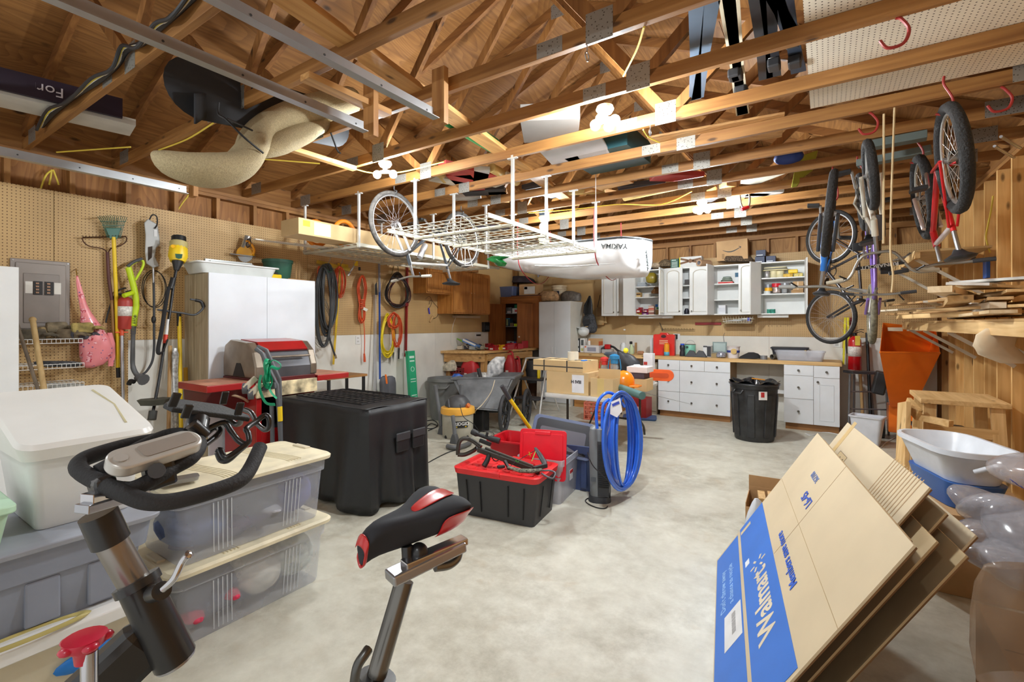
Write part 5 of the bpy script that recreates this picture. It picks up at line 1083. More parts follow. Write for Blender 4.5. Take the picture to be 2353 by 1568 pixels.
lump('cork-like bottle neck standing in the clear tote',[(1851,818,3),(1851,808,3),(1851,805,3)],8.4,M((196,180,150),.6),'wooden_peg','peg',1,0)
lump('scatter of dirt and screws at the right end of the bench',[(1905,833,22),(1905,831.5,18)],8.42,M((70,54,36),.9,var=.6,vs=100),'debris','debris',.5,.3)['kind'] = 'stuff'
t = T('wall_outlet','white double outlet on the drywall at the right end of the long bench','outlet',PY(1923,787,YB));B().box(-.05,.05,-.008,-.001,-.075,.075).obj('plate',WHT,t,bevel=.003)
for dz in (-.035,.035): B().box(-.02,.02,-.0105,-.0082,dz-.02,dz+.02).obj('socket',M((190,190,186),.4),t)
for k,(x,lb) in enumerate(((1942,'yellow and black spirit level hanging right of the long bench'),(1948,'second yellow level, partly behind the first'))):
    t = T('spirit_level',lb,'level',PY(x,735,8.7-.05*k));a_,b_ = PY(x,730,8.75-.06*k),PY(x-4+8*k,838,8.75-.06*k)
    B().beam(a_,b_,.025,.055,(0,1,0)).obj('bar',M((226,214,40),.4),t,world=True,bevel=.002);B().beam(a_+(b_-a_)*.2,a_+(b_-a_)*.8,.028,.02,(0,1,0)).obj('black_inlay',BLK,t,world=True)
t = T('red_straightedge','dark red level hanging behind the yellow levels','level',PY(1953,735,8.8));B().beam(PY(1955,730,8.82),PY(1955,795,8.82),.02,.05,(0,1,0)).obj('bar',M((130,24,34),.5),t,world=True);B().beam(PY(1938,745,8.83),PY(1936,800,8.83),.01,.05,(0,1,0)).obj('wooden_strip',M((196,160,70),.6),t,world=True)
pe = PY(1964,850,8.6);e = extinguisher((pe.x,8.6,pe.z),.082,.52,'bright red fire extinguisher with yellow tag at the right end of the back wall')
B().box(-.0,.06,-.095,-.09,.36,.50).obj('paper_tag',M((214,190,70),.6),e)
# ======================= FOREGROUND LEFT: stored bins, exercise bike =======================
def path(l): return [P(*q) for q in l]
def sub(name,b,mat,parent,**k): return b.obj(name,mat,parent,world=True,**k)
CLR = M((206,210,220),.22,alpha=.36,var=.03,coat=.3)
CLRF = M((214,214,206),.35,alpha=.9,var=.04)
def clear_bin(label,z,h,seed,cols):
    t = T('clear_bin',label,'bin',(-2.82,1.41,z),PI/2)
    w,d = .84,.50
    B().loft([(0,w*.90,d*.88,.05),(.02,w*.91,d*.9,.05),(h-.10,w*.96,d*.96,.05),(h-.10,w*.99,d*1.0,.05),(h-.03,w*1.0,d*1.02,.05)],caps=True).obj('tub',CLR,t,smooth=35)
    l = B().loft([(h-.03,w+.045,d+.06,.06),(h-.012,w+.05,d+.065,.06),(h,w+.02,d+.04,.05),(h+.004,w*.8,d*.8,.04)]).obj('lid',M((226,216,186),.5,var=.12,vs=7),t,smooth=35)
    for s in (-1,1):
        q = B()
        for k in range(5): q.tube([(s*(.16+.018*k)+.03*math.cos(a*PI/8)-.02*s,-d*.48+d*.96*a/8,h+.003) for a in range(9)],.004,5)
        q.obj('lid_ribs',M((214,202,168),.5),l,smooth=60)
        q = B()
        for k in range(5): q.tube([(s*(.14+.022*k),-d*.452,.02),(s*(.15+.022*k),-d*.485,h-.11)],.003,5)
        q.obj('side_ribs',M((216,220,226),.25,alpha=.6),t,smooth=60)
        B().box(s*(w/2-.02)-.02,s*(w/2-.02)+.02,-.07,.07,h-.012,h+.012).obj('latch',M((206,196,170),.5),l,bevel=.006)
    rnd = random.Random(seed)
    for k,(c,x,zz,sx,sz,dy) in enumerate(cols):
        o = B().ball((0,0,0),1,14,10).obj('contents',M(c,.8,var=.2,vs=3),t,smooth=60)
        o.scale = (sx,.17,sz);o.location = (x,-.02+dy,max(zz,sz+.012));o.rotation_euler = (0,rnd.random()*.4-.2,0)
    return t
clear_bin('lower clear storage bin with cream lid, red and white things inside',0.001,.385,1,[((104,112,132),-.2,.13,.2,.12,0),((214,214,204),.06,.15,.15,.13,-.03),((206,214,206),.28,.16,.14,.13,-.02),((70,76,96),.0,.08,.34,.07,.03),((214,60,90),-.12,.13,.05,.03,-.06),((206,70,96),-.30,.1,.06,.03,-.06)])
clear_bin('upper clear storage bin with cream lid, blue and purple cloth inside',.392,.385,2,[((96,114,156),-.24,.13,.17,.12,0),((104,110,120),.05,.17,.16,.12,0),((86,90,150),.28,.14,.14,.12,0),((90,80,110),.0,.08,.35,.07,.02),((180,182,190),.1,.12,.07,.02,-.06)])
t = T('white_bin','white lidded bin with blue tub underneath the grey tote at lower left','bin',(-2.72,.42,.001),PI/2)
B().loft([(0,.82,.5,.05),(.36,.9,.56,.05)]).obj('tub',M((206,196,170),.4,alpha=.9),t,smooth=35)
l = B().loft([(.36,.96,.62,.06),(.41,.97,.63,.06),(.432,.93,.58,.05)]).obj('lid',M((222,222,220),.35),t,smooth=35,bevel=.004)
B().torus((0,0,0),.075,.009,24,6,'z',TR(.05,-.295,.434) @ Matrix.Diagonal((2.2,.45,1,1))).obj('hand_grip',M((190,176,110),.4),l,smooth=60)
B().ball((0,0,0),.08,14,8,(1.6,.2,.5),TR(.25,-.29,.25)).obj('blue_contents',M((20,110,190),.4),t,smooth=60)
t = T('grey_tote','large grey-blue lidded tote under the white step-lid bin','tote',(-2.72,.42,.434),PI/2);GT = M((132,138,152),.45,var=.05)
B().loft([(0,.78,.5,.05),(.19,.83,.535,.05),(.19,.87,.56,.05),(.295,.90,.575,.05)]).obj('tub',GT,t,smooth=35)
B().loft([(.296,.95,.62,.06),(.318,.96,.63,.06),(.328,.90,.57,.05)]).obj('lid',M((150,154,164),.4),t,smooth=35,bevel=.004)
q = B()
for x in (-.28,-.1,.1,.28): q.box(x-.05,x+.05,-.272,-.255,.012,.18)
q.obj('side_ribs',GT,t,bevel=.008)
WB = M((218,220,218),.4,var=.04)
t = T('step_lid_bin','tall white swing-lid waste bin standing on the grey tote','bin',(-2.77,.675,.764),PI/2)
B().loft([(0,.30,.42,.03),(.02,.31,.44,.03),(.30,.37,.52,.04)]).obj('body',WB,t,smooth=35)
bv = []
for zz,w_,d_,r_ in ((.0,.40,.56,.05),(.05,.44,.60,.06),(.068,.42,.58,.05),(.075,.36,.50,.04)): bv.append([(x,y,.285+zz+(y+.28)*.26*min(1,zz*30 if zz else 0)) for x,y in rr(w_,d_,r_)])
l = B().rings(bv).obj('lid',M((228,228,224),.32,var=.02),t,smooth=35)
B().tube([(.13,-.22,.375),(.155,0,.43),(.13,.2,.485)],.005,6).obj('lid_seam',M((196,188,150),.4),l,smooth=60)
t = T('mint_box','mint green lidded box at the left frame edge on the grey tote','box',(-2.66,.27,.764),PI/2)
B().loft([(0,.30,.34,.03),(.12,.34,.38,.03)]).obj('tub',M((176,206,176),.35),t,smooth=35);B().loft([(.12,.37,.42,.03),(.15,.37,.42,.03)]).obj('lid',M((190,226,196),.35),t,smooth=35,bevel=.006)
FB = M((36,36,38),.75,var=.15,bump=.2,bs=200);GB = M((28,28,30),.35,coat=.3);CHR = M((196,196,200),.18,.95,var=.02);ALU = M((176,178,184),.28,.8)
s0 = P(935,1275,1.0);hb = P(235,1160,.93);ft = V((hb.x-s0.x,hb.y-s0.y,0));fw = ft.normalized();sd = V((-fw.y,fw.x,0))
t = T('exercise_bike','black spin exercise bike in the foreground with red and black saddle','exercise bike',(s0.x+ft.x*.5,s0.y+ft.y*.5,0))
pb = P(850,1600,.93)
sub('seat_post',B().tube([pb+(pb-s0)*.15,P(929,1335,.985)],.0195,20),M((120,118,114),.28,.85),t,smooth=40)
sub('post_clamp',B().tube([P(868,1555,.935),P(855,1600,.93)],.037,20),GB,t,smooth=40)
sub('clamp_lever',B().tube(spl(path([(812,1590,.86),(820,1535,.86),(838,1505,.87),(848,1490,.88)]),5),[.009]*15+[.006],8),M((100,100,98),.3,.8),t,smooth=50)
pc = P(930,1330,.985)
def SL(a,b_,c): return pc+fw*a+sd*b_+V((0,0,c))
A0,A1 = P(905,1325,.955),P(1060,1250,1.06)
ax = (A1-A0).normalized();up = V((0,0,1))
sub('slider',B().beam(A0-ax*.01,A1,.045,.022,(0,0,1)),ALU,t,bevel=.004);sub('slider_top',B().beam(P(927,1300,.965),P(1068,1240,1.065),.03,.016,(0,0,1)),CHR,t,bevel=.003)
sub('slider_lever',B().tube(spl(path([(1000,1305,1.0),(1030,1300,1.02),(1050,1285,1.04),(1055,1268,1.05)]),5),.009,8),M((120,118,114),.3,.9),t,smooth=50)
sub('saddle_stem',B().tube(path([(938,1305,.985),(935,1255,.99)]),.012,12),GB,t,smooth=40);sub('stem_nut',B().ball(P(962,1270,1.0),.02,12,8),GB,t,smooth=60)
N0,E0 = P(826,1236,.93),P(1048,1158,1.10);sx = (E0-N0);Ls = sx.length;sx.normalize();sy = V((0,0,1)).cross(sx).normalized();sz = sx.cross(sy)
prof = [(0,.018,-.03,.030),(.04,.021,-.012,.044),(.15,.025,.004,.052),(.35,.034,.006,.058),(.5,.045,.006,.056),(.65,.070,.014,.062),(.8,.088,.022,.066),(.93,.084,.022,.06),(1.0,.055,.008,.035)]
rs = []
for f,hw,zt_,th in prof:
    o = N0+sx*(f*Ls);r_ = []
    for j in range(20):
        a = 2*PI*j/20;c_,s_ = math.cos(a),math.sin(a)
        dip = -.012*math.exp(-(c_*2.2)**2) if s_ > 0 and f > .3 else 0
        z = zt_+(th*.35*s_ if s_ > 0 else th*s_)+dip
        r_.append(o+sy*(hw*c_*(1 if s_ > -.3 else .8))+sz*z)
    rs.append(r_)
sad = sub('saddle',B().rings(rs),M((38,40,46),.8,var=.1),t,smooth=70,subd=1)
RDL = M((196,34,36),.3,coat=.5)
def patch(ra,rb,j0,j1,off,nm):
    b_ = B();rows = []
    for i in range(ra,rb+1):
        cen = sum(rs[i],V((0,0,0)))/20
        rows.append([cen+(rs[i][j % 20]-cen)*(1+off) for j in range(j0,j1+1)])
    k_ = j1-j0+1;vs = [p for r_ in rows for p in r_]
    b_.add(vs,[(i*k_+j,i*k_+j+1,(i+1)*k_+j+1,(i+1)*k_+j) for i in range(len(rows)-1) for j in range(k_-1)])
    o = b_.obj(nm,RDL,sad,smooth=70,solid=.003,subd=1);o.data.transform(WM(t).inverted());return o
patch(0,1,0,19,.05,'nose_trim');patch(5,8,10,14,.06,'side_trim');patch(5,8,16,20,.06,'side_trim');patch(4,7,4,6,.07,'centre_trim')
hp = path([(232,1190,.90),(262,1275,.90)]);
sub('bar_post_collar',B().tube(path([(225,1180,.89),(255,1245,.903)]),[.030,.031],24),GB,t,smooth=40)
sub('bar_post',B().tube(path([(255,1245,.903),(330,1375,.93)]),.026,24),M((150,146,142),.28,.85),t,smooth=40)
sub('head_tube',B().tube(path([(318,1345,.93),(402,1515,.955)]),[.034,.037],24),GB,t,smooth=40)
sub('head_rim',B().tube(path([(312,1333,.93),(320,1350,.93)]),.039,24),GB,t,smooth=40);sub('end_cap',B().tube(path([(398,1508,.955),(404,1520,.957)]),.035,24),ALU,t,smooth=40)
sub('frame_tube',B().beam(P(350,1460,.95),P(120,1680,.85),.06,.10,(0,0,1)),GB,t,bevel=.02)
sub('quick_lever',B().tube(spl(path([(375,1355,.86),(400,1330,.86),(420,1290,.87),(437,1272,.87)]),5),[.006]*14+[.008,.004],10),CHR,t,smooth=50)
sub('lever_boss',B().tube(path([(352,1365,.9),(372,1358,.87)]),.016,16),GB,t,smooth=40)
kb = P(205,1510,.80);sub('knob_stem',B().tube([kb-V((0,0,.05)),kb+V((0,0,.01))],.012,14),CHR,t,smooth=40)
kp = P(195,1480,.80);q = B();q.lathe([(.0,-.012),(.014,-.03),(.016,-.012),(.03,0),(.03,.012),(.0,.014)],20)
for k in range(5): a = k*2*PI/5;q.ball((.026*math.cos(a),.026*math.sin(a),.004),.0125,10,6,(1,1,.6))
q.v = [tuple(V(p)+kp) for p in q.v];sub('tension_knob',q,M((190,20,56),.35,coat=.4),t,smooth=60)
s1,s2 = P(190,1175,.86),P(300,1135,.90)
sub('stem_slider',B().beam(P(186,1172,.84),P(330,1130,.95),.034,.016,(0,0,1)),ALU,t,bevel=.002);sub('stem_slider_top',B().beam(P(198,1150,.85),P(300,1118,.93),.03,.02,(0,0,1)),CHR,t,bevel=.002)
sub('bar_clamp_block',B().beam(P(210,1130,.87),P(262,1108,.9),.05,.045,(0,0,1)),GB,t,bevel=.01)
sub('handlebar',B().tube(spl(path([(440,1008,1.12),(380,1008,1.08),(300,1022,1.02),(220,1045,.95),(185,1062,.92),(184,1082,.90),(230,1110,.88),(290,1137,.86),(340,1154,.86),(400,1152,.88),(480,1132,.92),(545,1108,.97),(572,1082,1.01),(598,1028,1.08)]),5),.0150,16),FB,t,smooth=60)
sub('inner_bar',B().tube(spl(path([(225,1085,.9),(270,1060,.93),(330,1025,1.0),(390,1000,1.05),(440,1002,1.06),(458,1022,1.03),(440,1052,.98),(400,1075,.95),(355,1100,.91),(300,1125,.88),(250,1120,.88)]),5),.0145,16),FB,t,smooth=60)
mp = fr(P(359,1040,.93),P(430,1015,.98)-P(290,1058,.88),P(345,1015,.96)-P(352,1060,.92))
B().prism(rr(.165,.058,.028,8),-.012,.012,TR(-t.location) @ mp).obj('display_pod',M((196,194,188),.3,.3),t,smooth=40,bevel=.004)
B().prism(rr(.10,.034,.008),.0122,.014,TR(-t.location) @ mp @ TR(.02,0,0)).obj('display_screen',M((150,142,134),.12),t);B().prism(rr(.022,.022,.011),.0122,.015,TR(-t.location) @ mp @ TR(-.062,0,0)).obj('display_button',M((170,166,160),.3),t)
sub('pod_bracket',B().beam(P(360,1058,.93),P(372,1120,.93),.035,.05,(0,1,0)),GB,t,bevel=.008);sub('bracket_knob',B().tube(path([(360,1082,.89),(362,1084,.93)]),.014,14),DGR,t,smooth=40)
mp = fr(P(470,942,1.12),P(545,950,1.17)-P(400,935,1.02),P(480,925,1.22)-P(460,958,1.04))
TMX = TR(-t.location) @ mp
B().prism([(-.10,-.03),(.085,-.055),(.10,-.03),(.08,.05),(-.04,.06),(-.1,.0)],-.006,.006,TMX).obj('tray',M((44,46,48),.7,bump=.3,bs=150),t,bevel=.003)
for pts in ([(404,918,1.02),(400,932,1.02)],):
    pass
for a,b_ in (((408,903,.99),(394,936,.99)),((436,930,1.0),(424,962,1.0)),((519,900,1.25),(512,930,1.25)),((554,925,1.14),(546,955,1.14))):
    sub('tray_claw',B().beam(P(*a),P(*b_),.018,.007,(1,0,0)),GB,t,bevel=.003)
sub('tray_mount',B().tube(path([(455,965,1.08),(450,990,1.06)]),.024,14),GB,t,smooth=40);sub('tray_mount_base',B().tube(path([(440,975,1.04),(470,1000,1.06)]),.014,10),GB,t,smooth=40)
for pts in ([(440,1010,1.05),(480,985,1.1),(515,972,1.13),(530,990,1.13),(545,1010,1.13),(560,1020,1.13),(572,1015,1.14),(570,995,1.15),(566,985,1.16),(590,968,1.2),(608,955,1.22),(618,962,1.22),(618,982,1.22),(608,988,1.23),(592,975,1.25),(578,950,1.28),(562,942,1.3)],
            [(500,1040,1.1),(508,1058,1.1),(524,1058,1.1),(545,1040,1.11),(566,1022,1.13)],[(500,1040,1.1),(506,1034,1.1),(520,1052,1.09),(560,1026,1.12)],[(460,1030,1.06),(500,1000,1.12),(503,985,1.14),(490,985,1.15),(470,1002,1.12)],[(520,957,1.2),(540,975,1.21),(552,972,1.2),(553,958,1.18)]):
    sub('holder_wire',B().tube(spl(path(pts),4),.0068,8),GB,t,smooth=60)
sub('front_leg',B().tube([P(380,1500,.95)+V((-.0,-.05,-.2)),V((hb.x,hb.y,.05))+fw*.12],.04,12),GB,t,smooth=40)
fo = V((hb.x,hb.y,.03))+fw*.1;bo = V((s0.x,s0.y,.03))-fw*.25
sub('front_foot',B().beam(fo+sd*.26,fo-sd*.26,.07,.058,(0,0,1)),GB,t,bevel=.01);sub('rear_foot',B().beam(bo+sd*.26,bo-sd*.26,.07,.058,(0,0,1)),GB,t,bevel=.01)
sub('main_frame',B().tube([fo,fo+V((0,0,.35))-fw*.2,bo+V((0,0,.3))+fw*.25,bo],.035,12),GB,t,smooth=40);sub('seat_tube',B().tube([P(862,1600,.93),bo+V((0,0,.3))+fw*.25],.036,14),GB,t,smooth=40)
t = T('metal_tray','small silver tray with a clear rim lying on the clear bin lid','tray',PZ(410,1108,.795));B().loft([(0,.16,.07,.02),(.02,.17,.08,.02)]).obj('tray',M((150,150,154),.25,.7),t,smooth=40);t.rotation_euler = (0,0,1.3)
# ======================= MIDDLE OF THE FLOOR =======================
def cyl_at(x,y,r): p = PZ(x,y,0);d = V((p.x,p.y,0)).normalized();return V((p.x,p.y,0))+d*r
X0,X1_,Y0,Y1,ZK = -4.36,-3.14,2.60,3.28,.865
t = T('draped_crate','black fabric-covered wire dog crate in the middle left of the floor','crate',((X0+X1_)/2,(Y0+Y1)/2,0))
BF = M((30,31,33),.5,var=.12,vs=4,bump=.4,bs=6)
cx,cy_ = (X0+X1_)/2,(Y0+Y1)/2;hw,hd = (X1_-X0)/2,(Y1-Y0)/2
def per(s):
    k = int(s) % 4;f = s-int(s)
    c = [(-1,-1),(1,-1),(1,1),(-1,1)];a,b_ = c[k],c[(k+1) % 4]
    return V((cx+(a[0]+(b_[0]-a[0])*f)*hw,cy_+(a[1]+(b_[1]-a[1])*f)*hd,0)),V(((0,-1),(1,0),(0,1),(-1,0))[k]).to_3d()
def drape(i,j):
    s = i*4 % 4;p,n = per(s);f = s-int(s);zz = ZK-j*(ZK-.03)
    fold = .05*j*(math.sin(s*9.2)+.6*math.sin(s*23+1.3))*min(1,6*min(f,1-f)+.25);flare = .02+.035*j**1.5
    return p+n*(flare+fold*.8)+V((0,0,zz+(.02*math.sin(s*11) if j > .95 else 0)))
sub('side_curtain',B().grid(drape,128,14),BF,t,smooth=60,solid=.004)
sub('top_cover',B().grid(lambda a,b_: V((X0-.02+(X1_-X0+.04)*a,Y0-.02+(Y1-Y0+.04)*b_,ZK+.002+.008*math.sin(a*14)*math.sin(b_*9))),24,16),BF,t,smooth=60,solid=.004)
px0 = P(904,1010,1);
for k in (0,1):
    yy = 2.86+.19*k
    sub('pocket',B().box(X1_+.05,X1_+.075,yy,yy+.14,.46,.60),BF,t,bevel=.01);sub('pocket_flap',B().box(X1_+.07,X1_+.085,yy-.01,yy+.15,.56,.63),M((56,57,60),.5),t,bevel=.01)
t = T('wire_grid','black wire crate panel lying flat on the draped crate','wire panel',(cx,cy_,ZK+.02));q = B();hw2,hd2 = .47,.28
for k in range(12): x = -hw2+2*hw2*k/11;q.tube([(x,-hd2,0),(x,hd2,0),(x,hd2,-.012)],.0032,5)
for k in range(9): y = -hd2+2*hd2*k/8;q.tube([(-hw2,y,.006),(hw2,y,.006)],.0035,5)
q.tube([(-hw2,-hd2,0),(hw2,-hd2,0),(hw2,hd2,0),(-hw2,hd2,0)],.005,5,True);q.obj('wires',BLK,t)
for y in (-.16,.1): B().box(-.28,.32,y-.01,y+.01,.01,.018).obj('strap',BLK,t)
t = T('gas_grill','dusty red and stainless gas grill parked before the white double cabinet','grill',(-4.75,2.7,0))
GRD = M((160,24,26),.3,var=.08,coat=.4);GDK = M((86,20,22),.4);STN = M((150,138,124),.32,.75,var=.15);GXB,GXF = -5.08,-4.47;GY0,GY1 = 2.40,3.03;ZS = 1.03
hood = [(GXB,ZS+.02),(GXF,ZS+.02),(GXF+.0,ZS+.13),(GXF-.05,ZS+.27),(GXF-.16,ZS+.36),(GXB+.14,ZS+.385),(GXB+.03,ZS+.33),(GXB,ZS+.2)]
def yz(poly,y0,y1): return B().rings([[(x,y0,z) for x,z in poly],[(x,y1,z) for x,z in poly]])
sub('hood_end',yz(hood,GY0,GY0+.09),STN,t,bevel=.015);sub('hood_end',yz(hood,GY1-.05,GY1+.02),STN,t,bevel=.015)
h2 = [(x-.012 if x > -4.7 else x+.012,z-.012) for x,z in hood]
sub('hood',yz(h2,GY0+.09,GY1-.05),M((92,92,96),.3,.5,var=.2,vs=3),t)
sub('hood_red_band',yz([(GXF-.055,ZS+.285),(GXF-.15,ZS+.365),(GXB+.16,ZS+.388),(GXB+.16,ZS+.37),(GXF-.16,ZS+.345),(GXF-.07,ZS+.27)],GY0+.095,GY1-.055),GRD,t)
sub('hood_handle',B().tube([(GXF+.02,GY0+.12,ZS+.22),(GXF+.02,GY1-.08,ZS+.22)],.012,10),STN,t,smooth=40)
sub('vent_notch',yz([(GXB+.2,ZS+.03),(GXB+.27,ZS+.16),(GXB+.34,ZS+.16),(GXB+.42,ZS+.03)],GY0-.004,GY0-.001),BLK,t)
sub('firebox',B().box(GXB,GXF,GY0,GY1,ZS-.14,ZS+.02),GDK,t,bevel=.006);sub('control_panel',B().box(GXF,GXF+.03,GY0,GY1,ZS-.16,ZS-.02),M((206,176,140),.5,var=.6,vs=9),t,bevel=.004)
for ya,yb in ((1.98,2.395),(3.055,3.45)): sub('side_shelf',B().box(GXB+.05,GXF,ya,yb,ZS-.06,ZS),M((190,120,100),.5,.1,var=.1) if False else GRD,t,bevel=.006);sub('shelf_top',B().box(GXB+.055,GXF-.005,ya+.005,yb-.005,ZS+.0005,ZS+.003),M((186,130,104),.6,var=.2),t)
sub('shelf_skirt',B().prism([(GXB+.08,ZS-.28),(GXF-.3,ZS-.28),(GXF-.02,ZS-.06),(GXB+.06,ZS-.06)],-2.39,-2.02,Matrix(((1,0,0,0),(0,0,-1,0),(0,1,0,0),(0,0,0,1)))),GDK,t,bevel=.01)
sub('side_burner_pipe',B().tube(spl([V((-4.6,2.2,ZS-.1)),V((-4.55,2.3,ZS-.14)),V((-4.6,2.4,ZS-.2))],4),.012,8),M((190,160,130),.4,.5),t,smooth=50)
sub('side_panel',B().box(GXB+.02,GXF-.02,GY0+.01,GY0+.03,.1,ZS-.14),GRD,t);sub('side_panel',B().box(GXB+.02,GXF-.02,GY1-.03,GY1-.01,.1,ZS-.14),GRD,t);sub('bottom_shelf',B().box(GXB+.02,GXF-.02,GY0+.03,GY1-.03,.1,.13),GDK,t);sub('back_panel',B().box(GXB+.02,GXB+.03,GY0+.03,GY1-.03,.13,ZS-.14),BLK,t)
sub('front_frame',B().box(GXF-.02,GXF,GY0+.01,GY0+.06,.1,ZS-.16).box(GXF-.02,GXF,GY1-.06,GY1-.01,.1,ZS-.16).box(GXF-.02,GXF,GY0+.06,GY1-.06,.42,.56),GRD,t,bevel=.003)
sub('vent_slots',B().box(GXF,GXF+.002,GY1-.2,GY1-.07,.52,.53).box(GXF,GXF+.002,GY1-.2,GY1-.07,.49,.50).box(GXF,GXF+.002,GY1-.2,GY1-.07,.46,.47),M((220,190,180),.5),t)
sub('tool_tray',B().box(GXF-.1,GXF+.02,GY0+.3,GY1-.07,.68,.74),M((180,184,190),.3,.6),t,bevel=.008);sub('gas_bottle',B().lathe([(.0,0),(.1,.0),(.13,.05),(.13,.3),(.05,.37),(.0,.38)],20,(-4.75,2.62,.135)),M((206,206,206),.4),t,smooth=45)
for x in (GXB+.06,GXF-.06):
    for y in (GY0+.06,GY1-.06): sub('caster',B().tube([(x,y-.015,.05),(x,y+.015,.05)],.05,16).box(x-.01,x+.01,y-.02,y+.02,.05,.1),BLK,t,smooth=40)
t = T('wooden_bench','small pine side bench with dark legs right of the grill','bench',(-5.2,3.85,0));B().box(-.2,.2,-.3,.3,.89,.92).obj('top',woody(),t,bevel=.003)
for x in (-.17,.17):
    for y in (-.26,.26): B().box(x-.015,x+.015,y-.015,y+.015,0,.89).obj('leg',BLK,t)
t = T('hand_truck','folded grey tubular hand truck with casters and a green strap beside the grill','hand truck',P(625,950,3.9));D0 = 3.75;GTB = M((84,86,90),.45)
t.location.z = 0
for dx,dd in ((0,0),(22,.12)):
    pts = path([(588-dx*.0+dx*.6,802-dx*.1,D0+dd),(602+dx*.5,812,D0+dd),(622+dx*.4,858-dx*.4,D0+dd),(636+dx*.1,885,D0+dd),(640,930,D0+dd),(645,1010,D0+dd)]);pts.append(V((pts[-1].x,pts[-1].y,.06)))
    if dx: pts = path([(592,797,D0+dd),(612,805,D0+dd),(632,850,D0+dd),(642,872,D0+dd),(645,1010,D0+dd)]);pts.append(V((pts[-1].x,pts[-1].y,.06)))
    sub('rail',B().tube(pts,.017,12),GTB,t,smooth=50)
lp = path([(624,930,D0),(626,1000,D0)]);lp.append(V((lp[-1].x,lp[-1].y,.06)));sub('inner_rail',B().tube(lp,.016,12),GTB,t,smooth=50)
sub('cross_plate',B().beam(P(598,892,D0-.03),P(634,886,D0-.03),.05,.03,(0,1,0)),GTB,t,bevel=.006)
sub('warning_label',B().tube(path([(643,935,D0-.005),(644,968,D0-.005)]),.0185,12),YEL,t,smooth=50)
for x,y in ((564,893),(577,906)):
    p = P(x,y,D0-.1);sub('caster_wheel',B().cyl(p-V((.6,.8,0))*.018,p+V((.6,.8,0))*.018,.042,n=24),GTB,t,smooth=40);sub('caster_hub',B().cyl(p-V((.6,.8,0))*.0185+V((0,0,0)),p+V((.6,.8,0))*.0185,.02,n=16),M((140,140,140),.4),t,smooth=40)
    sub('caster_fork',B().beam(p+V((.02,-.02,0)),P(x+24,y-24,D0-.06),.02,.045,(0,1,0)),M((214,206,186),.35,.3),t,bevel=.004)
q = B();c = P(615,855,D0-.07);rnd = random.Random(5)
for k in range(7):
    a = rnd.random()*3;q.tube([c+V((.055*math.cos(s_)*math.cos(a),.03*math.cos(s_)*math.sin(a),.05*math.sin(s_)-.02*k+.05)) for s_ in [i*2*PI/16 for i in range(16)]],.014,6,True,flat=.2)
sub('strap_coil',q,M((16,150,106),.5),t,smooth=60)
for pts in ([(612,840,D0-.1),(628,828,D0-.12),(645,838,D0-.1),(640,848,D0-.09),(622,842,D0-.08)],[(600,862,D0-.08),(596,890,D0-.1),(610,925,D0-.08),(632,930,D0-.08)],[(612,870,D0-.08),(622,900,D0-.08),(636,916,D0-.06)]):
    sub('strap',B().tube(spl(path(pts),5),.014,6,flat=.2),M((16,150,106),.5),t,smooth=60)
p0,p1 = PZ(1226,1217),PZ(1060,1183);dr = (p0-p1);Lr = .75;rz = math.atan2(dr.y,dr.x)
mid = p0-dr.normalized()*(Lr*.46)+V((-math.sin(rz),math.cos(rz),0))*.23
def red_tote():
    t = T('red_lid_tote','black tote with bright red ribbed lid, a crossbow lying on it','tote',(mid.x,mid.y,.001),rz);BK_ = M((54,54,56),.5);RL = M((222,40,44),.38)
    w,d,h = .76,.48,.355
    B().loft([(0,w*.88,d*.88,.03),(h-.04,w*.96,d*.95,.04),(h,w*.97,d*.96,.04)]).obj('tub',BK_,t,smooth=35)
    q = B()
    for x in (-.24,-.12,.12,.25): q.beam((x,-d*.455,.05),(x*1.06,-d*.488,h-.06),.008,.008,(0,1,0))
    for y in (-.1,.1): q.beam((w*.455,y,.05),(w*.493,y,h-.06),.008,.008,(1,0,0))
    q.obj('side_grooves',M((24,24,26),.6),t)
    l = B().loft([(h-.015,w+.0,d,.06),(h+.028,w+.015,d+.015,.06),(h+.034,w-.01,d-.01,.055),(h+.034,w-.07,d-.07,.04),(h+.012,w-.09,d-.09,.03)]).obj('lid',RL,t,smooth=35)
    q = B();rnd = random.Random(1)
    for i in range(6):
        for j in range(4): q.loft([(h+.012,.09,.07,.03,-.26+i*.104,-.135+j*.09),(h+.021,.082,.062,.028,-.26+i*.104,-.135+j*.09)])
    q.obj('raised_pattern',RL,l,smooth=35)
    for s_ in (-1,1): B().box(-.06,.06,s_*(d/2-.0)-.015,s_*(d/2)+.012,h+.0,h+.036).obj('lid_tab',RL,l,bevel=.006)
    return t,h+.036
rt,zr = red_tote()
t = T('crossbow','black and camouflage crossbow with scope lying across the red lid','crossbow',(mid.x,mid.y,zr));CB = M((54,50,44),.45,var=.2);CAM2 = M((92,90,76),.7,var=.9,vs=60)
def Q(x,y,d=None,z=None): return P(x,y,d) if d else PZ(x,y,z)
dA,dB = 3.85,3.78
def q3(*a): return [P(*k) for k in a]
sub('rail',B().beam(P(1098,1033,4.0),P(1240,1085,3.80),.035,.04,(0,0,1)),CB,t,bevel=.005);sub('rail_top',B().beam(P(1115,1030,4.0),P(1225,1072,3.82),.018,.02,(0,0,1)),M((92,88,82),.3,.4),t,bevel=.003)
for pts in ([(1052,1045,4.05),(1055,1018,4.05),(1066,1008,4.05),(1085,1013,4.04),(1105,1028,4.0)],[(1052,1045,4.05),(1068,1045,4.05),(1088,1036,4.04),(1095,1030,4.02)]): sub('stock',B().tube(spl(q3(*pts),5),.022,10,flat=.8),CB,t,smooth=50)
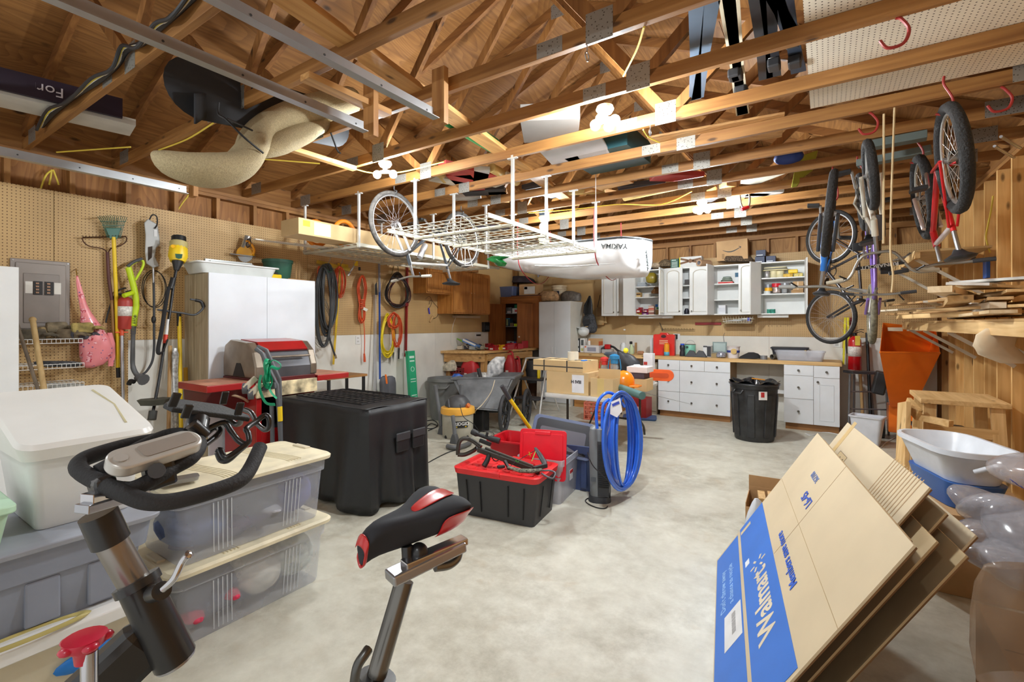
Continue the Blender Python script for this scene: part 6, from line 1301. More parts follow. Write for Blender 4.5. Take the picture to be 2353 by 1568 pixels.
sub('grip',B().tube(q3((1124,1045,3.95),(1120,1058,3.93),(1112,1072,3.9)),[.018,.021,.022],10),BLK,t,smooth=50);sub('trigger_guard',B().tube(spl(q3((1130,1052,3.94),(1138,1060,3.93),(1148,1055,3.92),(1147,1045,3.92)),4),.004,6),BLK,t)
sub('scope',B().tube(q3((1085,992,4.02),(1095,997,4.0),(1100,999,4.0),(1122,1007,3.97),(1128,1008,3.96),(1148,1014,3.94)),[.026,.026,.017,.017,.025,.025],14),BLK,t,smooth=40)
sub('scope_mount',B().beam(P(1102,1012,3.99),P(1128,1022,3.96),.03,.03,(0,0,1)),BLK,t,bevel=.004);sub('scope_turret',B().tube(q3((1118,1003,3.97),(1120,994,3.97)),.012,10),BLK,t,smooth=40);sub('scope_cord',B().tube(spl(q3((1098,995,4.0),(1115,990,3.98),(1133,995,3.96),(1135,1003,3.95)),4),.003,5),BLK,t)
sub('limb',B().tube(q3((1168,1074,3.78),(1195,1082,3.72),(1225,1083,3.70),(1245,1080,3.72)),[.016,.026,.028,.018],10,flat=.6),CAM2,t,smooth=50)
sub('limb',B().tube(q3((1230,1030,4.02),(1240,1045,3.96),(1250,1062,3.88),(1253,1072,3.82)),[.014,.024,.026,.02],10,flat=.6),M((44,46,50),.4),t,smooth=50)
sub('riser',B().beam(P(1225,1078,3.75),P(1256,1070,3.84),.03,.035,(0,0,1)),BLK,t,bevel=.006);sub('foot_stirrup',B().tube(spl(q3((1245,1082,3.74),(1265,1082,3.72),(1276,1088,3.70),(1270,1100,3.66),(1255,1095,3.66),(1244,1088,3.7)),4),.007,8),M((96,98,104),.4,.5),t,smooth=50)
sub('bowstring',B().tube(q3((1232,1034,4.0),(1185,1062,3.86),(1165,1078,3.78)),.003,5),BLK,t);sub('bowstring',B().tube(q3((1232,1034,4.0),(1222,1060,3.88)),.003,5),M((110,200,90),.5),t)
for x,y,c in ((1217,1044,(226,220,60)),(1187,1063,(80,220,80)),(1206,1067,(80,220,80))): p = P(x,y,3.86);sub('string_silencer',B().beam(p-V((.02,0,.01)),p+V((.02,0,.01)),.004,.004).beam(p-V((0,.01,-.02)),p+V((0,.01,-.02)),.004,.004),M(c,.5),t)
sub('quiver_bracket',B().beam(P(1143,1074,3.78),P(1160,1072,3.8),.03,.02,(0,0,1)),BLK,t,bevel=.005);sub('arrow_rest',B().beam(P(1160,1060,3.86),P(1170,1078,3.78),.02,.02),BLK,t)
c1 = PZ(1265,1165);t = T('clear_tote','clear plastic tote with a small red label behind the red-lidded tote','tote',(c1.x-.16,c1.y+.30,.001),rz+.0)
B().loft([(0,.36,.50,.03),(.34,.42,.56,.03),(.34,.44,.58,.03),(.39,.44,.58,.03),(.39,.42,.56,.03),(.02,.34,.48,.03)]).obj('tub',M((206,208,214),.2,alpha=.55),t,smooth=35)
B().box(.203,.206,-.06,.02,.16,.25,RZ(0)).obj('label',M((232,232,230),.5),t);B().box(.206,.2075,-.06,.02,.22,.25).obj('label_band',M((190,40,36),.5),t)
t = T('red_tub','open red plastic tub half hidden behind the upright red lid','tub',PZ(1195,1100));t.rotation_euler = (0,0,rz);t.location.z = .12
B().loft([(0,.42,.36,.04),(.28,.52,.44,.05),(.285,.56,.48,.05),(.30,.56,.48,.05),(.30,.50,.42,.05),(.02,.40,.34,.04)]).obj('tub',M((196,20,34),.35),t,smooth=35)
LC = P(1247,1045,4.18);t = T('red_cover','bright red tote lid standing upright in the clear tote','lid',LC+V((0,0,-.22)),rz+.15)
MX = TR(0,0,.22) @ RX(PI/2-.12) ;B().prism(rr(.42,.43,.03),-.008,.008,MX).obj('lid',M((226,14,40),.35),t,smooth=35,bevel=.003);B().prism(rr(.36,.37,.02),.008,.016,MX).obj('raised_panel',M((226,14,40),.35),t,smooth=35,bevel=.004);B().box(-.07,.07,.17,.2,.012,.022,MX).obj('grip_tab',M((226,14,40),.35),t,bevel=.004)
c2 = PZ(1330,1133);NV = M((60,76,118),.4);t = T('navy_tote','large navy blue open tote behind the tower heater','tote',(c2.x-.10,c2.y+.27,.001),.12)
B().loft([(0,.46,.42,.04),(.36,.52,.48,.05),(.36,.56,.52,.05),(.43,.58,.54,.05),(.43,.54,.50,.05),(.02,.44,.40,.04)]).obj('tub',NV,t,smooth=35)
[B().box(.1*k-.03,.1*k+.03,-.245,-.225,.03,.34).obj('side_rib',NV,t,bevel=.01) for k in (-1,1)]
lc = P(1292,1005,4.55);t = T('navy_cover','dark blue tote lid leaning upside down in the navy tote','lid',(lc.x,lc.y,lc.z-.16),rz+.35)
MX = TR(0,0,.16) @ RX(R(62)) @ RZ(-.18);B().prism(rr(.60,.36,.05),-.012,.012,MX).obj('lid',M((84,96,128),.4),t,smooth=35,bevel=.004);B().prism(rr(.53,.30,.04),.0122,.016,MX).obj('underside',M((26,26,34),.35),t);B().prism(rr(.44,.20,.02),.0162,.02,MX @ TR(0,-.03,0)).obj('inner_panel',M((88,86,96),.4),t);B().prism(rr(.50,.28,.03),-.02,-.0122,MX).obj('outer_rim',NV,t)
t = T('loppers','yellow handled tool with black grip leaning in the navy tote','tool',P(1218,985,4.9));sub('handle',B().tube(path([(1170,915,4.75),(1218,985,4.9)]),.019,12),YEL,t,smooth=40);sub('grip',B().tube(path([(1153,887,4.7),(1171,917,4.75)]),.023,12),DGR,t,smooth=40);t.name = 'long_tool'
hc = cyl_at(1378,1160,.11);t = T('tower_heater','grey and black tower heater standing beside the blue hose coil','heater',hc,YAW-.2);hz = 1.57-(995-745)/1092*3.97
HG = M((118,122,124),.4);HD = M((54,56,60),.45)
B().loft([(0,.20,.19,.07),(.05,.19,.18,.07)]).obj('base',HD,t,smooth=40);B().loft([(.051,.165,.155,.06),(hz*.5,.18,.17,.06),(hz-.06,.185,.175,.06),(hz-.02,.17,.16,.06),(hz,.11,.1,.04)]).obj('shell',HG,t,smooth=40)
fc = B().loft([(.06,.10,.03,.012,.035,-.075),(hz*.5,.11,.03,.012,.035,-.083),(hz-.12,.11,.03,.012,.035,-.086)]).obj('front_panel',HD,t,smooth=40)
q = B();[q.box(-.01,.08,-.104,-.099,.14+.0175*k,.149+.0175*k) for k in range(22)];q.obj('grille',BLK,fc)
B().box(-.03,.03,-.01,.03,hz-.002,hz+.02).obj('top_handle',HD,t,bevel=.008);B().box(-.075,-.03,-.085,-.080,hz*.28,hz*.34).obj('controls',M((80,84,90),.3),t)
t = T('heater_cable','black power cord looping from the heater to the floor','cord',hc+V((.1,0,.01)))
sub('cord',B().tube(spl(path([(1350,1040,3.9),(1362,1070,3.83),(1390,1098,3.8),(1402,1115,3.85)])+[PZ(1400,1150,.006),PZ(1392,1168,.006),PZ(1365,1165,.006),PZ(1345,1150,.006),PZ(1375,1137,.006)],6),.0045,6),BLK,t,smooth=60)
bc = P(1428,1015,4.25);t = T('hose_coil','standing coil of bright blue plastic pipe in torn clear wrap','hose',(bc.x,bc.y,.02));BP = M((46,110,228),.25,coat=.4)
rnd = random.Random(8)
for k in range(13):
    w_ = 14+26*rnd.random() if k > 4 else 36+3*rnd.random();h_ = 103+5*rnd.random();ph = (rnd.random()-.5)*.06;pts = [];off = (k-6)*.014
    for i in range(36):
        a = 2*PI*i/36;x = 1430+w_*math.cos(a)*(1 if k > 3 else 1.12);y = 1014-h_*math.sin(a)*(1 if k > 3 else 1.05);pts.append(P(x+12*ph*y/100,y,4.25+off+.25*math.cos(a)))
    zmin = min(p.z for p in pts)
    if zmin < .015: pts = [p+V((0,0,.015-zmin)) for p in pts]
    sub('turn',B().tube(pts,.0125,8,True),BP,t,smooth=60)
for pts in ([(1372,985,4.1),(1370,950,4.1),(1376,920,4.1),(1395,903,4.12),(1415,910,4.16),(1435,935,4.2)],[(1384,985,4.08),(1384,950,4.08),(1388,928,4.08),(1400,918,4.1)]): sub('loose_end',B().tube(spl(path(pts),5),.0135,10),BP,t,smooth=60)
def wrp(i,j): a = R(100+150*i);rr_ = 1+.10*math.cos(j*2*PI);return P(1430+34*rr_*math.cos(a)+4*math.sin(i*20),1014-100*rr_*math.sin(a),4.22+.08*math.sin(j*2*PI)+.12*math.cos(a))
sub('plastic_wrap',B().grid(wrp,20,12),M((226,230,240),.15,trans=.3,alpha=.35,coat=.6),t,smooth=60)
sub('paper_tag',B().rings([[P(x,y,4.0+e) for x,y in ((1402,925),(1425,915),(1430,945),(1418,960),(1402,952))] for e in (0,.003)]),M((232,232,236),.6),t)
sub('tag_text',B().rings([[P(x,y,3.996+e) for x,y in ((1406,929),(1422,922),(1424,928),(1408,935))] for e in (0,.001)]),M((60,80,190),.6),t)
vc = cyl_at(1052,1010,.18);VR = .212
t = T('shop_vacuum','grey and orange wet dry vacuum with black motor head','vacuum',vc,YAW);VG = M((176,172,156),.45);s = vc.length/1092/1.0;vh = 1.57-(945-745)/1092*5.6
ZV = [0,.04,.30,.37,.43,.58]
B().lathe([(0,0),(VR*.95,.0),(VR,.03),(VR*1.03,.33),(0,.33)],28).obj('drum',VG,t,smooth=40);B().lathe([(VR*1.12,.33),(VR*1.14,.36),(VR*1.1,.41),(VR*.8,.43),(0,.43)],28).obj('lid',M((238,176,70),.4),t,smooth=40)
B().lathe([(VR*.85,.43),(VR*.8,.48),(VR*.55,.55),(VR*.4,.57),(0,.575)],28).obj('motor_head',M((70,70,72),.45),t,smooth=40);B().tube([(.13,-.1,.43),(.165,-.13,.46)],.03,14).obj('hose_port',M((206,110,50),.4),t,smooth=40)
B().tube([(-.1,-.16,.43),(-.12,-.1,.52),(-.12,.08,.52),(-.1,.12,.43)],.014,8).obj('carry_handle',M((70,70,72),.45),t,smooth=40);B().cb((.0,-.12,.53),(.06,.01,.02),rot=(-.6,0,0)).obj('badge',YEL,t)
B().rings([[(VR*1.05*math.sin(R(a)),-VR*1.05*math.cos(R(a)),z) for a in range(-4,50,6)]+[(VR*1.03*math.sin(R(a)),-VR*1.03*math.cos(R(a)),z) for a in range(44,-5,-6)] for z in (.16,.25)]).obj('label',M((40,40,40),.5),t)
text('RIDGID',.062,M((240,240,236),.5),t,fr((VR*1.06*math.sin(R(20)),-VR*1.06*math.cos(R(20))-.004,.215),(math.cos(R(20)),math.sin(R(20)),0),(0,0,1)),bold=.001);B().beam((VR*1.065*math.sin(R(0)),-VR*1.065,.175),(VR*1.07*math.sin(R(38)),-VR*1.07*math.cos(R(38)),.175),.004,.012,(0,0,1)).obj('label_stripe',YEL,t)
for k in range(4): a = R(45+90*k);B().ball((VR*.95*math.cos(a),VR*.95*math.sin(a),.025),.025,10,6).obj('caster',BLK,t,smooth=60)
for nm,pts,r_,lb in (('vac_nozzle',[(1000,885,6.9),(1003,905,6.9),(1010,950,6.85),(1016,998,6.77)],.03,'long grey vacuum wand with floor nozzle left of the vacuum'),('vac_nozzle',[(1040,955,6.3),(1044,985,6.28),(1045,1014,6.25)],.027,'short grey vacuum nozzle standing in front of the vacuum'),('vac_tube',[(1060,884,6.85),(1060,905,6.85)],.028,'dark tube end behind the vacuum head'),('vac_hose',[(1028,1026,5.0),(1045,1029,5.0),(1065,1025,5.0),(1080,1018,5.0)],.03,'grey vacuum hose end lying on the floor behind the crossbow')):
    t = T(nm,lb,'vacuum part',P(*pts[-1]));pp = path(pts)
    if nm == 'vac_hose': pp = [PZ(a,b_,.035) for a,b_,c_ in pts]
    if nm == 'vac_tube': pp.append(pp[-1]+V((0,0,-.3)))
    sub('tube',B().tube(spl(pp,5),r_,12),M((104,106,108),.5),t,smooth=50)
    if nm == 'vac_nozzle': b_ = pp[-1];sub('nozzle_head',B().loft([(-.0,.13,.08,.02,b_.x,b_.y),(.07,.1,.07,.02,b_.x,b_.y),(.12,.06,.06,.02,b_.x,b_.y)]),M((90,92,94),.5),t,smooth=40)
t = T('floor_cable','thin black cord running across the floor from crate to vacuum hose','cord',PZ(1000,1060,.005));sub('cord',B().tube(spl([PZ(a,b_,.006) for a,b_ in ((985,1063),(1005,1052),(1030,1040),(1050,1034))],5),.006,6),BLK,t)
t = T('floor_cable','tangled black cord on the floor right of the draped crate','cord',PZ(990,975,.005));sub('cord',B().tube(spl([PZ(a,b_,.008) for a,b_ in ((978,968),(995,966),(1006,975),(998,984),(980,984),(990,974),(1004,980),(984,990))],5),.007,6),BLK,t)
t = T('vacuum_cable','black vacuum cord hanging from the vacuum head over its drum','cord',P(1060,950,6.1));sub('cord',B().tube(spl(path([(1057,930,6.15),(1065,958,6.1),(1088,975,6.1),(1100,990,6.15)]),5),.005,6),BLK,t)
gc = V((-5.3,6.0,0));t = T('garbage_can','round grey garbage can behind the vacuum and the cart','garbage can',gc);GG = M((122,122,120),.5,var=.1);zz = 1.57-(868-745)/1092*7.93
B().lathe([(0,.001),(.22,.001),(.235,.1),(.26,zz-.06),(.285,zz-.05),(.285,zz),(.265,zz),(.22,.03),(0,.03)],32).obj('can',GG,t,smooth=40);B().tube([(.1,-.28,zz-.1),(.13,-.3,zz-.14),(.22,-.22,zz-.14),(.24,-.17,zz-.1)],.014,8).obj('handle',GG,t,smooth=50)
tc = V((0,0,0));tc = cyl_at(1733,1018,.25);t = T('trash_can','tall black trash can lined with a black bag by the drawers','trash can',tc,-.2);TCM = M((44,45,47),.5,var=.35,vs=9);zz = .775
B().lathe([(0,.001),(.235,.001),(.245,.03),(.285,zz-.08),(.30,zz-.07),(.305,zz),(.285,zz),(.23,.03),(0,.03)],36).obj('can',TCM,t,smooth=40)
q = B()
for k in range(8): a = R(k*45+10);q.beam((.252*math.cos(a),.252*math.sin(a),.06),(.283*math.cos(a),.283*math.sin(a),zz-.14),.09,.018,(math.cos(a),math.sin(a),0))
q.obj('side_panels',TCM,t,bevel=.008)
def bag(i,j): a = 2*PI*i;r_ = .30*(1-j)**.8+.006;return V(((r_+.012*math.sin(a*9)*(1-j))*math.cos(a),(r_+.012*math.sin(a*9))*math.sin(a),zz+.02-.05*math.sin(j*PI)+.02*math.sin(a*7+j*9)*(1-j*.5)+.03*math.sin(5*a+14*j)*j))
B().grid(bag,60,10).obj('liner_bag',M((26,28,32),.25,coat=.6),t,smooth=70);B().torus((0,0,zz-.015),.308,.014,36,6).obj('liner_rim',M((30,32,36),.3,coat=.5),t,smooth=60)
for a in (-110,70): B().tube([(.30*math.cos(R(a-12)),.30*math.sin(R(a-12)),zz-.09),(.34*math.cos(R(a-10)),.34*math.sin(R(a-10)),zz-.13),(.34*math.cos(R(a+10)),.34*math.sin(R(a+10)),zz-.13),(.30*math.cos(R(a+12)),.30*math.sin(R(a+12)),zz-.09)],.014,8).obj('handle',TCM,t,smooth=50)
B().rings([[(.302*math.cos(R(a)),.302*math.sin(R(a)),z) for a in range(-62,-38,4)]+[(.298*math.cos(R(a)),.298*math.sin(R(a)),z) for a in range(-42,-65,-4)] for z in (zz-.20,zz-.09)]).obj('label',M((226,224,220),.5),t);B().rings([[(.304*math.cos(R(a)),.304*math.sin(R(a)),z) for a in range(-57,-46,4)]+[(.301*math.cos(R(a)),.301*math.sin(R(a)),z) for a in range(-49,-59,-4)] for z in (zz-.165,zz-.10)]).obj('label_mark',M((176,40,40),.5),t)
o = B().cb(V((tc.x+.05,tc.y,zz+.045)),(.16,.03,.012),rot=(0,.1,.4)).obj('orange_strip',M((230,150,40),.5));setp(o,'orange strip lying on the rubbish in the black trash can','rubbish')
# ======================= FOLDING TABLE, CART, UNDER THE BENCH =======================
TX0,TX1,TY0,TY1,TZ = -2.84,-1.98,4.98,6.80,.74
t = T('folding_table','white plastic folding table with grey steel legs, crowded with boxes','table',(-2.41,5.9,0));LG = M((74,68,62),.45,.4)
sub('tabletop',B().loft([(TZ-.045,.84,1.80,.05,-2.41,5.89),(TZ-.03,.86,1.82,.06,-2.41,5.89),(TZ,.86,1.82,.06,-2.41,5.89)]),M((226,226,222),.4),t,smooth=35)
for y,s_ in ((5.32,-1),(6.46,1)):
    for x in (-2.68,-2.14): sub('leg',B().tube(spl([V((x,y,TZ-.045)),V((x,y,.3)),V((x,y+s_*.03,.22)),V((x,y+s_*.16,.12)),V((x,y+s_*.2,.0))],4),.0155,8),LG,t,smooth=50)
    sub('cross_bar',B().tube([(-2.68,y,.24),(-2.14,y,.24)],.013,8),LG,t,smooth=50);sub('brace',B().tube([(-2.41,y,.3),(-2.41,5.9-s_*-.1,TZ-.05)],.011,8),LG,t,smooth=50)
def tb(x,Y): return PY(x,800,Y).x
def tbox(label,x0,x1,Y,h,d,mat,z=TZ+.001,deco=None,rz=0,name='carton',cat='box',**k):
    return carton(label,x0,x1,Y,z,h,d,mat,cat,name,rz,deco,**k)
C1 = M((206,176,128),.75,var=.04)
a = tbox('large tan carton with a white shipping label at the near end of the table',1256,1352,5.05,.26,.42,C1,deco=[(.62,.9,.1,.9,(226,226,228))],rz=0)
text('H IVIII',.05,M((30,30,34),.5),a,FRONT(.12,-.2125,.15),bold=.002)
t = T('strapped_carton','long shallow tan carton bound with dark straps on top of the labelled carton','box',(tb(1300,5.25),5.27,TZ+.262),-.05)
B().box(-.36,.33,-.2,.2,.0,.13).obj('box',C1,t,bevel=.002)
for x in (-.2,.12): B().box(x-.008,x+.008,-.202,.202,.128,.1325).box(x-.008,x+.008,-.2025,-.2,0,.13).obj('strap',M((70,66,60),.5),t)
B().box(-.362,.332,-.01,.01,.13,.1345).box(-.362,.332,-.203,-.2,.05,.062).obj('strap',M((70,66,60),.5),t)
roll('large clear packing tape roll on the strapped carton',1317,5.2,TZ+.395,.065,.10,M((224,218,200),.3),ri=.62,core=C1)
t = T('scissors','blue-handled scissors lying on the strapped carton','scissors',(tb(1337,5.15),5.15,TZ+.4));q = B();q.torus((.03,.03,0),.022,.006,14,5);q.torus((.03,-.03,0),.022,.006,14,5);q.obj('handles',M((40,120,220),.4),t,smooth=50);B().beam((.01,.01,0),(-.09,-.01,0),.012,.003).beam((.01,-.01,0),(-.09,.012,.003),.012,.003).obj('blades',STL,t)
t = T('open_carton','small open tan carton with tape down its front at the table corner','box',(tb(1386,5.1),5.17,TZ+.001));q = B();w,d,h = .27,.24,.21
q.box(-w/2,w/2,-d/2,-d/2+.005,0,h).box(-w/2,w/2,d/2-.005,d/2,0,h).box(-w/2,-w/2+.005,-d/2+.005,d/2-.005,0,h).box(w/2-.005,w/2,-d/2+.005,d/2-.005,0,h).box(-w/2+.005,w/2-.005,-d/2+.005,d/2-.005,0,.005);q.obj('box',C1,t)
B().box(-w/2,w/2,d/2-.006,d/2-.001,h,h+.09).obj('flap',C1,t);B().box(-.05,.03,-d/2-.0012,-d/2-.0002,0,h).obj('tape',M((214,186,120),.3),t)
def lantern(label,x,Y,col,s):
    t = T('lantern',label,'lantern',(tb(x,Y),Y,TZ+.16));m_ = M(col,.35,.2)
    B().lathe([(0,0),(.07,0),(.07,.04),(.045,.06),(.045,.07)],20).obj('base',m_,t,smooth=45);B().lathe([(.04,.07),(.055,.11),(.04,.16)],16).obj('globe',M((200,214,220),.1,trans=.5,alpha=.6),t,smooth=60)
    B().lathe([(.05,.16),(.05,.21),(.065,.22),(.065,.26),(.03,.28),(0,.285)],20).obj('chimney',m_,t,smooth=45)
    for sg in (-1,1): B().tube(spl([(sg*.06,0,.03),(sg*.085,0,.1),(sg*.07,0,.22)],4),.008,8).obj('side_tube',m_,t,smooth=50)
    t.scale = (s,s,s);return t
tbox('brown carton under the lanterns on the folding table',1378,1430,5.75,.155,.3,C1);lantern('blue metal lantern with white cap on the folding table',1412,5.86,(50,130,180),1.0);lantern('red metal lantern left of the blue one on the table',1389,5.88,(206,60,56),.85)
lump('black rumpled rain jacket heaped at the back of the folding table',[(1450,868,22),(1448,850,26),(1440,832,28),(1436,818,20),(1426,808,8)],6.2,M((44,45,49),.5,bump=.5,bs=9),'black_jacket','jacket',.5,.12,9,28)
lump('grey folded tarpaulin beside the black jacket on the table',[(1408,822,10),(1405,814,18),(1406,809,14)],6.2,M((70,76,84),.6),'grey_tarp','tarp',.5,.1,3)
o = B().ball(P(1438,806,6.25),.035,10,8);o = o.obj('yellow_ball',M((240,224,30),.4),smooth=60);setp(o,'bright yellow round cap on the black jacket heap','cap')
t = T('red_horn','cluster of red plastic toys and tools in front of the lanterns','tool',(tb(1400,5.45),5.45,TZ+.001));t.name = 'red_gadget'
q = B();rnd = random.Random(6)
for k in range(5): q.ball((.05*(k-2),.03*(k % 2),.06+.05*(k % 3)),.05,10,8)
q.tube(spl([(-.3,0,.2),(-.15,-.05,.15),(0,-.08,.08)],4),.02,8);q.obj('body',M((206,40,44),.35),t,smooth=60)
tbox('yellow and white printed bag among the clutter on the table',1366,1386,5.4,.2,.1,M((226,220,206),.5),deco=[(0,.4,.3,1,(236,210,50)),(.5,.9,.4,.7,(60,60,64))],name='printed_bag',cat='bag')
t = T('safety_helmet','glossy orange safety helmet with ear muffs on the folding table','helmet',(tb(1433,5.4),5.4,TZ+.01));OH = M((246,140,20),.25,coat=.6)
B().lathe([(.12,.10),(.13,.13),(.12,.19),(.09,.24),(.05,.265),(0,.275)],28).obj('shell',OH,t,smooth=60);B().prism([(.1,-.1),(.2,-.06),(.2,.06),(.1,.1)],.09,.11).obj('brim',OH,t,bevel=.004)
for y in (-.13,.13): B().tube([(.03,y,.06),(.03,y*1.25,.06)],.05,16).obj('ear_muff',OH,t,smooth=40)
B().cb((-.05,-.05,.05),(.12,.1,.1)).obj('visor',M((50,50,54),.4),t,bevel=.02)
tbox('small tan carton right of the orange helmet on the table',1447,1486,5.75,.15,.26,C1);tbox('dark purple box on the small tan carton',1444,1480,5.76,.075,.22,M((70,60,70),.5),z=TZ+.152);tbox('flat white box topmost of the stack beside the helmet',1440,1487,5.74,.07,.26,M((226,216,212),.5),z=TZ+.229)
lump('crumpled white tissue on top of the flat white box',[(1463,846,8),(1463,841,9),(1463,838,6)],5.8,M((220,220,220),.8),'tissue','tissue',.7,.3)
t = tbox('tall narrow white carton with a red mark standing on the table',1478,1499,6.55,.42,.12,M((222,222,224),.5),deco=[(.05,.45,.62,.72,(190,60,50)),(.1,.9,.1,.45,(190,190,206))])
OC_ = P(1505,862,6.35);t = T('chainsaw_scabbard','long orange plastic chainsaw bar cover sticking out over the table end','scabbard',(OC_.x,OC_.y,OC_.z));B().prism(rr(.52,.15,.075,8),-.02,.02,fr((-.02,0,0),(1,.15,0),(0,0,1))).obj('cover',M((236,96,36),.4),t,smooth=40,bevel=.004);B().prism(rr(.40,.06,.03,6),.0202,.024,fr((-.02,0,0),(1,.15,0),(0,0,1))).obj('recess',M((206,76,26),.5),t)
t = T('green_tube','grey-green cardboard tube lying across the table edge','tube',P(1448,897,5.3));sub('tube',B().tube([P(1400,882,5.75),P(1476,910,5.05)],.042,20),M((84,120,118),.4),t,smooth=40)
t = T('fishing_rod','thin rod reaching from the table toward the drawers','rod',P(1480,905,5.6));sub('rod',B().tube([P(1440,893,5.6),P(1590,930,5.9)],[.004,.0015],6),M((120,116,110),.4),t)
def milk_crate(label,loc,w,d,h,mat,rz):
    t = T('milk_crate',label,'crate',loc,rz);q = B();n = 5
    for z in (0,h*.25,h*.5,h*.75,h-.02): q.tube([(x,y,z+.01) for x,y in rr(w,d,.02)],.011,6,True)
    for i in range(n+1):
        for s_ in (-1,1): q.beam((-w/2+w*i/n,s_*d/2,0),(-w/2+w*i/n,s_*d/2,h),.022,.01);q.beam((s_*w/2,-d/2+d*i/n,0),(s_*w/2,-d/2+d*i/n,h),.01,.022)
    q.box(-w/2,w/2,-d/2,d/2,0,.012);q.obj('lattice',mat,t);return t
pc_ = PZ(1365,966);milk_crate('salmon pink milk crate on the floor under the folding table',(pc_.x,pc_.y+.15,.001),.36,.33,.29,M((214,120,96),.5),.15)
p = PZ(1470,945);t = tbox('red printed carton on the floor behind the folding table',1446,1485,7.7,.34,.3,M((150,34,36),.5),z=.001,deco=[(.3,.7,.3,.6,(214,180,176)),(.35,.6,.1,.2,(206,170,166))])
t = T('blue_floor_tray','flat blue plastic lid lying on the floor under the table end','lid',PZ(1470,962));B().loft([(0.001,.5,.35,.04),(.03,.54,.39,.05)]).obj('lid',M((60,96,150),.4),t,smooth=35);t.rotation_euler = (0,0,.3)
sx0,sY = tb(1200,6.0),6.35;t = T('step_stool','white folding step stool with black treads left of the folding table','step stool',((PY(1232,800,7.2)).x,7.2,0));WT = M((216,216,212),.35,.3)
xa,xb = PY(1207,800,7.2).x,PY(1258,800,7.2).x;zt = PY(1230,824,7.2).z
sub('hoop',B().tube(spl([V((xa-.06,6.8,0)),V((xa-.03,7.0,.5)),V((xa,7.2,zt-.08)),V((xa+.05,7.2,zt)),V((xb-.05,7.2,zt)),V((xb,7.2,zt-.08)),V((xb+.03,7.0,.5)),V((xb+.06,6.8,0))],5),.016,10),WT,t,smooth=50)
for x in (xa-.02,xb+.02): sub('rear_leg',B().tube([(x,7.18,.62),(x,7.6,0)],.013,8),WT,t,smooth=50)
for z,y in ((.62,7.08),(.30,6.98)): sub('tread',B().cb(((xa+xb)/2,y,z),(xb-xa+.02,.26,.035)),M((64,64,66),.6),t,bevel=.01)
jar('yellow spray can standing on the step stool tread',1238,7.05,.64,.028,.17,M((240,210,40),.4),name='spray_can',cat='can')
t = T('utility_cart','grey plastic two-wheeled utility cart full of bags under the corner bench','cart',(-4.0,5.75,0));KG = M((104,106,108),.5,var=.2)
R0 = [PZ(1040,868,.77),PZ(1180,866,.77),PZ(1200,856,.77),PZ(1090,856,.77)];R1 = [PZ(1070,940,.34),PZ(1146,946,.34),PZ(1158,934,.34),PZ(1100,930,.34)]
cR = sum(R0,V((0,0,0)))/4;cB = sum(R1,V((0,0,0)))/4
zr_,zb_ = .77,.34
def cf(ps,z,k=1.0): c = sum(ps,V((0,0,0)))/4;return [V((c.x+(p.x-c.x)*k,c.y+(p.y-c.y)*k,z)) for p in ps]
sub('tub',B().rings([cf(R1,zb_),cf(R0,zr_-.04),cf(R0,zr_-.04,1.06),cf(R0,zr_,1.06),cf(R0,zr_,.95),cf(R1,zb_+.02,.93)]),KG,t,smooth=30,bevel=.01)
wc = P(1159,941,6.85);wc.z = .28;ax = V((CY*.8+.3,.35,0)).normalized()
for sg,o in ((1,wc),(-1,wc+V((-.05,.7,0)))):
    W_ = fr(o,V((0,0,1)),ax.cross(V((0,0,1))));w_ = sub('wheel',B().torus((0,0,0),.25,.028,32,8,m=W_),M((50,50,52),.7),t,smooth=60)
    q = B().torus((0,0,0),.215,.012,28,6,m=W_);[q.tube([(0,0,0),(.215*math.cos(k*PI/4),.215*math.sin(k*PI/4),0)],.011,6,m=W_) for k in range(8)];q.cyl((0,0,-.04),(0,0,.04),.025,n=12,m=W_);sub('spokes',q,BLK,w_ if False else t,smooth=50)
sub('front_foot',B().cb(P(1105,950,7.0)-V((0,0,P(1105,950,7.0).z-.16)),(.22,.16,.32)),BLK,t,bevel=.03);sub('axle_frame',B().beam(P(1108,944,7.0),P(1156,944,6.9),.06,.05),BLK,t)
text('Rubbermaid',.03,M((60,60,62),.5),t,TR(-t.location) @ fr(P(1166,889,6.95),(.83,.5,0),(0,0,1)))
for lb,pr,d_,c,nm,al in (('clear plastic bag with black printing sticking up in the cart',[(1130,866,14),(1138,855,18),(1140,840,19),(1146,828,16),(1150,820,10)],7.45,(214,216,220),'plastic_bag',.85),('blue cloth rags at the left end of the cart',[(1048,870,10),(1052,864,12),(1050,859,6)],7.35,(60,100,180),'blue_rags',1),('white crumpled paper in the middle of the cart',[(1120,870,22),(1118,862,20),(1112,856,8)],7.5,(206,204,198),'paper_waste',1)):
    o = blob(pr,lambda x,y: P(x,y,d_),.5,22,lump=.2,seed=4).obj(nm,M(c,.25,var=.35,vs=14,alpha=al),smooth=70);setp(o,lb,'bag' if 'bag' in nm else 'cloth' if 'rag' in nm else 'paper')
t = T('black_tube','black tube end standing up out of the cart','tube',P(1104,872,7.2));sub('tube',B().tube([P(1106,875,7.2),P(1099,847,7.2)],.03,14),M((50,50,52),.4),t,smooth=40)
t = T('cart_rope','pale rope hanging from the cart rim to the floor','rope',PZ(1092,960,.005));sub('rope',B().tube(spl(path([(1137,874,6.9),(1128,902,6.8),(1108,930,6.75),(1092,946,6.75)])+[PZ(1094,962,.01)],5),.006,6),M((206,190,160),.8),t,smooth=50)
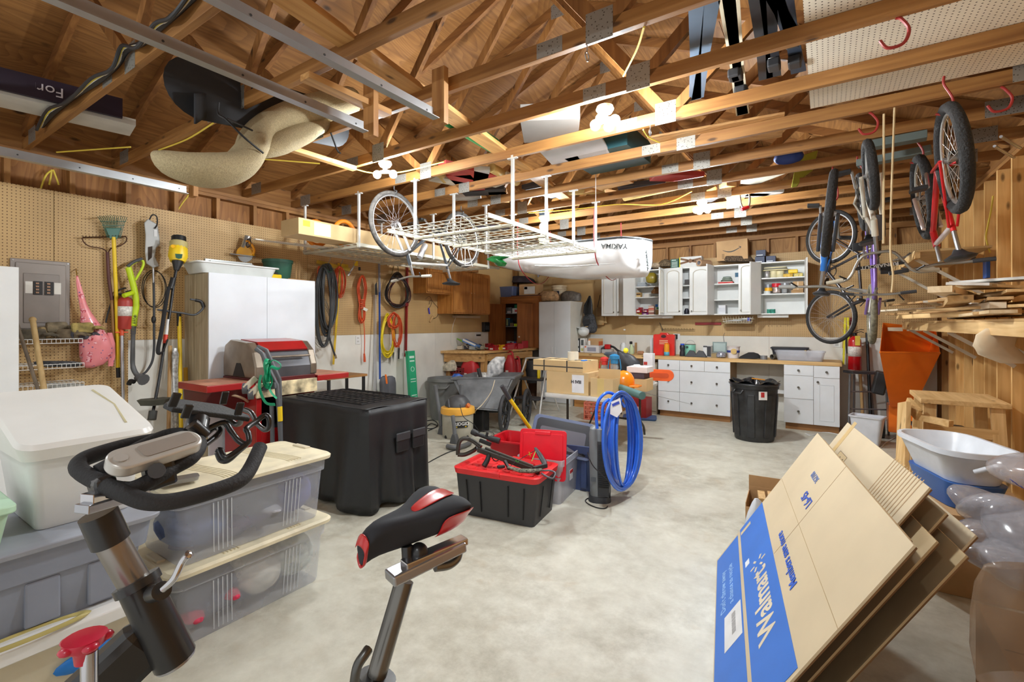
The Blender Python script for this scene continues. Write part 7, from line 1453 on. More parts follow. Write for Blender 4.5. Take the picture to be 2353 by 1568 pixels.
def gas_can(label,x,Y,z,w,h,rz=0,spout=None):
    t = T('gas_can',label,'gas can',(max(tb(x,Y),-5.25),Y,z),rz,'red gas cans under the corner bench');RC = M((186,44,48),.45,var=.1)
    B().loft([(0,w,w*.7,.05),(h*.6,w*1.03,w*.72,.06),(h*.85,w*.8,w*.6,.06),(h,w*.4,w*.3,.04)]).obj('body',RC,t,smooth=45);B().tube(spl([(-w*.35,0,h*.8),(-w*.2,0,h*1.12),(w*.2,0,h*1.12),(w*.35,0,h*.8)],4),.018,8).obj('handle',RC,t,smooth=50);B().box(-w*.3,-w*.02,-w*.365,-w*.36,h*.12,h*.3).obj('label',M((226,220,210),.6),t)
    if spout: B().tube([(-.02,0,h),(-.12,0,h*1.12)],[.02,.014],8).obj('spout',BLK,t);B().tube([(-.12,0,h*1.12),(-.17,0,h*1.18)],.022,8).obj('spout_cap',M((60,190,90),.4),t)
for x,Y in ((1078,6.9),):
    pass
t = T('crate_stand','low dark shelf unit under the corner bench carrying the gas cans','shelf',(-5.25,7.25,0));B().box(-.38,.33,-.85,.6,.57,.60).obj('shelf',M((90,70,50),.7),t);[B().box(x-.02,x+.02,y-.02,y+.02,0,.57).obj('leg',M((90,70,50),.7),t) for x in (-.3,.28) for y in (-.35,.48)]
gas_can('largest red gas can with black spout and green cap under the corner bench',1080,6.62,.601,.30,.36,.1,1);gas_can('tall red gas can behind the plastic bag in the cart',1172,7.3,.601,.2,.4,.2);gas_can('small red gas can rightmost under the corner bench',1188,7.55,.601,.16,.3,.2)
milk_crate('dark red crate with papers at the left under the corner bench',(-5.46,6.56,.601),.30,.26,.2,M((130,44,44),.5),.1);lump('cream rags and papers piled in the dark red crate',[(1032,852,16),(1032,842,17),(1036,834,10),(1040,828,4)],6.42,M((196,186,164),.8,var=.3,vs=14),'rags','cloth',.6,.25,7)
t = T('brown_board','brown wooden panel leaning under the corner bench by the step stool','board',PZ(1215,922));B().cb((0,.3,.38),(.6,.03,.75),rot=(-.1,0,.5)).obj('panel',M((130,84,52),.6),t)
t = T('white_boards','stack of narrow white boards leaning by the tall white cabinet','board',V((-4.62,7.9,0)));[B().cb((.03*k,0,.35),(.02,.02,.7),rot=(-.05,0,0)).obj('board',M((214,206,190),.6),t) for k in range(3)]
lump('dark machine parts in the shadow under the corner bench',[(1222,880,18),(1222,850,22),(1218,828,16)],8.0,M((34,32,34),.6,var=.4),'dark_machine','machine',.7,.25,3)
# ======================= RACKS, BICYCLES, ROOF BOX =======================
CWH = M((196,192,174),.4,.2)
def rack(label,x0,x1,y0,y1,z,posts,nx,ny):
    t = T('wire_rack',label,'rack',((x0+x1)/2,(y0+y1)/2,z));q = B()
    for i in range(nx+1): x = x0+(x1-x0)*i/nx;q.tube([(x,y0,z),(x,y1,z)],.0045,4)
    for i in range(ny+1): y = y0+(y1-y0)*i/ny;q.tube([(x0,y,z+.006),(x1,y,z+.006)],.0045,4)
    sub('mesh_deck',q,CWH,t);q = B()
    for y in posts: q.box(x0,x1,y-.02,y+.02,z-.035,z-.006)
    q.box(x0-.005,x0+.005,y0,y1,z-.02,z+.02).box(x1-.005,x1+.005,y0,y1,z-.02,z+.02);sub('frame',q,CWH,t,bevel=.003)
    for y in posts:
        for x in (x0,x1):
            p = sub('hanger',B().box(x-.012,x+.012,y-.012,y+.012,z-.03,CL+.02).box(x-.05,x+.05,y-.015,y+.015,CL-.012,CL-.001),M((206,206,202),.35,.5),t)
    return t
rk = P(935,545,3.75)
RZ1 = 2.27
def rz(x,y): return PZ(x,y,RZ1)
A_ = PZ(905,537,2.22);
rack('white wire ceiling rack hanging in the middle, empty of boxes',-3.52,-2.32,3.16,5.48,2.47,(3.53,4.14,4.75,5.36),9,22)
rack('white wire ceiling rack along the left wall carrying the long carton',-5.42,-4.40,3.5,6.3,2.47,(3.53,4.75,6.0),9,26)
t = T('long_carton','very long brown carton with a white label and yellow note on the left rack','box',(-4.68,4.05,2.50));B().box(-.16,.16,-1.18,1.2,0,.17).obj('box',C1,t,bevel=.003);B().box(.1602,.1612,-1.0,-.8,.02,.15).obj('label',M((226,228,232),.5),t);B().box(.1602,.1612,-1.13,-1.05,.09,.15).obj('yellow_note',M((240,214,50),.6),t)
for x,y,lb in ((727,503,'orange buoy poking above the long carton, left one'),(792,520,'orange loop poking above the long carton, right one')):
    p = P(x,y,5.6);o = B().torus((p.x,p.y,2.64),.14,.025,24,8,'x').obj('orange_loop',M((236,140,36),.4),smooth=60);setp(o,lb,'float')
t = T('trim_strips','bundle of long white trim strips on the left rack, ends sticking out','trim strips',(-5.0,3.6,2.49));[sub('strip',B().beam((-5.14+.05*k,2.75+.2*k,2.485),(-4.98+.06*k,5.3,2.49),.05,.012),M((220,214,200),.5),t) for k in range(4)]
TYR = M((36,34,33),.85,var=.2,bump=1.0,bs=70);
def bike(label,mtx,fc,fc2=None,r=.335,wb=1.04,bars='flat',tyre=.024,rimc=(196,198,200),grip=(60,60,62),sad=(40,42,46),dust=None,bmx=False):
    t = TM('bicycle',label,'bicycle',mtx);FM = M(fc,.3,.2,coat=.4);F2 = M(fc2 or fc,.3,.2,coat=.4);RM = M(rimc,.3,.8);tm = M(dust,.9,var=.3,vs=30) if dust else TYR
    for x,nm in ((0,'rear_wheel'),(wb,'front_wheel')):
        w = B().torus((0,0,0),r-tyre,tyre,44,8,'y').obj(nm,tm,t,smooth=60);w.location = (x,0,r)
        B().tube([((r-tyre*2.1)*math.cos(a*PI/20),0,(r-tyre*2.1)*math.sin(a*PI/20)) for a in range(40)],.011,6,True).obj('rim',RM,w,smooth=60)
        q = B();n = 28
        for k in range(n):
            a = 2*PI*k/n;s_ = 1 if k % 2 else -1;q.tube([(.02*math.cos(a+s_*1.2),s_*.028,.02*math.sin(a+s_*1.2)),((r-tyre*2)*math.cos(a),0,(r-tyre*2)*math.sin(a))],.0016,3,caps=False)
        q.obj('spokes',M((200,200,200),.3,.8),w);B().cyl((0,-.045,0),(0,.045,0),.018,n=12).obj('hub',STL,w,smooth=40)
        if x == 0: B().cyl((0,.02,0),(0,.04,0),.048,n=20).obj('sprockets',M((80,76,70),.5,.6),w)
    bb = V((wb*.42,0,r-.045));hd1 = V((wb-.16,0,r+.30));hd0 = V((wb-.20,0,r+.42));st = V((wb*.42-.17,0,r+(.22 if bmx else .40)));ra = V((0,0,r));fa = V((wb,0,r))
    B().tube([bb,hd1],.019,10).obj('down_tube',FM,t,smooth=50);B().tube([st+V((.01,0,-.04)),hd0+V((.01,0,-.02))],.017,10).obj('top_tube',F2,t,smooth=50);B().tube([bb,st],.016,10).obj('seat_tube',FM,t,smooth=50);B().tube([hd0,hd1],.022,10).obj('head_tube',FM,t,smooth=50)
    for s_ in (-1,1):
        B().tube([bb+V((0,s_*.03,0)),ra+V((0,s_*.06,0))],.010,8).obj('chain_stay',FM,t,smooth=50);B().tube([st+V((0,s_*.02,-.03)),ra+V((0,s_*.06,0))],.008,8).obj('seat_stay',FM,t,smooth=50)
        B().tube([hd1+V((.01,s_*.05,-.03)),fa+V((-.0,s_*.055,0))],.014,8).obj('fork_leg',F2,t,smooth=50)
        B().tube([bb+V((0,s_*.06,0)),bb+V((s_*.12,s_*.08,-s_*.12))],.011,6).obj('crank_arm',STL,t);B().cb(bb+V((s_*.12,s_*.13,-s_*.12)),(.09,.09,.025)).obj('pedal',BLK,t,bevel=.004)
    B().torus(bb+V((0,.05,0)),.085,.006,26,6,'y').obj('chainring',M((90,88,84),.4,.7),t,smooth=60)
    sp = st+(st-bb).normalized()*.16;B().tube([st,sp],.0135,10).obj('seat_post',STL,t,smooth=50);B().loft([(-.03,.05,.04,.018,.04,0),(0,.10,.07,.03,.0,0),(.025,.26,.14,.06,.0,0),(.04,.25,.12,.06,0,0)],m=TR(sp)).obj('saddle',M(sad,.5),t,smooth=60)
    h = hd0+V((-.04,0,.12));B().tube([hd0,h],.014,10).obj('stem',STL,t,smooth=50);h2 = h+V((.06,0,.01));W = .30
    pts = [h2+V((-.02,-W,.02)),h2+V((0,-.12,.01)),h2,h2+V((0,.12,.01)),h2+V((-.02,W,.02))] if bars == 'flat' else [h2+V((-.06,-.34,.18)),h2+V((-.02,-.2,.17)),h2+V((0,-.1,.02)),h2,h2+V((0,.1,.02)),h2+V((-.02,.2,.17)),h2+V((-.06,.34,.18))]
    B().tube(spl(pts,5),.011,8).obj('handlebar',M((150,146,138),.35,.6),t,smooth=50)
    for e,e2 in ((pts[0],pts[1]),(pts[-1],pts[-2])): B().tube([e,e+(e2-e).normalized()*.12],.016,10).obj('grip',M(grip,.7),t,smooth=40);B().tube([e+(e2-e).normalized()*.14,e+(e2-e).normalized()*.09+V((.07,0,-.03))],.006,6).obj('brake_lever',BLK,t)
    if bars != 'flat': B().tube([h2+V((-.01,-.15,.1)),h2+V((-.01,.15,.1))],.013,8).obj('bar_pad',BLK,t,smooth=50);text('RUNABOUT',.035,M((200,200,200),.5),t,fr(h2+V((.004,0,.1)),(0,1,0),(0,0,1)),sx=1.2,ext=.001,bold=.001)
    return t
def upside(x,yr,z,fwd,lean=0):
    return TR(x,yr,z+.335) @ RZ(fwd*PI/2) @ RX(PI+lean)
tk = bike('black and white bicycle hanging upside down between the wire racks',upside(-3.86,4.68,2.64,-1,.05) @ TR(0,0,-.02),(72,78,84),(222,222,220),r=.355,wb=1.12,dust=(74,70,66),grip=(206,202,190))
B().tube([(.05,-.07,.7),(-.08,-.07,.68),(-.1,.07,.68),(.05,.07,.7),(.05,-.07,.7)],.006,6).obj('rear_carrier',M((220,218,210),.4,.3),tk);q = B();[q.tube([(x,s_*.07,.69),(0,s_*.05,.34)],.005,5) for x in (-.1,.05) for s_ in (-1,1)];q.obj('carrier_stays',M((220,218,210),.4,.3),tk);B().tube([(.62,.05,.5),(.72,.05,.66)],.034,14).obj('water_bottle',M((214,216,220),.3),tk,smooth=50)
for y in (4.68,3.56): B().tube(spl([(-3.86,y,CL+.02),(-3.86,y,CL-.04),(-3.82,y,CL-.06),(-3.86,y,CL-.11)],4),.006,6).obj('bike_hook',M((60,60,60),.5),None);
for o,lb in zip([o for o in COL.objects if o.name.startswith('bike_hook')],('dark hook holding the rear wheel of the central bicycle','dark hook holding the front wheel of the central bicycle')): setp(o,lb,'hook')
bike('red and white mountain bicycle hanging upside down nearest the right wall',upside(.60,3.84,2.56,1,-.12),(206,24,30),(226,210,206),tyre=.034,rimc=(206,206,200))
bike('white small-wheeled bicycle with raised handlebars hanging upside down',upside(.24,5.25,2.66,-1,.1) @ TR(0,0,.08),(214,208,192),r=.26,wb=.92,bars='high',grip=(170,160,140),bmx=True,tyre=.03)
bike('blue and black bicycle hanging low, left of the right-hand group',upside(.06,5.45,2.42,-1,-.1),(40,110,190),(52,56,64),tyre=.03,grip=(150,150,146))
bike('purple bicycle hanging nose down behind the others, dusty front tyre lowest',TR(.42,6.75,2.72) @ RY(0) @ RZ(-PI/2) @ RY(PI/2) ,(110,84,160),(130,100,176),r=.33,dust=(110,104,86),sad=(96,98,104),tyre=.03)
bike('dark bicycle hanging nose down near the back wall at the bench end',TR(-.22,7.65,2.70) @ RZ(-PI/2+.9) @ RY(PI/2),(48,44,46),r=.35,sad=(60,60,60))
RHK = M((150,40,34),.45)
for (x,y,z),lb in (((.60,3.84,2.88),'the red bicycle near wheel'),((.60,4.88,2.88),'the red bicycle far wheel'),((.24,5.25,2.9),'the white small-wheeled bicycle'),((.06,5.45,2.78),'the blue bicycle')):
    o = B().tube(spl([V((x,y,CL+.02)),V((x,y,CL-.03)),V((x+.04,y,z+.04)),V((x+.02,y,z-.04)),V((x-.04,y,z-.03))],5),.007,7).obj('red_hook',RHK,smooth=50);setp(o,'red coated ceiling hook above %s' % lb,'hook')
for x,y,Y,lb in ((2058,75,2.94,'large empty red hook hanging in front of the white pegboard ceiling panel'),(1997,285,4.15,'small empty red hook left of the hanging ropes'),(2300,230,4.15,'empty red hook at the far right near the wall top')):
    p = PY(x,y,Y);q = B().tube(spl([V((p.x,p.y,CL+.0)),p+V((.02,0,.06)),p+V((.05,0,.0)),p+V((.03,0,-.06)),p+V((-.03,0,-.065)),p+V((-.06,0,-.02))],5),.008,7).obj('red_hook',RHK,smooth=50);setp(q,lb,'hook')
for k,(x0,x1) in enumerate(((2031,2030),(2057,2052))):
    t = T('pull_rope',['left of two pale ropes hanging among the bicycles','right of two pale ropes hanging among the bicycles'][k],'rope',PY(x0,400,4.1));sub('rope',B().tube([PY(x0,262,4.12),PY(x1,560,4.12)] if k == 0 else spl([PY(2057,215,4.16),PY(2050,400,4.12),PY(2046,570,4.12),PY(2052,630,4.12),PY(2049,672,4.12)],5),.007,6),M((200,176,134),.8),t,smooth=50)
c0 = P(1350,585,6.2);t = T('roof_box','long white car roof box hung upside down from the trusses','roof box',(-1.78,6.0,2.27),0);WBX = M((226,227,228),.28,coat=.4,var=.02)
X0b,X1b,Yb0,Yb1,zt_ = PY(1200,560,6.4).x,PY(1481,560,5.9).x,5.75,6.65,2.66
def hull(i,j):
    f = i;x = X0b-.25+(X1b-X0b+.25)*f;nose = min(1,(1-f)*9)**.5*(.55+.45*min(1,f*2.2));dp = .46*(1-.55*(1-min(1,f*1.6))**1.6)*min(1,(1-f)*14+.45);a = PI*j
    yy = math.copysign(abs(math.cos(a))**.55,math.cos(a));zz = abs(math.sin(a))**.5
    return V((x,6.2-.45*nose*yy,zt_-.1*(1-f)*-.2-dp*zz))
sub('shell',B().grid(hull,40,20),WBX,t,smooth=60,solid=.006)
sub('rim',B().tube([hull(i/30,0) for i in range(31)]+[hull(1-i/30,1) for i in range(31)],.014,8,True),M((50,54,56),.5),t,smooth=50)
lid = B();L0 = [hull(i/30,0)+V((0,0,.012)) for i in range(31)];L1 = [hull(i/30,1)+V((0,0,.012)) for i in range(31)];vs = L0+L1;lid.add(vs,[(i,i+1,32+i,31+i) for i in range(30)]);sub('lid',lid,WBX,t,solid=.01)
gl = M((70,76,76),.4);a_ = P(1413,563,5.6);xe = V((-.96,0,.07))
text('YAKIMA',.085,gl,t,TR(-t.location) @ fr((X1b-.33,5.715,2.555),(-1,0,.1),(0,0,-1)),bold=.002,sx=1.15,ext=.002);text('Rocket Box',.03,M((170,174,174),.4),t,TR(-t.location) @ fr((X1b-.76,5.725,2.555),(-1,0,.1),(0,0,-1)),ext=.002)
text('YAKIMA',.07,gl,t,TR(-t.location) @ fr((X1b+.008,5.98,2.38),(0,-.35,1),(0,-1,-.3)),bold=.002,ext=.004)
for x in (X0b+.35,X1b-.60): sub('strap',B().tube(spl([V((x,5.72,CL)),V((x,5.72,2.6)),V((x+.03,5.78,2.34)),V((x+.05,6.2,2.17)),V((x,6.68,2.4)),V((x,6.68,CL))],5),.008,6,flat=.5),M((160,44,50),.6),t,smooth=50)
sub('side_groove',B().tube([hull(.35+i*.03,.16) for i in range(18)],.008,6),M((206,207,208),.3),t,smooth=50)
lump('green plastic bag hanging from the middle rack',[(1150,590,20),(1135,597,18),(1150,605,14),(1152,612,8)],4.6,M((30,130,60),.3,var=.3,coat=.4),'green_bag','bag',.5,.2,4);lump('dark bundled netting on top of the middle rack',[(1120,530,40),(1135,520,40),(1150,517,22)],4.5,M((52,46,54),.7,var=.5,vs=30),'dark_netting','net',.3,.2,2)
lump('white and yellow-green bulb cover hanging below the single-bulb lamp',[(1250,562,9),(1250,552,12),(1249,543,9),(1249,537,4)],5.8,M((220,230,160),.3),'hanging_bottle','bottle',1,0)
# ======================= RIGHT SIDE =======================
PN = WOOD((226,190,134),(198,156,98),0);PNY = WOOD((226,190,134),(198,156,98),1);PNZ = WOOD((226,190,134),(198,156,98),2)
G2 = V((-.598,3.375,.004));ex = V((.163,-.987,0)).normalized();ev = V((.561,.093,.897)).normalized();SF = fr(G2,ex,ev);en = ex.cross(ev)
CB1 = M((204,186,154),.75,var=.04,vs=3);CB2 = M((190,166,126),.8,var=.08,vs=4);WBL = M((60,118,208),.5,var=.03);BRW = M((120,86,52),.9,var=.2)
def csheet(label,off,x0,x1,h,mat,v0=0,name='cardboard_sheet'):
    t = TM(name,label,'cardboard',fr(G2-en*off+V((off*.9,0,0)),ex,ev));B().box(x0,x1,v0,h,-.004,.0035).obj('sheet',mat,t);B().box(x0+.003,x1-.003,v0+.003,h-.003,-.011,-.0045).obj('folded_ply',BRW,t)
    return t
t = csheet('flattened blue and tan printed carton leaning frontmost at the lower right',.0,0,1.62,1.06,CB1)
q = lambda n,x0,x1,v0,v1,m: B().box(x0,x1,v0,v1,.0037,.0052).obj(n,m,t)
q('blue_print',.03,1.6,.01,.235,WBL);q('blue_print',.0,1.6,.262,.50,WBL)
WT_ = M((214,216,220),.6);MX = lambda x,v: fr((x,v,.0053),(-1,0,0),(0,-1,0))
text('Walmart',.155,M((220,206,180),.6),t,MX(1.02,.385),bold=.004,ext=.0008)
qq = B()
for k in range(6): a = R(60*k+30);qq.beam((.66+.03*math.cos(a),.385+.03*math.sin(a),.0058),(.66+.062*math.cos(a),.385+.062*math.sin(a),.0058),.014,.001,(0,0,1))
qq.obj('spark_mark',M((220,206,180),.6),t)
text('Members save more',.066,M((60,100,200),.6),t,MX(.90,.575),bold=.001,ext=.0008);text("Don't throw away\nBe a chance to recycle" if False else "Don't throw away",.06,M((170,206,244),.6),t,MX(.52,.08),ext=.0008);text('a chance to recycle',.055,M((170,206,244),.6),t,MX(.52,.15),ext=.0008)
text('L6-45',.075,M((56,90,190),.6),t,MX(.62,.80),ext=.0008,bold=.001);text('362708',.05,M((120,140,190),.6),t,MX(.50,.90),ext=.0008)
B().box(.80,1.08,.09,.225,.0053,.0062).obj('shipping_label',M((226,226,226),.6),t);qq = B();rnd = random.Random(3)
for k in range(22): qq.box(.84+.008*k,.8415+.008*k+.002*rnd.random(),.15,.18,.0063,.0068)
qq.obj('barcode',M((120,120,122),.6),t);B().box(.50,.56,.285,.32,.0053,.0062).obj('small_label',M((226,230,236),.6),t);B().box(.06,.10,.27,.37,.0053,.0062).obj('hand_hole',M((206,186,150),.7),t)
B().box(0,1.62,.70,.702,.0037,.0045).box(.75,.752,.505,1.06,.0037,.0045).obj('creases',M((176,150,110),.8),t)
for k,(o,x0,x1,h,mt,lb) in enumerate(((.03,-.05,1.45,1.03,CB2,'second flattened tan carton just behind the blue printed one'),(.07,-.14,1.15,1.17,CB1,'tall tan flattened carton with taped top behind the front pair'),(.10,.0,1.3,1.02,CB2,'fourth flattened carton in the leaning stack'),(.13,.1,1.1,1.09,CB2,'fifth flattened carton, wrinkled edge facing the plastic bag'),(.16,.3,1.25,1.0,CB2,'sixth flattened carton in the leaning stack'),(.19,.2,1.1,1.05,CB1,'rearmost flattened carton leaning toward the right wall'))):
    c_ = csheet(lb,o,x0,x1,h,mt)
    if k == 1:
        B().box(x0+.1,x0+.16,.7,1.2,.0037,.0045).obj('tape',M((206,176,120),.4),c_);B().box(.1,.26,.92,1.02,.0037,.0042).obj('printed_square',M((206,180,136),.7),c_);qq = B()
        for a,b_ in ((.1,.102),(.258,.26)): qq.box(a,b_,.92,1.02,.0044,.005)
        for a,b_ in ((.92,.922),(1.018,1.02)): qq.box(.1,.26,a,b_,.0044,.005)
        for j in range(4): qq.box(.125+.03*j,.14+.03*j,.94,.975+.02*(j % 2),.0044,.005)
        qq.obj('printed_symbols',M((70,60,50),.6),c_);[B().box(.75+.03*j,.757+.03*j,.95,1.18,.0038,.0044).obj('printed_line',M((176,146,104),.7),c_) for j in range(12)]
p = PZ(1765,1228);t = T('open_box','small open brown box with wood scraps at the far foot of the cardboard','box',(p.x+.02,p.y+.16,.001),.05);q = B();w,d,h = .36,.34,.24
q.box(-w/2,w/2,-d/2,-d/2+.005,0,h-.06).box(-w/2,w/2,d/2-.005,d/2,0,h).box(-w/2,-w/2+.005,-d/2+.005,d/2-.005,0,h-.03).box(w/2-.005,w/2,-d/2+.005,d/2-.005,0,h-.03).box(-w/2+.005,w/2-.005,-d/2+.005,d/2-.005,0,.005);q.obj('box',CRD2,t)
B().box(-w/2,w/2,d/2-.002,d/2+.003,h,h+.09).obj('flap',CRD2,t);[B().cb((-.08+.07*k,.02,.13),(.05,.2,.2),rot=(.1*k,0,.1)).obj('wood_scrap',PNZ,t) for k in range(3)]
lump('white crumpled plastic bag beside the small open box',[(1733,1228,16),(1730,1200,19),(1736,1175,17),(1740,1152,11),(1738,1144,5)],0,WHT,'x','x') if False else None
o = blob([(1733,1232,14),(1730,1205,18),(1736,1178,16),(1740,1155,11),(1738,1146,4)],lambda x,y: P(x,y,3.45),.6,22,lump=.2,seed=3).obj('white_bag',M((222,226,232),.25,var=.1,coat=.4),smooth=60);setp(o,'white crumpled plastic bag in front of the small open box','bag')
for (x0,x1,y0,y1,z1,mt,lb) in ((.44,1.2,1.15,1.9,.42,M((176,122,64),.8,var=.05),'large plain brown carton in the bottom right corner'),(.50,1.25,1.95,2.6,.46,CRD2,'brown carton under the air pillows behind the corner carton')):
    t = T('carton',lb,'box',((x0+x1)/2,(y0+y1)/2,.001));B().box(x0,x1,y0,y1,.001,z1).obj('box',mt,t,world=True,bevel=.003);B().box(x0+.01,x1-.01,(y0+y1)/2-.002,(y0+y1)/2+.002,z1,z1+.002).obj('seam',BRW,t,world=True);B().box(x0-.06,x0-.001,y0+.1,y1-.1,z1-.12,z1-.02).obj('flap',mt,t,world=True) if False else None
AP = M((206,206,214),.12,trans=.35,alpha=.5,coat=.8,var=.1);t = T('air_pillows','big heap of clear plastic air pillows with blue print at the right edge','packing',(.95,2.6,.5));rnd = random.Random(12)
for k in range(20):
    x,y = .60+.44*rnd.random(),1.8+1.5*rnd.random();z = .52+.36*rnd.random();s_ = .11+.06*rnd.random()
    w_ = B().ball((0,0,0),1,16,10).obj('pillow',AP,t,smooth=70);w_.location = (x-.95,y-2.6,z-.5+.02);w_.scale = (s_*1.5,s_,s_*.55);w_.rotation_euler = (rnd.random()-.5,rnd.random()-.5,rnd.random()*3)
for k in range(5):
    text('AIR',.05,M((70,80,170),.5),t,TR(-.12-.03*k,-.5+.22*k,.36) @ Euler((.7,-.3,.9+.3*k)).to_matrix().to_4x4(),name='blue_print')
lump('brown-tinted translucent plastic wrap bulging at the bottom right edge',[(2320,1560,80),(2310,1480,85),(2310,1400,80),(2320,1340,85),(2320,1300,60)],1.75,M((150,128,106),.2,trans=.3,alpha=.5,var=.3,coat=.5),'plastic_wrap','wrap',.5,.12,6,26)
bp = P(2190,1040,3.3);t = T('baby_bath','white and blue plastic baby bath resting behind the air pillows','bath',(.68,4.05,.63),PI/2+.30)
B().loft([(0,.52,.26,.1),(.16,.66,.38,.14),(.17,.70,.42,.16),(.20,.70,.42,.16),(.20,.66,.38,.14),(.02,.50,.24,.09)]).obj('bath',M((222,226,232),.3),t,smooth=40);B().loft([(-.16,.45,.24,.08),(-.002,.58,.3,.1)]).obj('blue_base',M((40,90,160),.4),t,smooth=40);B().tube(spl([(-.35,-.05,.1),(-.42,0,.16),(-.35,.08,.1)],5),.014,8).obj('handle',M((222,226,232),.3),t,smooth=50)
t = T('bath_support','brown carton supporting the baby bath by the right wall','box',(.76,4.05,.001));B().box(-.26,.26,-.35,.35,0,.465).obj('box',CRD2,t,bevel=.003)
t = T('wooden_step','rough pine work stool with angled legs by the right wall','stool',(.96,5.7,0));zs_ = .925;B().box(.69,1.25,5.38,6.05,zs_-.04,zs_).obj('top',PNY,t,world=True,bevel=.004)
for x,y in ((.76,5.46),(1.18,5.46),(.76,5.97),(1.18,5.97)): B().beam((x,y,zs_-.04),(x+(.03 if x > 1 else -.03),y+(.08 if y > 5.7 else -.08),0),.085,.04,(0,1,0)).obj('leg',PNZ,t,world=True)
for z in (.62,.2): B().box(.76,1.18,5.42,5.455,z,z+.08).obj('rail',PN,t,world=True)
t = T('pine_step','knotty pine step frame standing in front of the work stool','stool',(.62,4.9,0));B().beam(P(2078,925,4.05),P(2070,1062,3.9)-V((0,0,.42)),.20,.035,(1,.2,0)).obj('side_board',PNZ,t,world=True,bevel=.003)
B().beam(P(2108,958,4.0),P(2186,975,3.75),.05,.05).obj('rail',PN,t,world=True,bevel=.003);B().beam(P(2085,925,4.1),P(2112,955,3.95),.03,.1).obj('top_board',PN,t,world=True);B().beam(P(2105,985,4.1),V((P(2105,985,4.1).x+.05,P(2105,985,4.1).y,0)),.12,.03,(1,0,0)).obj('back_board',PNZ,t,world=True)
tote('black lidded tote standing on the floor under the pine work stool',(.97,6.45,.001),.4,.36,.50,BLK,BLK)
wb_ = PZ(1990,1028);t = T('waste_basket','small white rectangular waste basket before the orange chipper','waste basket',(wb_.x+.02,wb_.y+.12,.001),-.25);B().loft([(0,.25,.17,.03),(.36,.34,.24,.04),(.37,.37,.27,.04),(.385,.37,.27,.04),(.385,.33,.23,.04),(.01,.24,.16,.03)]).obj('basket',M((214,216,222),.4),t,smooth=40)
t = T('thin_cable','thin white cord trailing on the floor by the waste basket','cord',PZ(2040,1025,.005));sub('cord',B().tube(spl([PZ(a,b_,.006) for a,b_ in ((1850,996),(1865,1001),(1890,994),(1930,1000))]+[PZ(2010,1030,.006),PZ(2035,1018,.006),PZ(2056,1006,.006)],5),.006,6),WHT,t,smooth=50)
t = T('wood_chipper','bright orange steel hopper wood chipper near the back right corner','chipper',(.85,8.1,0));ORC = M((246,122,28),.35,coat=.4,var=.03);ax_ = lambda x,y,d: P(x,y,d)
hp_ = [[ax_(2029,742,6.6),ax_(2150,755,6.6),ax_(2160,812,6.0),ax_(2022,810,6.0)],[ax_(2046,930,6.5),ax_(2100,930,6.5),ax_(2100,935,6.3),ax_(2046,935,6.3)]]
q = B();v_ = hp_[0]+hp_[1];q.add(v_,[(0,1,5,4),(1,2,6,5),(2,3,7,6),(3,0,4,7)]);sub('hopper',q,ORC,t,solid=.008)
for a,b_ in ((2042,2072),(2084,2118)): sub('hand_slot',B().cb(P((a+b_)/2,757,6.5),(.16,.012,.05),rot=(-.1,0,0)),M((206,190,160),.5),t,smooth=40)
sub('rolled_rim',B().tube([hp_[0][2],hp_[0][3]],.012,8),ORC,t);sub('neck',B().beam(P(2072,930,6.4),V((P(2072,985,6.4).x,P(2072,985,6.4).y,.12)),.30,.26),ORC,t,bevel=.01);sub('side_guard',B().cb(P(2022,880,6.3),(.14,.2,.3),rot=(0,.2,0)),BLK,t,bevel=.02)
for s_ in (-.22,.22): c_ = V((.86+s_,8.3,.14));sub('wheel',B().cyl(c_-V((.04,0,0)),c_+V((.04,0,0)),.14,n=22),BLK,t,smooth=40)
t = T('folding_ladder','grey metal folding frame ladder between the bench end and the chipper','ladder',PZ(1985,1000));MG = M((128,128,130),.4,.5);d_ = 6.7
for x0,x1,dd in ((1953,1950,0),(1963,1962,.2),(2035,2042,0),(1998,2010,.3)): a = P(x0,860,d_+dd);b_ = P(x1,980,d_+dd);b_.z = 0;sub('rail',B().tube([a,b_],.014,8),MG,t,smooth=40)
sub('top_tread',B().beam(P(1948,855,d_),P(2032,858,d_),.2,.035),DGR,t,bevel=.006)
for y in (900,940): sub('rung',B().tube(path([(1955,y,d_),(2038,y+2,d_)]),.01,8),MG,t)
for x0,x1,lb,mt in ((1992,2002,'black long handle with a yellow band leaning in the back right corner',BLK),(1976,1984,'brown board standing in the back right corner',WDH)):
    t = T('long_pole',lb,'handle',PY(x1,960,8.5));b_ = PY(x1,900,8.55);b_.z = 0;sub('handle',B().tube([PY(x0,765,8.75) if mt == BLK else PY(x0,845,8.6),b_],.02,8),mt,t,smooth=40)
t = T('lumber_shelf','wooden shelf on white diagonal brackets along the right wall, piled with lumber','shelf',(1.1,5.6,1.58));B().box(.86,XR-.002,3.2,8.2,1.585,1.60).obj('board',PLY((214,176,120),(186,140,84),1),t,world=True);B().box(.86,.898,3.2,8.2,1.50,1.584).obj('front_rail',PNY,t,world=True,bevel=.003)
for y in (4.4,5.53,6.75,7.8): B().beam((.89,y,1.50),(XR-.01,y,1.22),.03,.012,(0,1,0)).obj('bracket',M((206,196,176),.5),t,world=True);B().box(.9,XR-.002,y-.019,y+.019,1.545,1.584).obj('joist',PN,t,world=True)
rnd = random.Random(21);LB = [PNY,WOOD((232,210,174),(210,180,136),1),WOOD((214,178,126),(184,140,88),1),M((224,220,212),.5),M((236,222,196),.7)]
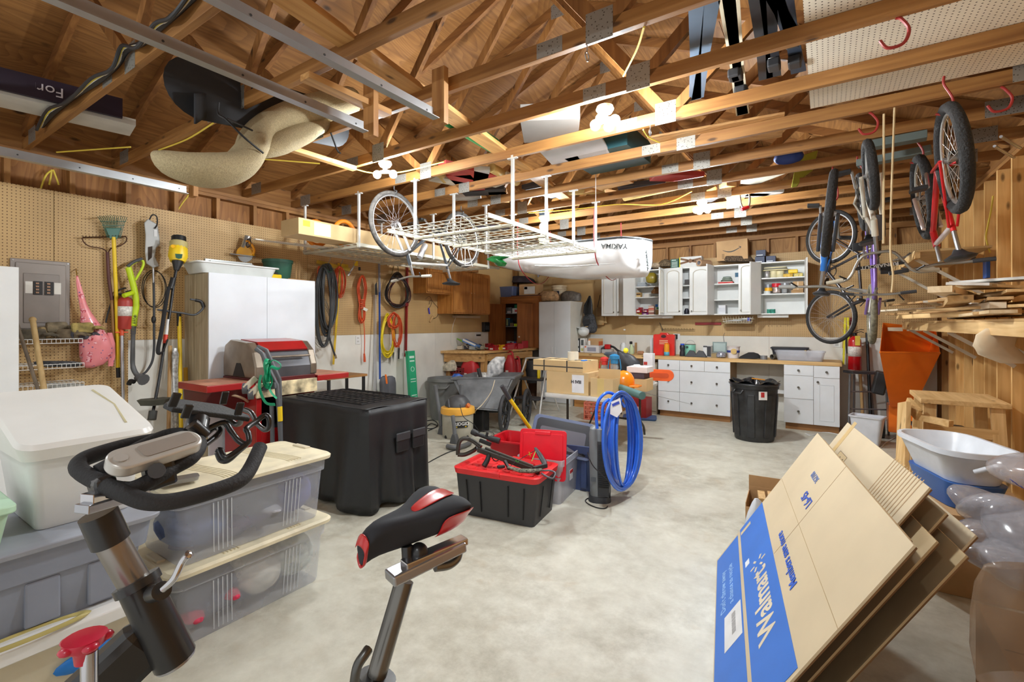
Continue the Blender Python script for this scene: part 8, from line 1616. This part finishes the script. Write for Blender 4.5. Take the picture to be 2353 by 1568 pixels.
for k in range(26):
    lay = k//7;w_ = .04+.09*rnd.random();L_ = 1.2+1.4*rnd.random();x = .80+.09*(k % 7)*.8+.02*rnd.random();y = 4.0+2.6*rnd.random();th = .019 if k % 3 else .040
    o = B().cb((0,0,0),(w_,L_,th)).obj('lumber_board',LB[k % 5 if k % 4 else 0],bevel=.001);o.location = (x,y,1.625+lay*.048+th/2);o.rotation_euler = (.01*(rnd.random()-.5),0,.55*(rnd.random()-.5))
    setp(o,'loose board or offcut in the lumber pile on the right wall shelf','board','boards piled on the right wall shelf')
for k,(x,y,a,w_,lb) in enumerate(((2175,655,.35,.16,'orange-brown plank slanting out of the top of the lumber pile'),(2215,655,-.3,.22,'white board propped steeply above the lumber pile'),(2290,655,.2,.12,'long white moulding lying topmost at the right of the lumber pile'))):
    p = P(x,y,3.6);o = B().cb((0,0,0),(w_,.6+.3*k,.02),rot=(.05,.08,a)).obj('plank',[PNY,LB[3],LB[3]][k],bevel=.001);o.location = (max(.95,p.x),p.y,1.84+.03*k);setp(o,lb,'board')
t = T('upper_shelf','cream board shelf high on the right wall near the back corner','shelf',(1.05,7.1,2.3));B().box(.75,XR-.002,6.2,8.1,2.29,2.31).obj('board',M((206,176,126),.6),t,world=True);B().box(.75,.79,6.2,8.1,2.23,2.289).obj('front_rail',PNY,t,world=True)
for y in (6.4,7.9): B().beam((.78,y,2.24),(XR-.01,y,1.85),.03,.012,(0,1,0)).obj('bracket',M((206,200,184),.5),t,world=True)
for k in range(4): o = B().cb((1.0,6.9+.25*k,2.335+.022*k),(.4,.7,.018),rot=(0,0,.2*(k % 2))).obj('flat_board',M([(60,54,50),(120,112,104)][k % 2],.5));setp(o,['lowest','second','third','topmost'][k]+' flat panel in the small stack on the high right shelf','panel')
t = T('blue_box','small blue electrical box on a stud of the right wall','box',PX(2272,618,XR));B().box(-.03,-.001,-.06,.06,-.09,.09).obj('box',M((40,80,150),.5),t,bevel=.004)
t = T('rail_wire','yellow house cable stapled down the right wall studs','cable',PX(2275,460,XR));sub('cable',B().tube(spl([PX(a,b_,XR-.01) for a,b_ in ((2282,450),(2278,480),(2270,520),(2266,548),(2275,580))],5),.007,6),M((226,200,80),.5),t,smooth=50)
o = blob([(2340,835,40),(2300,815,50),(2285,795,48),(2290,770,46),(2310,755,40)],lambda x,y: P(x,y,3.0),.35,24,lump=.16,seed=9).obj('cream_bag',M((222,202,170),.6,var=.08),smooth=60);setp(o,'cream plastic sack stuffed under the lumber shelf at the right edge','bag')
t = T('storage_arms','pair of bent metal storage arms on the right wall at the frame edge','hook',PX(2340,350,XR));[sub('arm',B().tube(spl([PX(a,b_,XR-.02),PX(a-12,b_-6,XR-.1),PX(a-45,b_-26,XR-.28)],5),.010,8),STL,t,smooth=50) for a,b_ in ((2345,340),(2330,362))]
for k,(x,lb) in enumerate(((2325,'pale board leaning at the right frame edge, left one'),(2342,'pale board leaning at the right frame edge, right one'))): p = P(x,1100,3.4);o = B().beam((1.22+.03*k,4.15+.1*k,0),(1.285,4.3+.1*k,1.15),.02,.13,(1,0,0)).obj('leaning_board',PNZ if k else LB[1]);setp(o,lb,'board')
# ======================= IN THE TRUSSES =======================
ZC = CL+CH+.002
def c3(x,y,z=CL): return PZ(x,y,z)
TRK = M((176,178,180),.35,.75,var=.05)
def track(label,xe_,ye_,z,dy0,nm='door_track'):
    e = PZ(xe_,ye_,z);t = T(nm,label,'door track',e);q = B();y0 = -1.0
    q.box(e.x-.003,e.x+.003,y0,e.y,z,z+.075).box(e.x+.003,e.x+.05,y0,e.y,z,z+.004).box(e.x-.05,e.x-.003,y0,e.y,z+.071,z+.075).box(e.x-.052,e.x-.048,y0,e.y,z+.045,z+.071);sub('rail',q,TRK,t)
    q = B();[q.cyl((e.x+.003,e.y-.06-.35*k,z+.04),(e.x+.0045,e.y-.06-.35*k,z+.04),.006,n=8) for k in range(5)];sub('bolt_holes',q,BLK,t) if False else sub('bolt_heads',q,M((60,60,60),.5),t)
    return e
e1 = track('galvanised garage door track along the left wall top',428,447,2.78,0);e2 = track('galvanised door track ending at a hanging block, middle left',835,306,2.80,0);e3 = track('galvanised door track ending highest, right of the other two',996,276,2.82,0)
for e,lb,x,w_ in ((e2,'timber block hanging from a truss at the end of the middle door track',853,.10),(e3,'timber post hanging behind the end of the right door track',975,.10),(e1,'short timber block above the end of the left wall track',415,.09)):
    o = B().box(-.05,.05,-.02,.02,0,CL+.12-e.z).obj('hanging_block',WOOD((196,146,86),(160,108,56),2));o.location = (e.x+.0,e.y+.06,e.z-.01);setp(o,lb,'timber block')
LBR = WOOD((214,166,104),(180,130,72),1)
for pa,pb,w_,z,lb in (((640,-20),(1320,470),.14,ZC,'wide pine board running along the garage on top of the truss chords'),((700,175),(890,262),.09,CL-.045,'short pine board fixed under the chords beside the carpet roll'),((668,342),(815,388),.06,CL-.03,'loose pine stick under the chords left of the two-bulb lamp')):
    a,b_ = c3(*pa,z),c3(*pb,z);o = B().beam(a,b_,w_,.038,(0,0,1)).obj('pine_board',LBR,bevel=.002);setp(o,lb,'board')
a = c3(0,235,ZC+.01);b_ = c3(305,300,ZC+.01);t = T('foam_board','white foam insulation board with purple lettered edge at upper left','foam board',(a+b_)/2);q = B().beam(a+V((0,-.3,.02)),b_+V((.0,.0,.02)),.30,.05,(0,0,1));sub('board',q,M((206,204,196),.6),t);sub('purple_panel',B().beam(a+V((.165,-.3,.09)),b_+V((.165,-.12,.09)),.03,.15,(0,0,1)),M((34,20,40),.5),t)
d_ = (b_-a).normalized();text('Formular',.10,M((206,200,206),.6),t,TR(-t.location) @ fr(a+d_*.30+V((.183,-.2,.09)),-d_,(0,0,-1)),ext=.001)
CPT = M((176,160,124),.95,var=.12,vs=120,bump=.6,bs=150);t = T('carpet_roll','sagging beige carpet piece hung over the truss chords','carpet',P(600,330,4.0))
def band(pts,wf,z0=0): return B().grid(lambda i,j: None,1,1)
cl_ = spl(path([(350,352,2.75),(395,378,2.78),(470,392,2.85),(540,385,3.0),(575,345,3.15),(600,300,3.35),(680,265,3.6),(790,240,3.95)]),5);rad = [.012,.05,.08,.11,.135,.15,.16,.17,.18,.19,.195,.2,.2,.2,.195,.19,.185,.18,.175,.17,.165,.16,.16,.165,.17,.18,.19,.2,.21,.22,.23,.235,.24,.245,.25,.25]
rad = [r_*.9 for r_ in rad][:len(cl_)];sub('carpet',B().tube(cl_,rad,20,flat=.55),CPT,t,smooth=70)
sub('carpet_fold',B().tube(spl(path([(590,352,3.15),(650,325,3.4),(700,300,3.6),(760,270,3.85)]),5),[.06,.08,.10,.12,.13,.13,.14,.14,.14,.14,.13,.12,.12,.11,.1,.09][:16],16,flat=.6),CPT,t,smooth=70)
t = T('rubber_mat','dark rolled rubber mat resting on the chords behind the carpet','mat',P(510,230,3.2));m_ = M((44,45,48),.8,var=.1)
q = B();rs = []
for k in range(2):
    c_ = [P(455,205,3.0),P(760,285,4.1)][k];rs.append([c_+V((0,.19*math.cos(a),.19*math.sin(a))) for a in [i*2*PI/22 for i in range(22)]])
sub('roll',q.rings(rs),m_,t,smooth=50);sub('loose_flap',B().grid(lambda i,j: P(448+60*i,215+70*j*(1-.55*i),2.9+.35*i),6,6),m_,t,solid=.012,smooth=60)
t = T('tie_strap','black strap hooked over a chord holding the carpet','strap',P(505,250,3.0));sub('strap',B().tube(spl(path([(502,235,2.85),(502,262,2.85),(520,275,2.85),(560,315,2.9),(605,352,3.0)]),5),.007,6),BLK,t,smooth=50);sub('strap',B().tube(path([(520,272,2.9),(580,300,3.1)]),.006,6),BLK,t);sub('hook',B().tube(spl(path([(760,305,3.5),(775,345,3.6),(782,352,3.6)]),4),.007,6),BLK,t)
t = T('cable_bundle','taped bundle of black white and yellow cables along the nearest truss','cable',c3(250,160));kp_ = [(445,-12),(400,30),(360,65),(320,100),(285,115),(262,150),(215,190),(160,225),(115,262),(90,290)]
for k,(c_,r_) in enumerate((((26,26,28),.016),((206,200,190),.008),((206,186,60),.007),((40,40,42),.010))): sub('cable',B().tube(spl([PY(x-4*k+6,y+3*k*(1 if i % 2 else -1),1.055-.01*k) for i,(x,y) in enumerate(kp_)],5),r_,7),M(c_,.5),t,smooth=50)
YCB = M((222,196,74),.5)
for k,(pts,lb) in enumerate(((((130,350),(200,345),(270,340),(300,338)),'yellow cable strand along the left wall top, left part'),(((365,345),(430,320),(490,283)),'yellow cable strand sagging under the second truss'),(((590,365),(660,370),(735,376)),'yellow cable strand beside the carpet bottom'),(((820,390),(860,398),(925,395),(1020,372)),'yellow cable feeding the two-bulb lamp'),(((1480,62),(1465,110),(1440,160),(1432,175)),'yellow cable loop hanging near the brightest lamp'),(((1215,490),(1330,480),(1420,470),(1520,470),(1590,440)),'yellow cable running between the two blue-box lamps'),(((1478,298),(1490,315),(1515,328)),'yellow cable drop behind the brightest lamp'))):
    z_ = CL-.01;o = B().tube(spl([c3(a,b_,z_) for a,b_ in pts],6),.006,6).obj('house_cable',YCB,smooth=50);setp(o,lb,'cable','yellow cables under the trusses')
def up(label,nm,cat,x0,y0,x1,y1,w_,h_,mat,z=ZC):
    a,b_ = c3(x0,y0,z),c3(x1,y1,z);o = B().beam(a+V((0,0,h_/2)),b_+V((0,0,h_/2)),w_,h_,(0,0,1)).obj(nm,mat,bevel=.003);return setp(o,label,cat)
t = T('fabric_roll','green printed roll of landscape fabric lying along the chords','roll',c3(1060,290));sub('roll',B().tube([c3(990,245,ZC+.07),c3(1135,335,ZC+.07)],.07,20),M((24,130,66),.4,var=.1),t,smooth=40);a = c3(1040,272,ZC+.0);b_ = c3(1100,310,ZC+.0);text('MIRACLE',.07,M((206,226,206),.5),t,TR(-t.location) @ fr((a+b_)/2+V((.02,-.02,-.008)),(a-b_),(1,0,0)),ext=.002) if False else None
sub('core_end',B().tube([c3(1135,335,ZC+.07),c3(1142,340,ZC+.07)],.045,16),M((180,150,110),.7),t,smooth=40)
up('furnace filter box with a grey pleated face lying by the brightest lamp','filter_box','filter',1200,305,1330,300,.45,.13,M((110,104,98),.7));up('white panel lying on the chords below the brightest lamp','white_sheet','panel',1250,360,1395,340,.5,.02,M((206,210,216),.4))
up('teal plastic bin lid stored on the chords behind the lamp','teal_bin','bin',1330,385,1470,355,.6,.2,M((30,74,80),.5));up('plywood sheet offcut lying across the chords at centre','plywood_sheet','plywood',1500,340,1800,290,.5,.018,PLY((206,160,104),(172,120,68),0))
rnd = random.Random(31);CC = [((206,176,110),'tan cardboard tube end'),((206,208,208),'white plastic strip'),((60,58,62),'dark folded tarp'),((186,140,84),'short wood offcut'),((176,60,56),'red folded cloth'),((196,190,176),'pale flat sheet')]
for k in range(22):
    x,y = 1000+rnd.random()*760,400+rnd.random()*60;c_,nm = CC[k % 6];p = c3(x,y,ZC);s_ = .16+.2*rnd.random()
    o = (B().cyl((-s_,0,.05),(s_,0,.05),.05,n=14) if k % 6 == 0 else B().cb((0,0,.03),(s_*1.8,s_*.8,.05))).obj(nm.replace(' ','_'),M(c_,.6,var=.15),bevel=.004,smooth=40);o.location = (p.x,min(p.y,8.4),ZC);o.rotation_euler = (0,0,rnd.random()*3)
    setp(o,'%s stored flat on the truss chords above the back half' % nm,'stored item','odds and ends stored on the trusses')
PW = PEG((238,232,216),(70,60,48),pitch=.0262,rad=.15,mask=(1,1,0))
a = c3(1862,245,CL+.10);o = B().box(a.x+.0,XR-.05,a.y-2.7,a.y+.02,ZC,ZC+.006).obj('pegboard_panel',PW);setp(o,'large white pegboard sheet lying on the chords at upper right','pegboard')
SKC = [(86,100,116),(86,100,116),(206,196,172),(206,196,172),(46,46,50),(46,46,50),(50,58,72),(50,58,72)]
for k,(x0,y0,x1,y1) in enumerate(((1600,-20,1597,228),(1640,-20,1603,225),(1668,-20,1705,262),(1678,-20,1708,262),(1738,-20,1760,180),(1765,-20,1778,175),(1800,-20,1835,165),(1775,-20,1815,70))):
    a,b_ = P(x0,y0,2.45+.05*k),P(x1,y1,3.45+.04*k);a.z = ZC+.03+.02*k;b_.z = ZC+.02+.015*k
    a = PZ(x0,y0,ZC+.05);b_ = PZ(x1,y1,ZC+.05);t = T('ski',['left slate ski of the leftmost pair','right slate ski of the leftmost pair','left cream ski with black bindings','right cream ski with black bindings','left black ski lying among the ski pairs','black ski lettered TITAN in the trusses','dark blue ski nearest the white pegboard sheet','short dark ski tip beside the dark blue ski'][k],'ski',(a+b_)/2,0,'skis laid on the trusses')
    d = (b_-a);e = b_+d.normalized()*.18+V((0,0,.12));sub('ski',B().rings([[p+V((sx_*w_,0,sz_*.006)) for sx_,sz_ in ((-1,-1),(1,-1),(1,1),(-1,1))] for p,w_ in ((a,.04),(a+d*.5,.032),(b_,.042),(e,.01))]),M(SKC[k],.35),t)
    if k in (2,3,5,6): c_ = a+d*.6;[sub('binding',B().cb(c_+V((.0,dy,-.035)),(.07,.09,.055)),M((60,60,62),.4,.3),t,bevel=.01) for dy in (-.12,.14)]
    if k == 5: text('TITAN',.06,WHT,t,TR(-t.location) @ fr(a+d*.8+V((0,0,-.0075)),-d,(-1,0,0)),ext=.0005)
o = B().rings([[P(x,y,5.1+e) for x,y in ((1828,362),(1880,345),(1868,392),(1850,405),(1830,430),(1818,432),(1824,400))] for e in (0,.03)]).obj('green_rag',M((158,160,56),.8,var=.1),bevel=.01);setp(o,'olive green cloth hanging down from the trusses at right','cloth');o = B().ball(c3(1812,362,ZC+.05),.13,16,10,(1,1,.5)).obj('blue_bundle',M((34,60,130),.7),smooth=60);setp(o,'blue bundle on the chords beside the green cloth','bundle')
for x,y,lb in ((1349,118,'white screw-eye ring under the chord left of the lamp'),(1494,300,'small metal screw-eye behind the brightest lamp')):
    p = c3(x,y-14,CL);o = B().tube([p,p-V((0,0,.04))],.003,5).torus(p-V((0,0,.06)),.022,.004,16,6,'x').obj('screw_eye',STL,smooth=50);setp(o,lb,'hook')
t = T('push_bar','metal handle with a red grip hanging from the rear trusses','handle',c3(1712,450));sub('bars',B().tube(spl(path([(1700,448,5.6),(1703,470,5.6),(1712,482,5.6),(1722,470,5.6),(1722,446,5.6)]),4),.012,8),STL,t,smooth=50);sub('red_grip',B().tube(path([(1704,482,5.55),(1720,476,5.55)]),.02,10),RED,t,smooth=50)
t = T('pull_string','thin white pull cord hanging near the roof box','cord',c3(1369,400));sub('cord',B().tube([P(1369,330,5.0),P(1369,488,5.0)],.003,5),WHT,t)
for k,(x0,y0,x1,y1) in enumerate(((1990,345,2130,320),(1970,385,2140,352))): up(['upper','lower'][k]+' grey-green ribbed rail stored on the chords behind the bicycles','ribbed_rail','rail',x0,y0,x1,y1,.10,.06,M((96,108,104),.5),CL-.07)
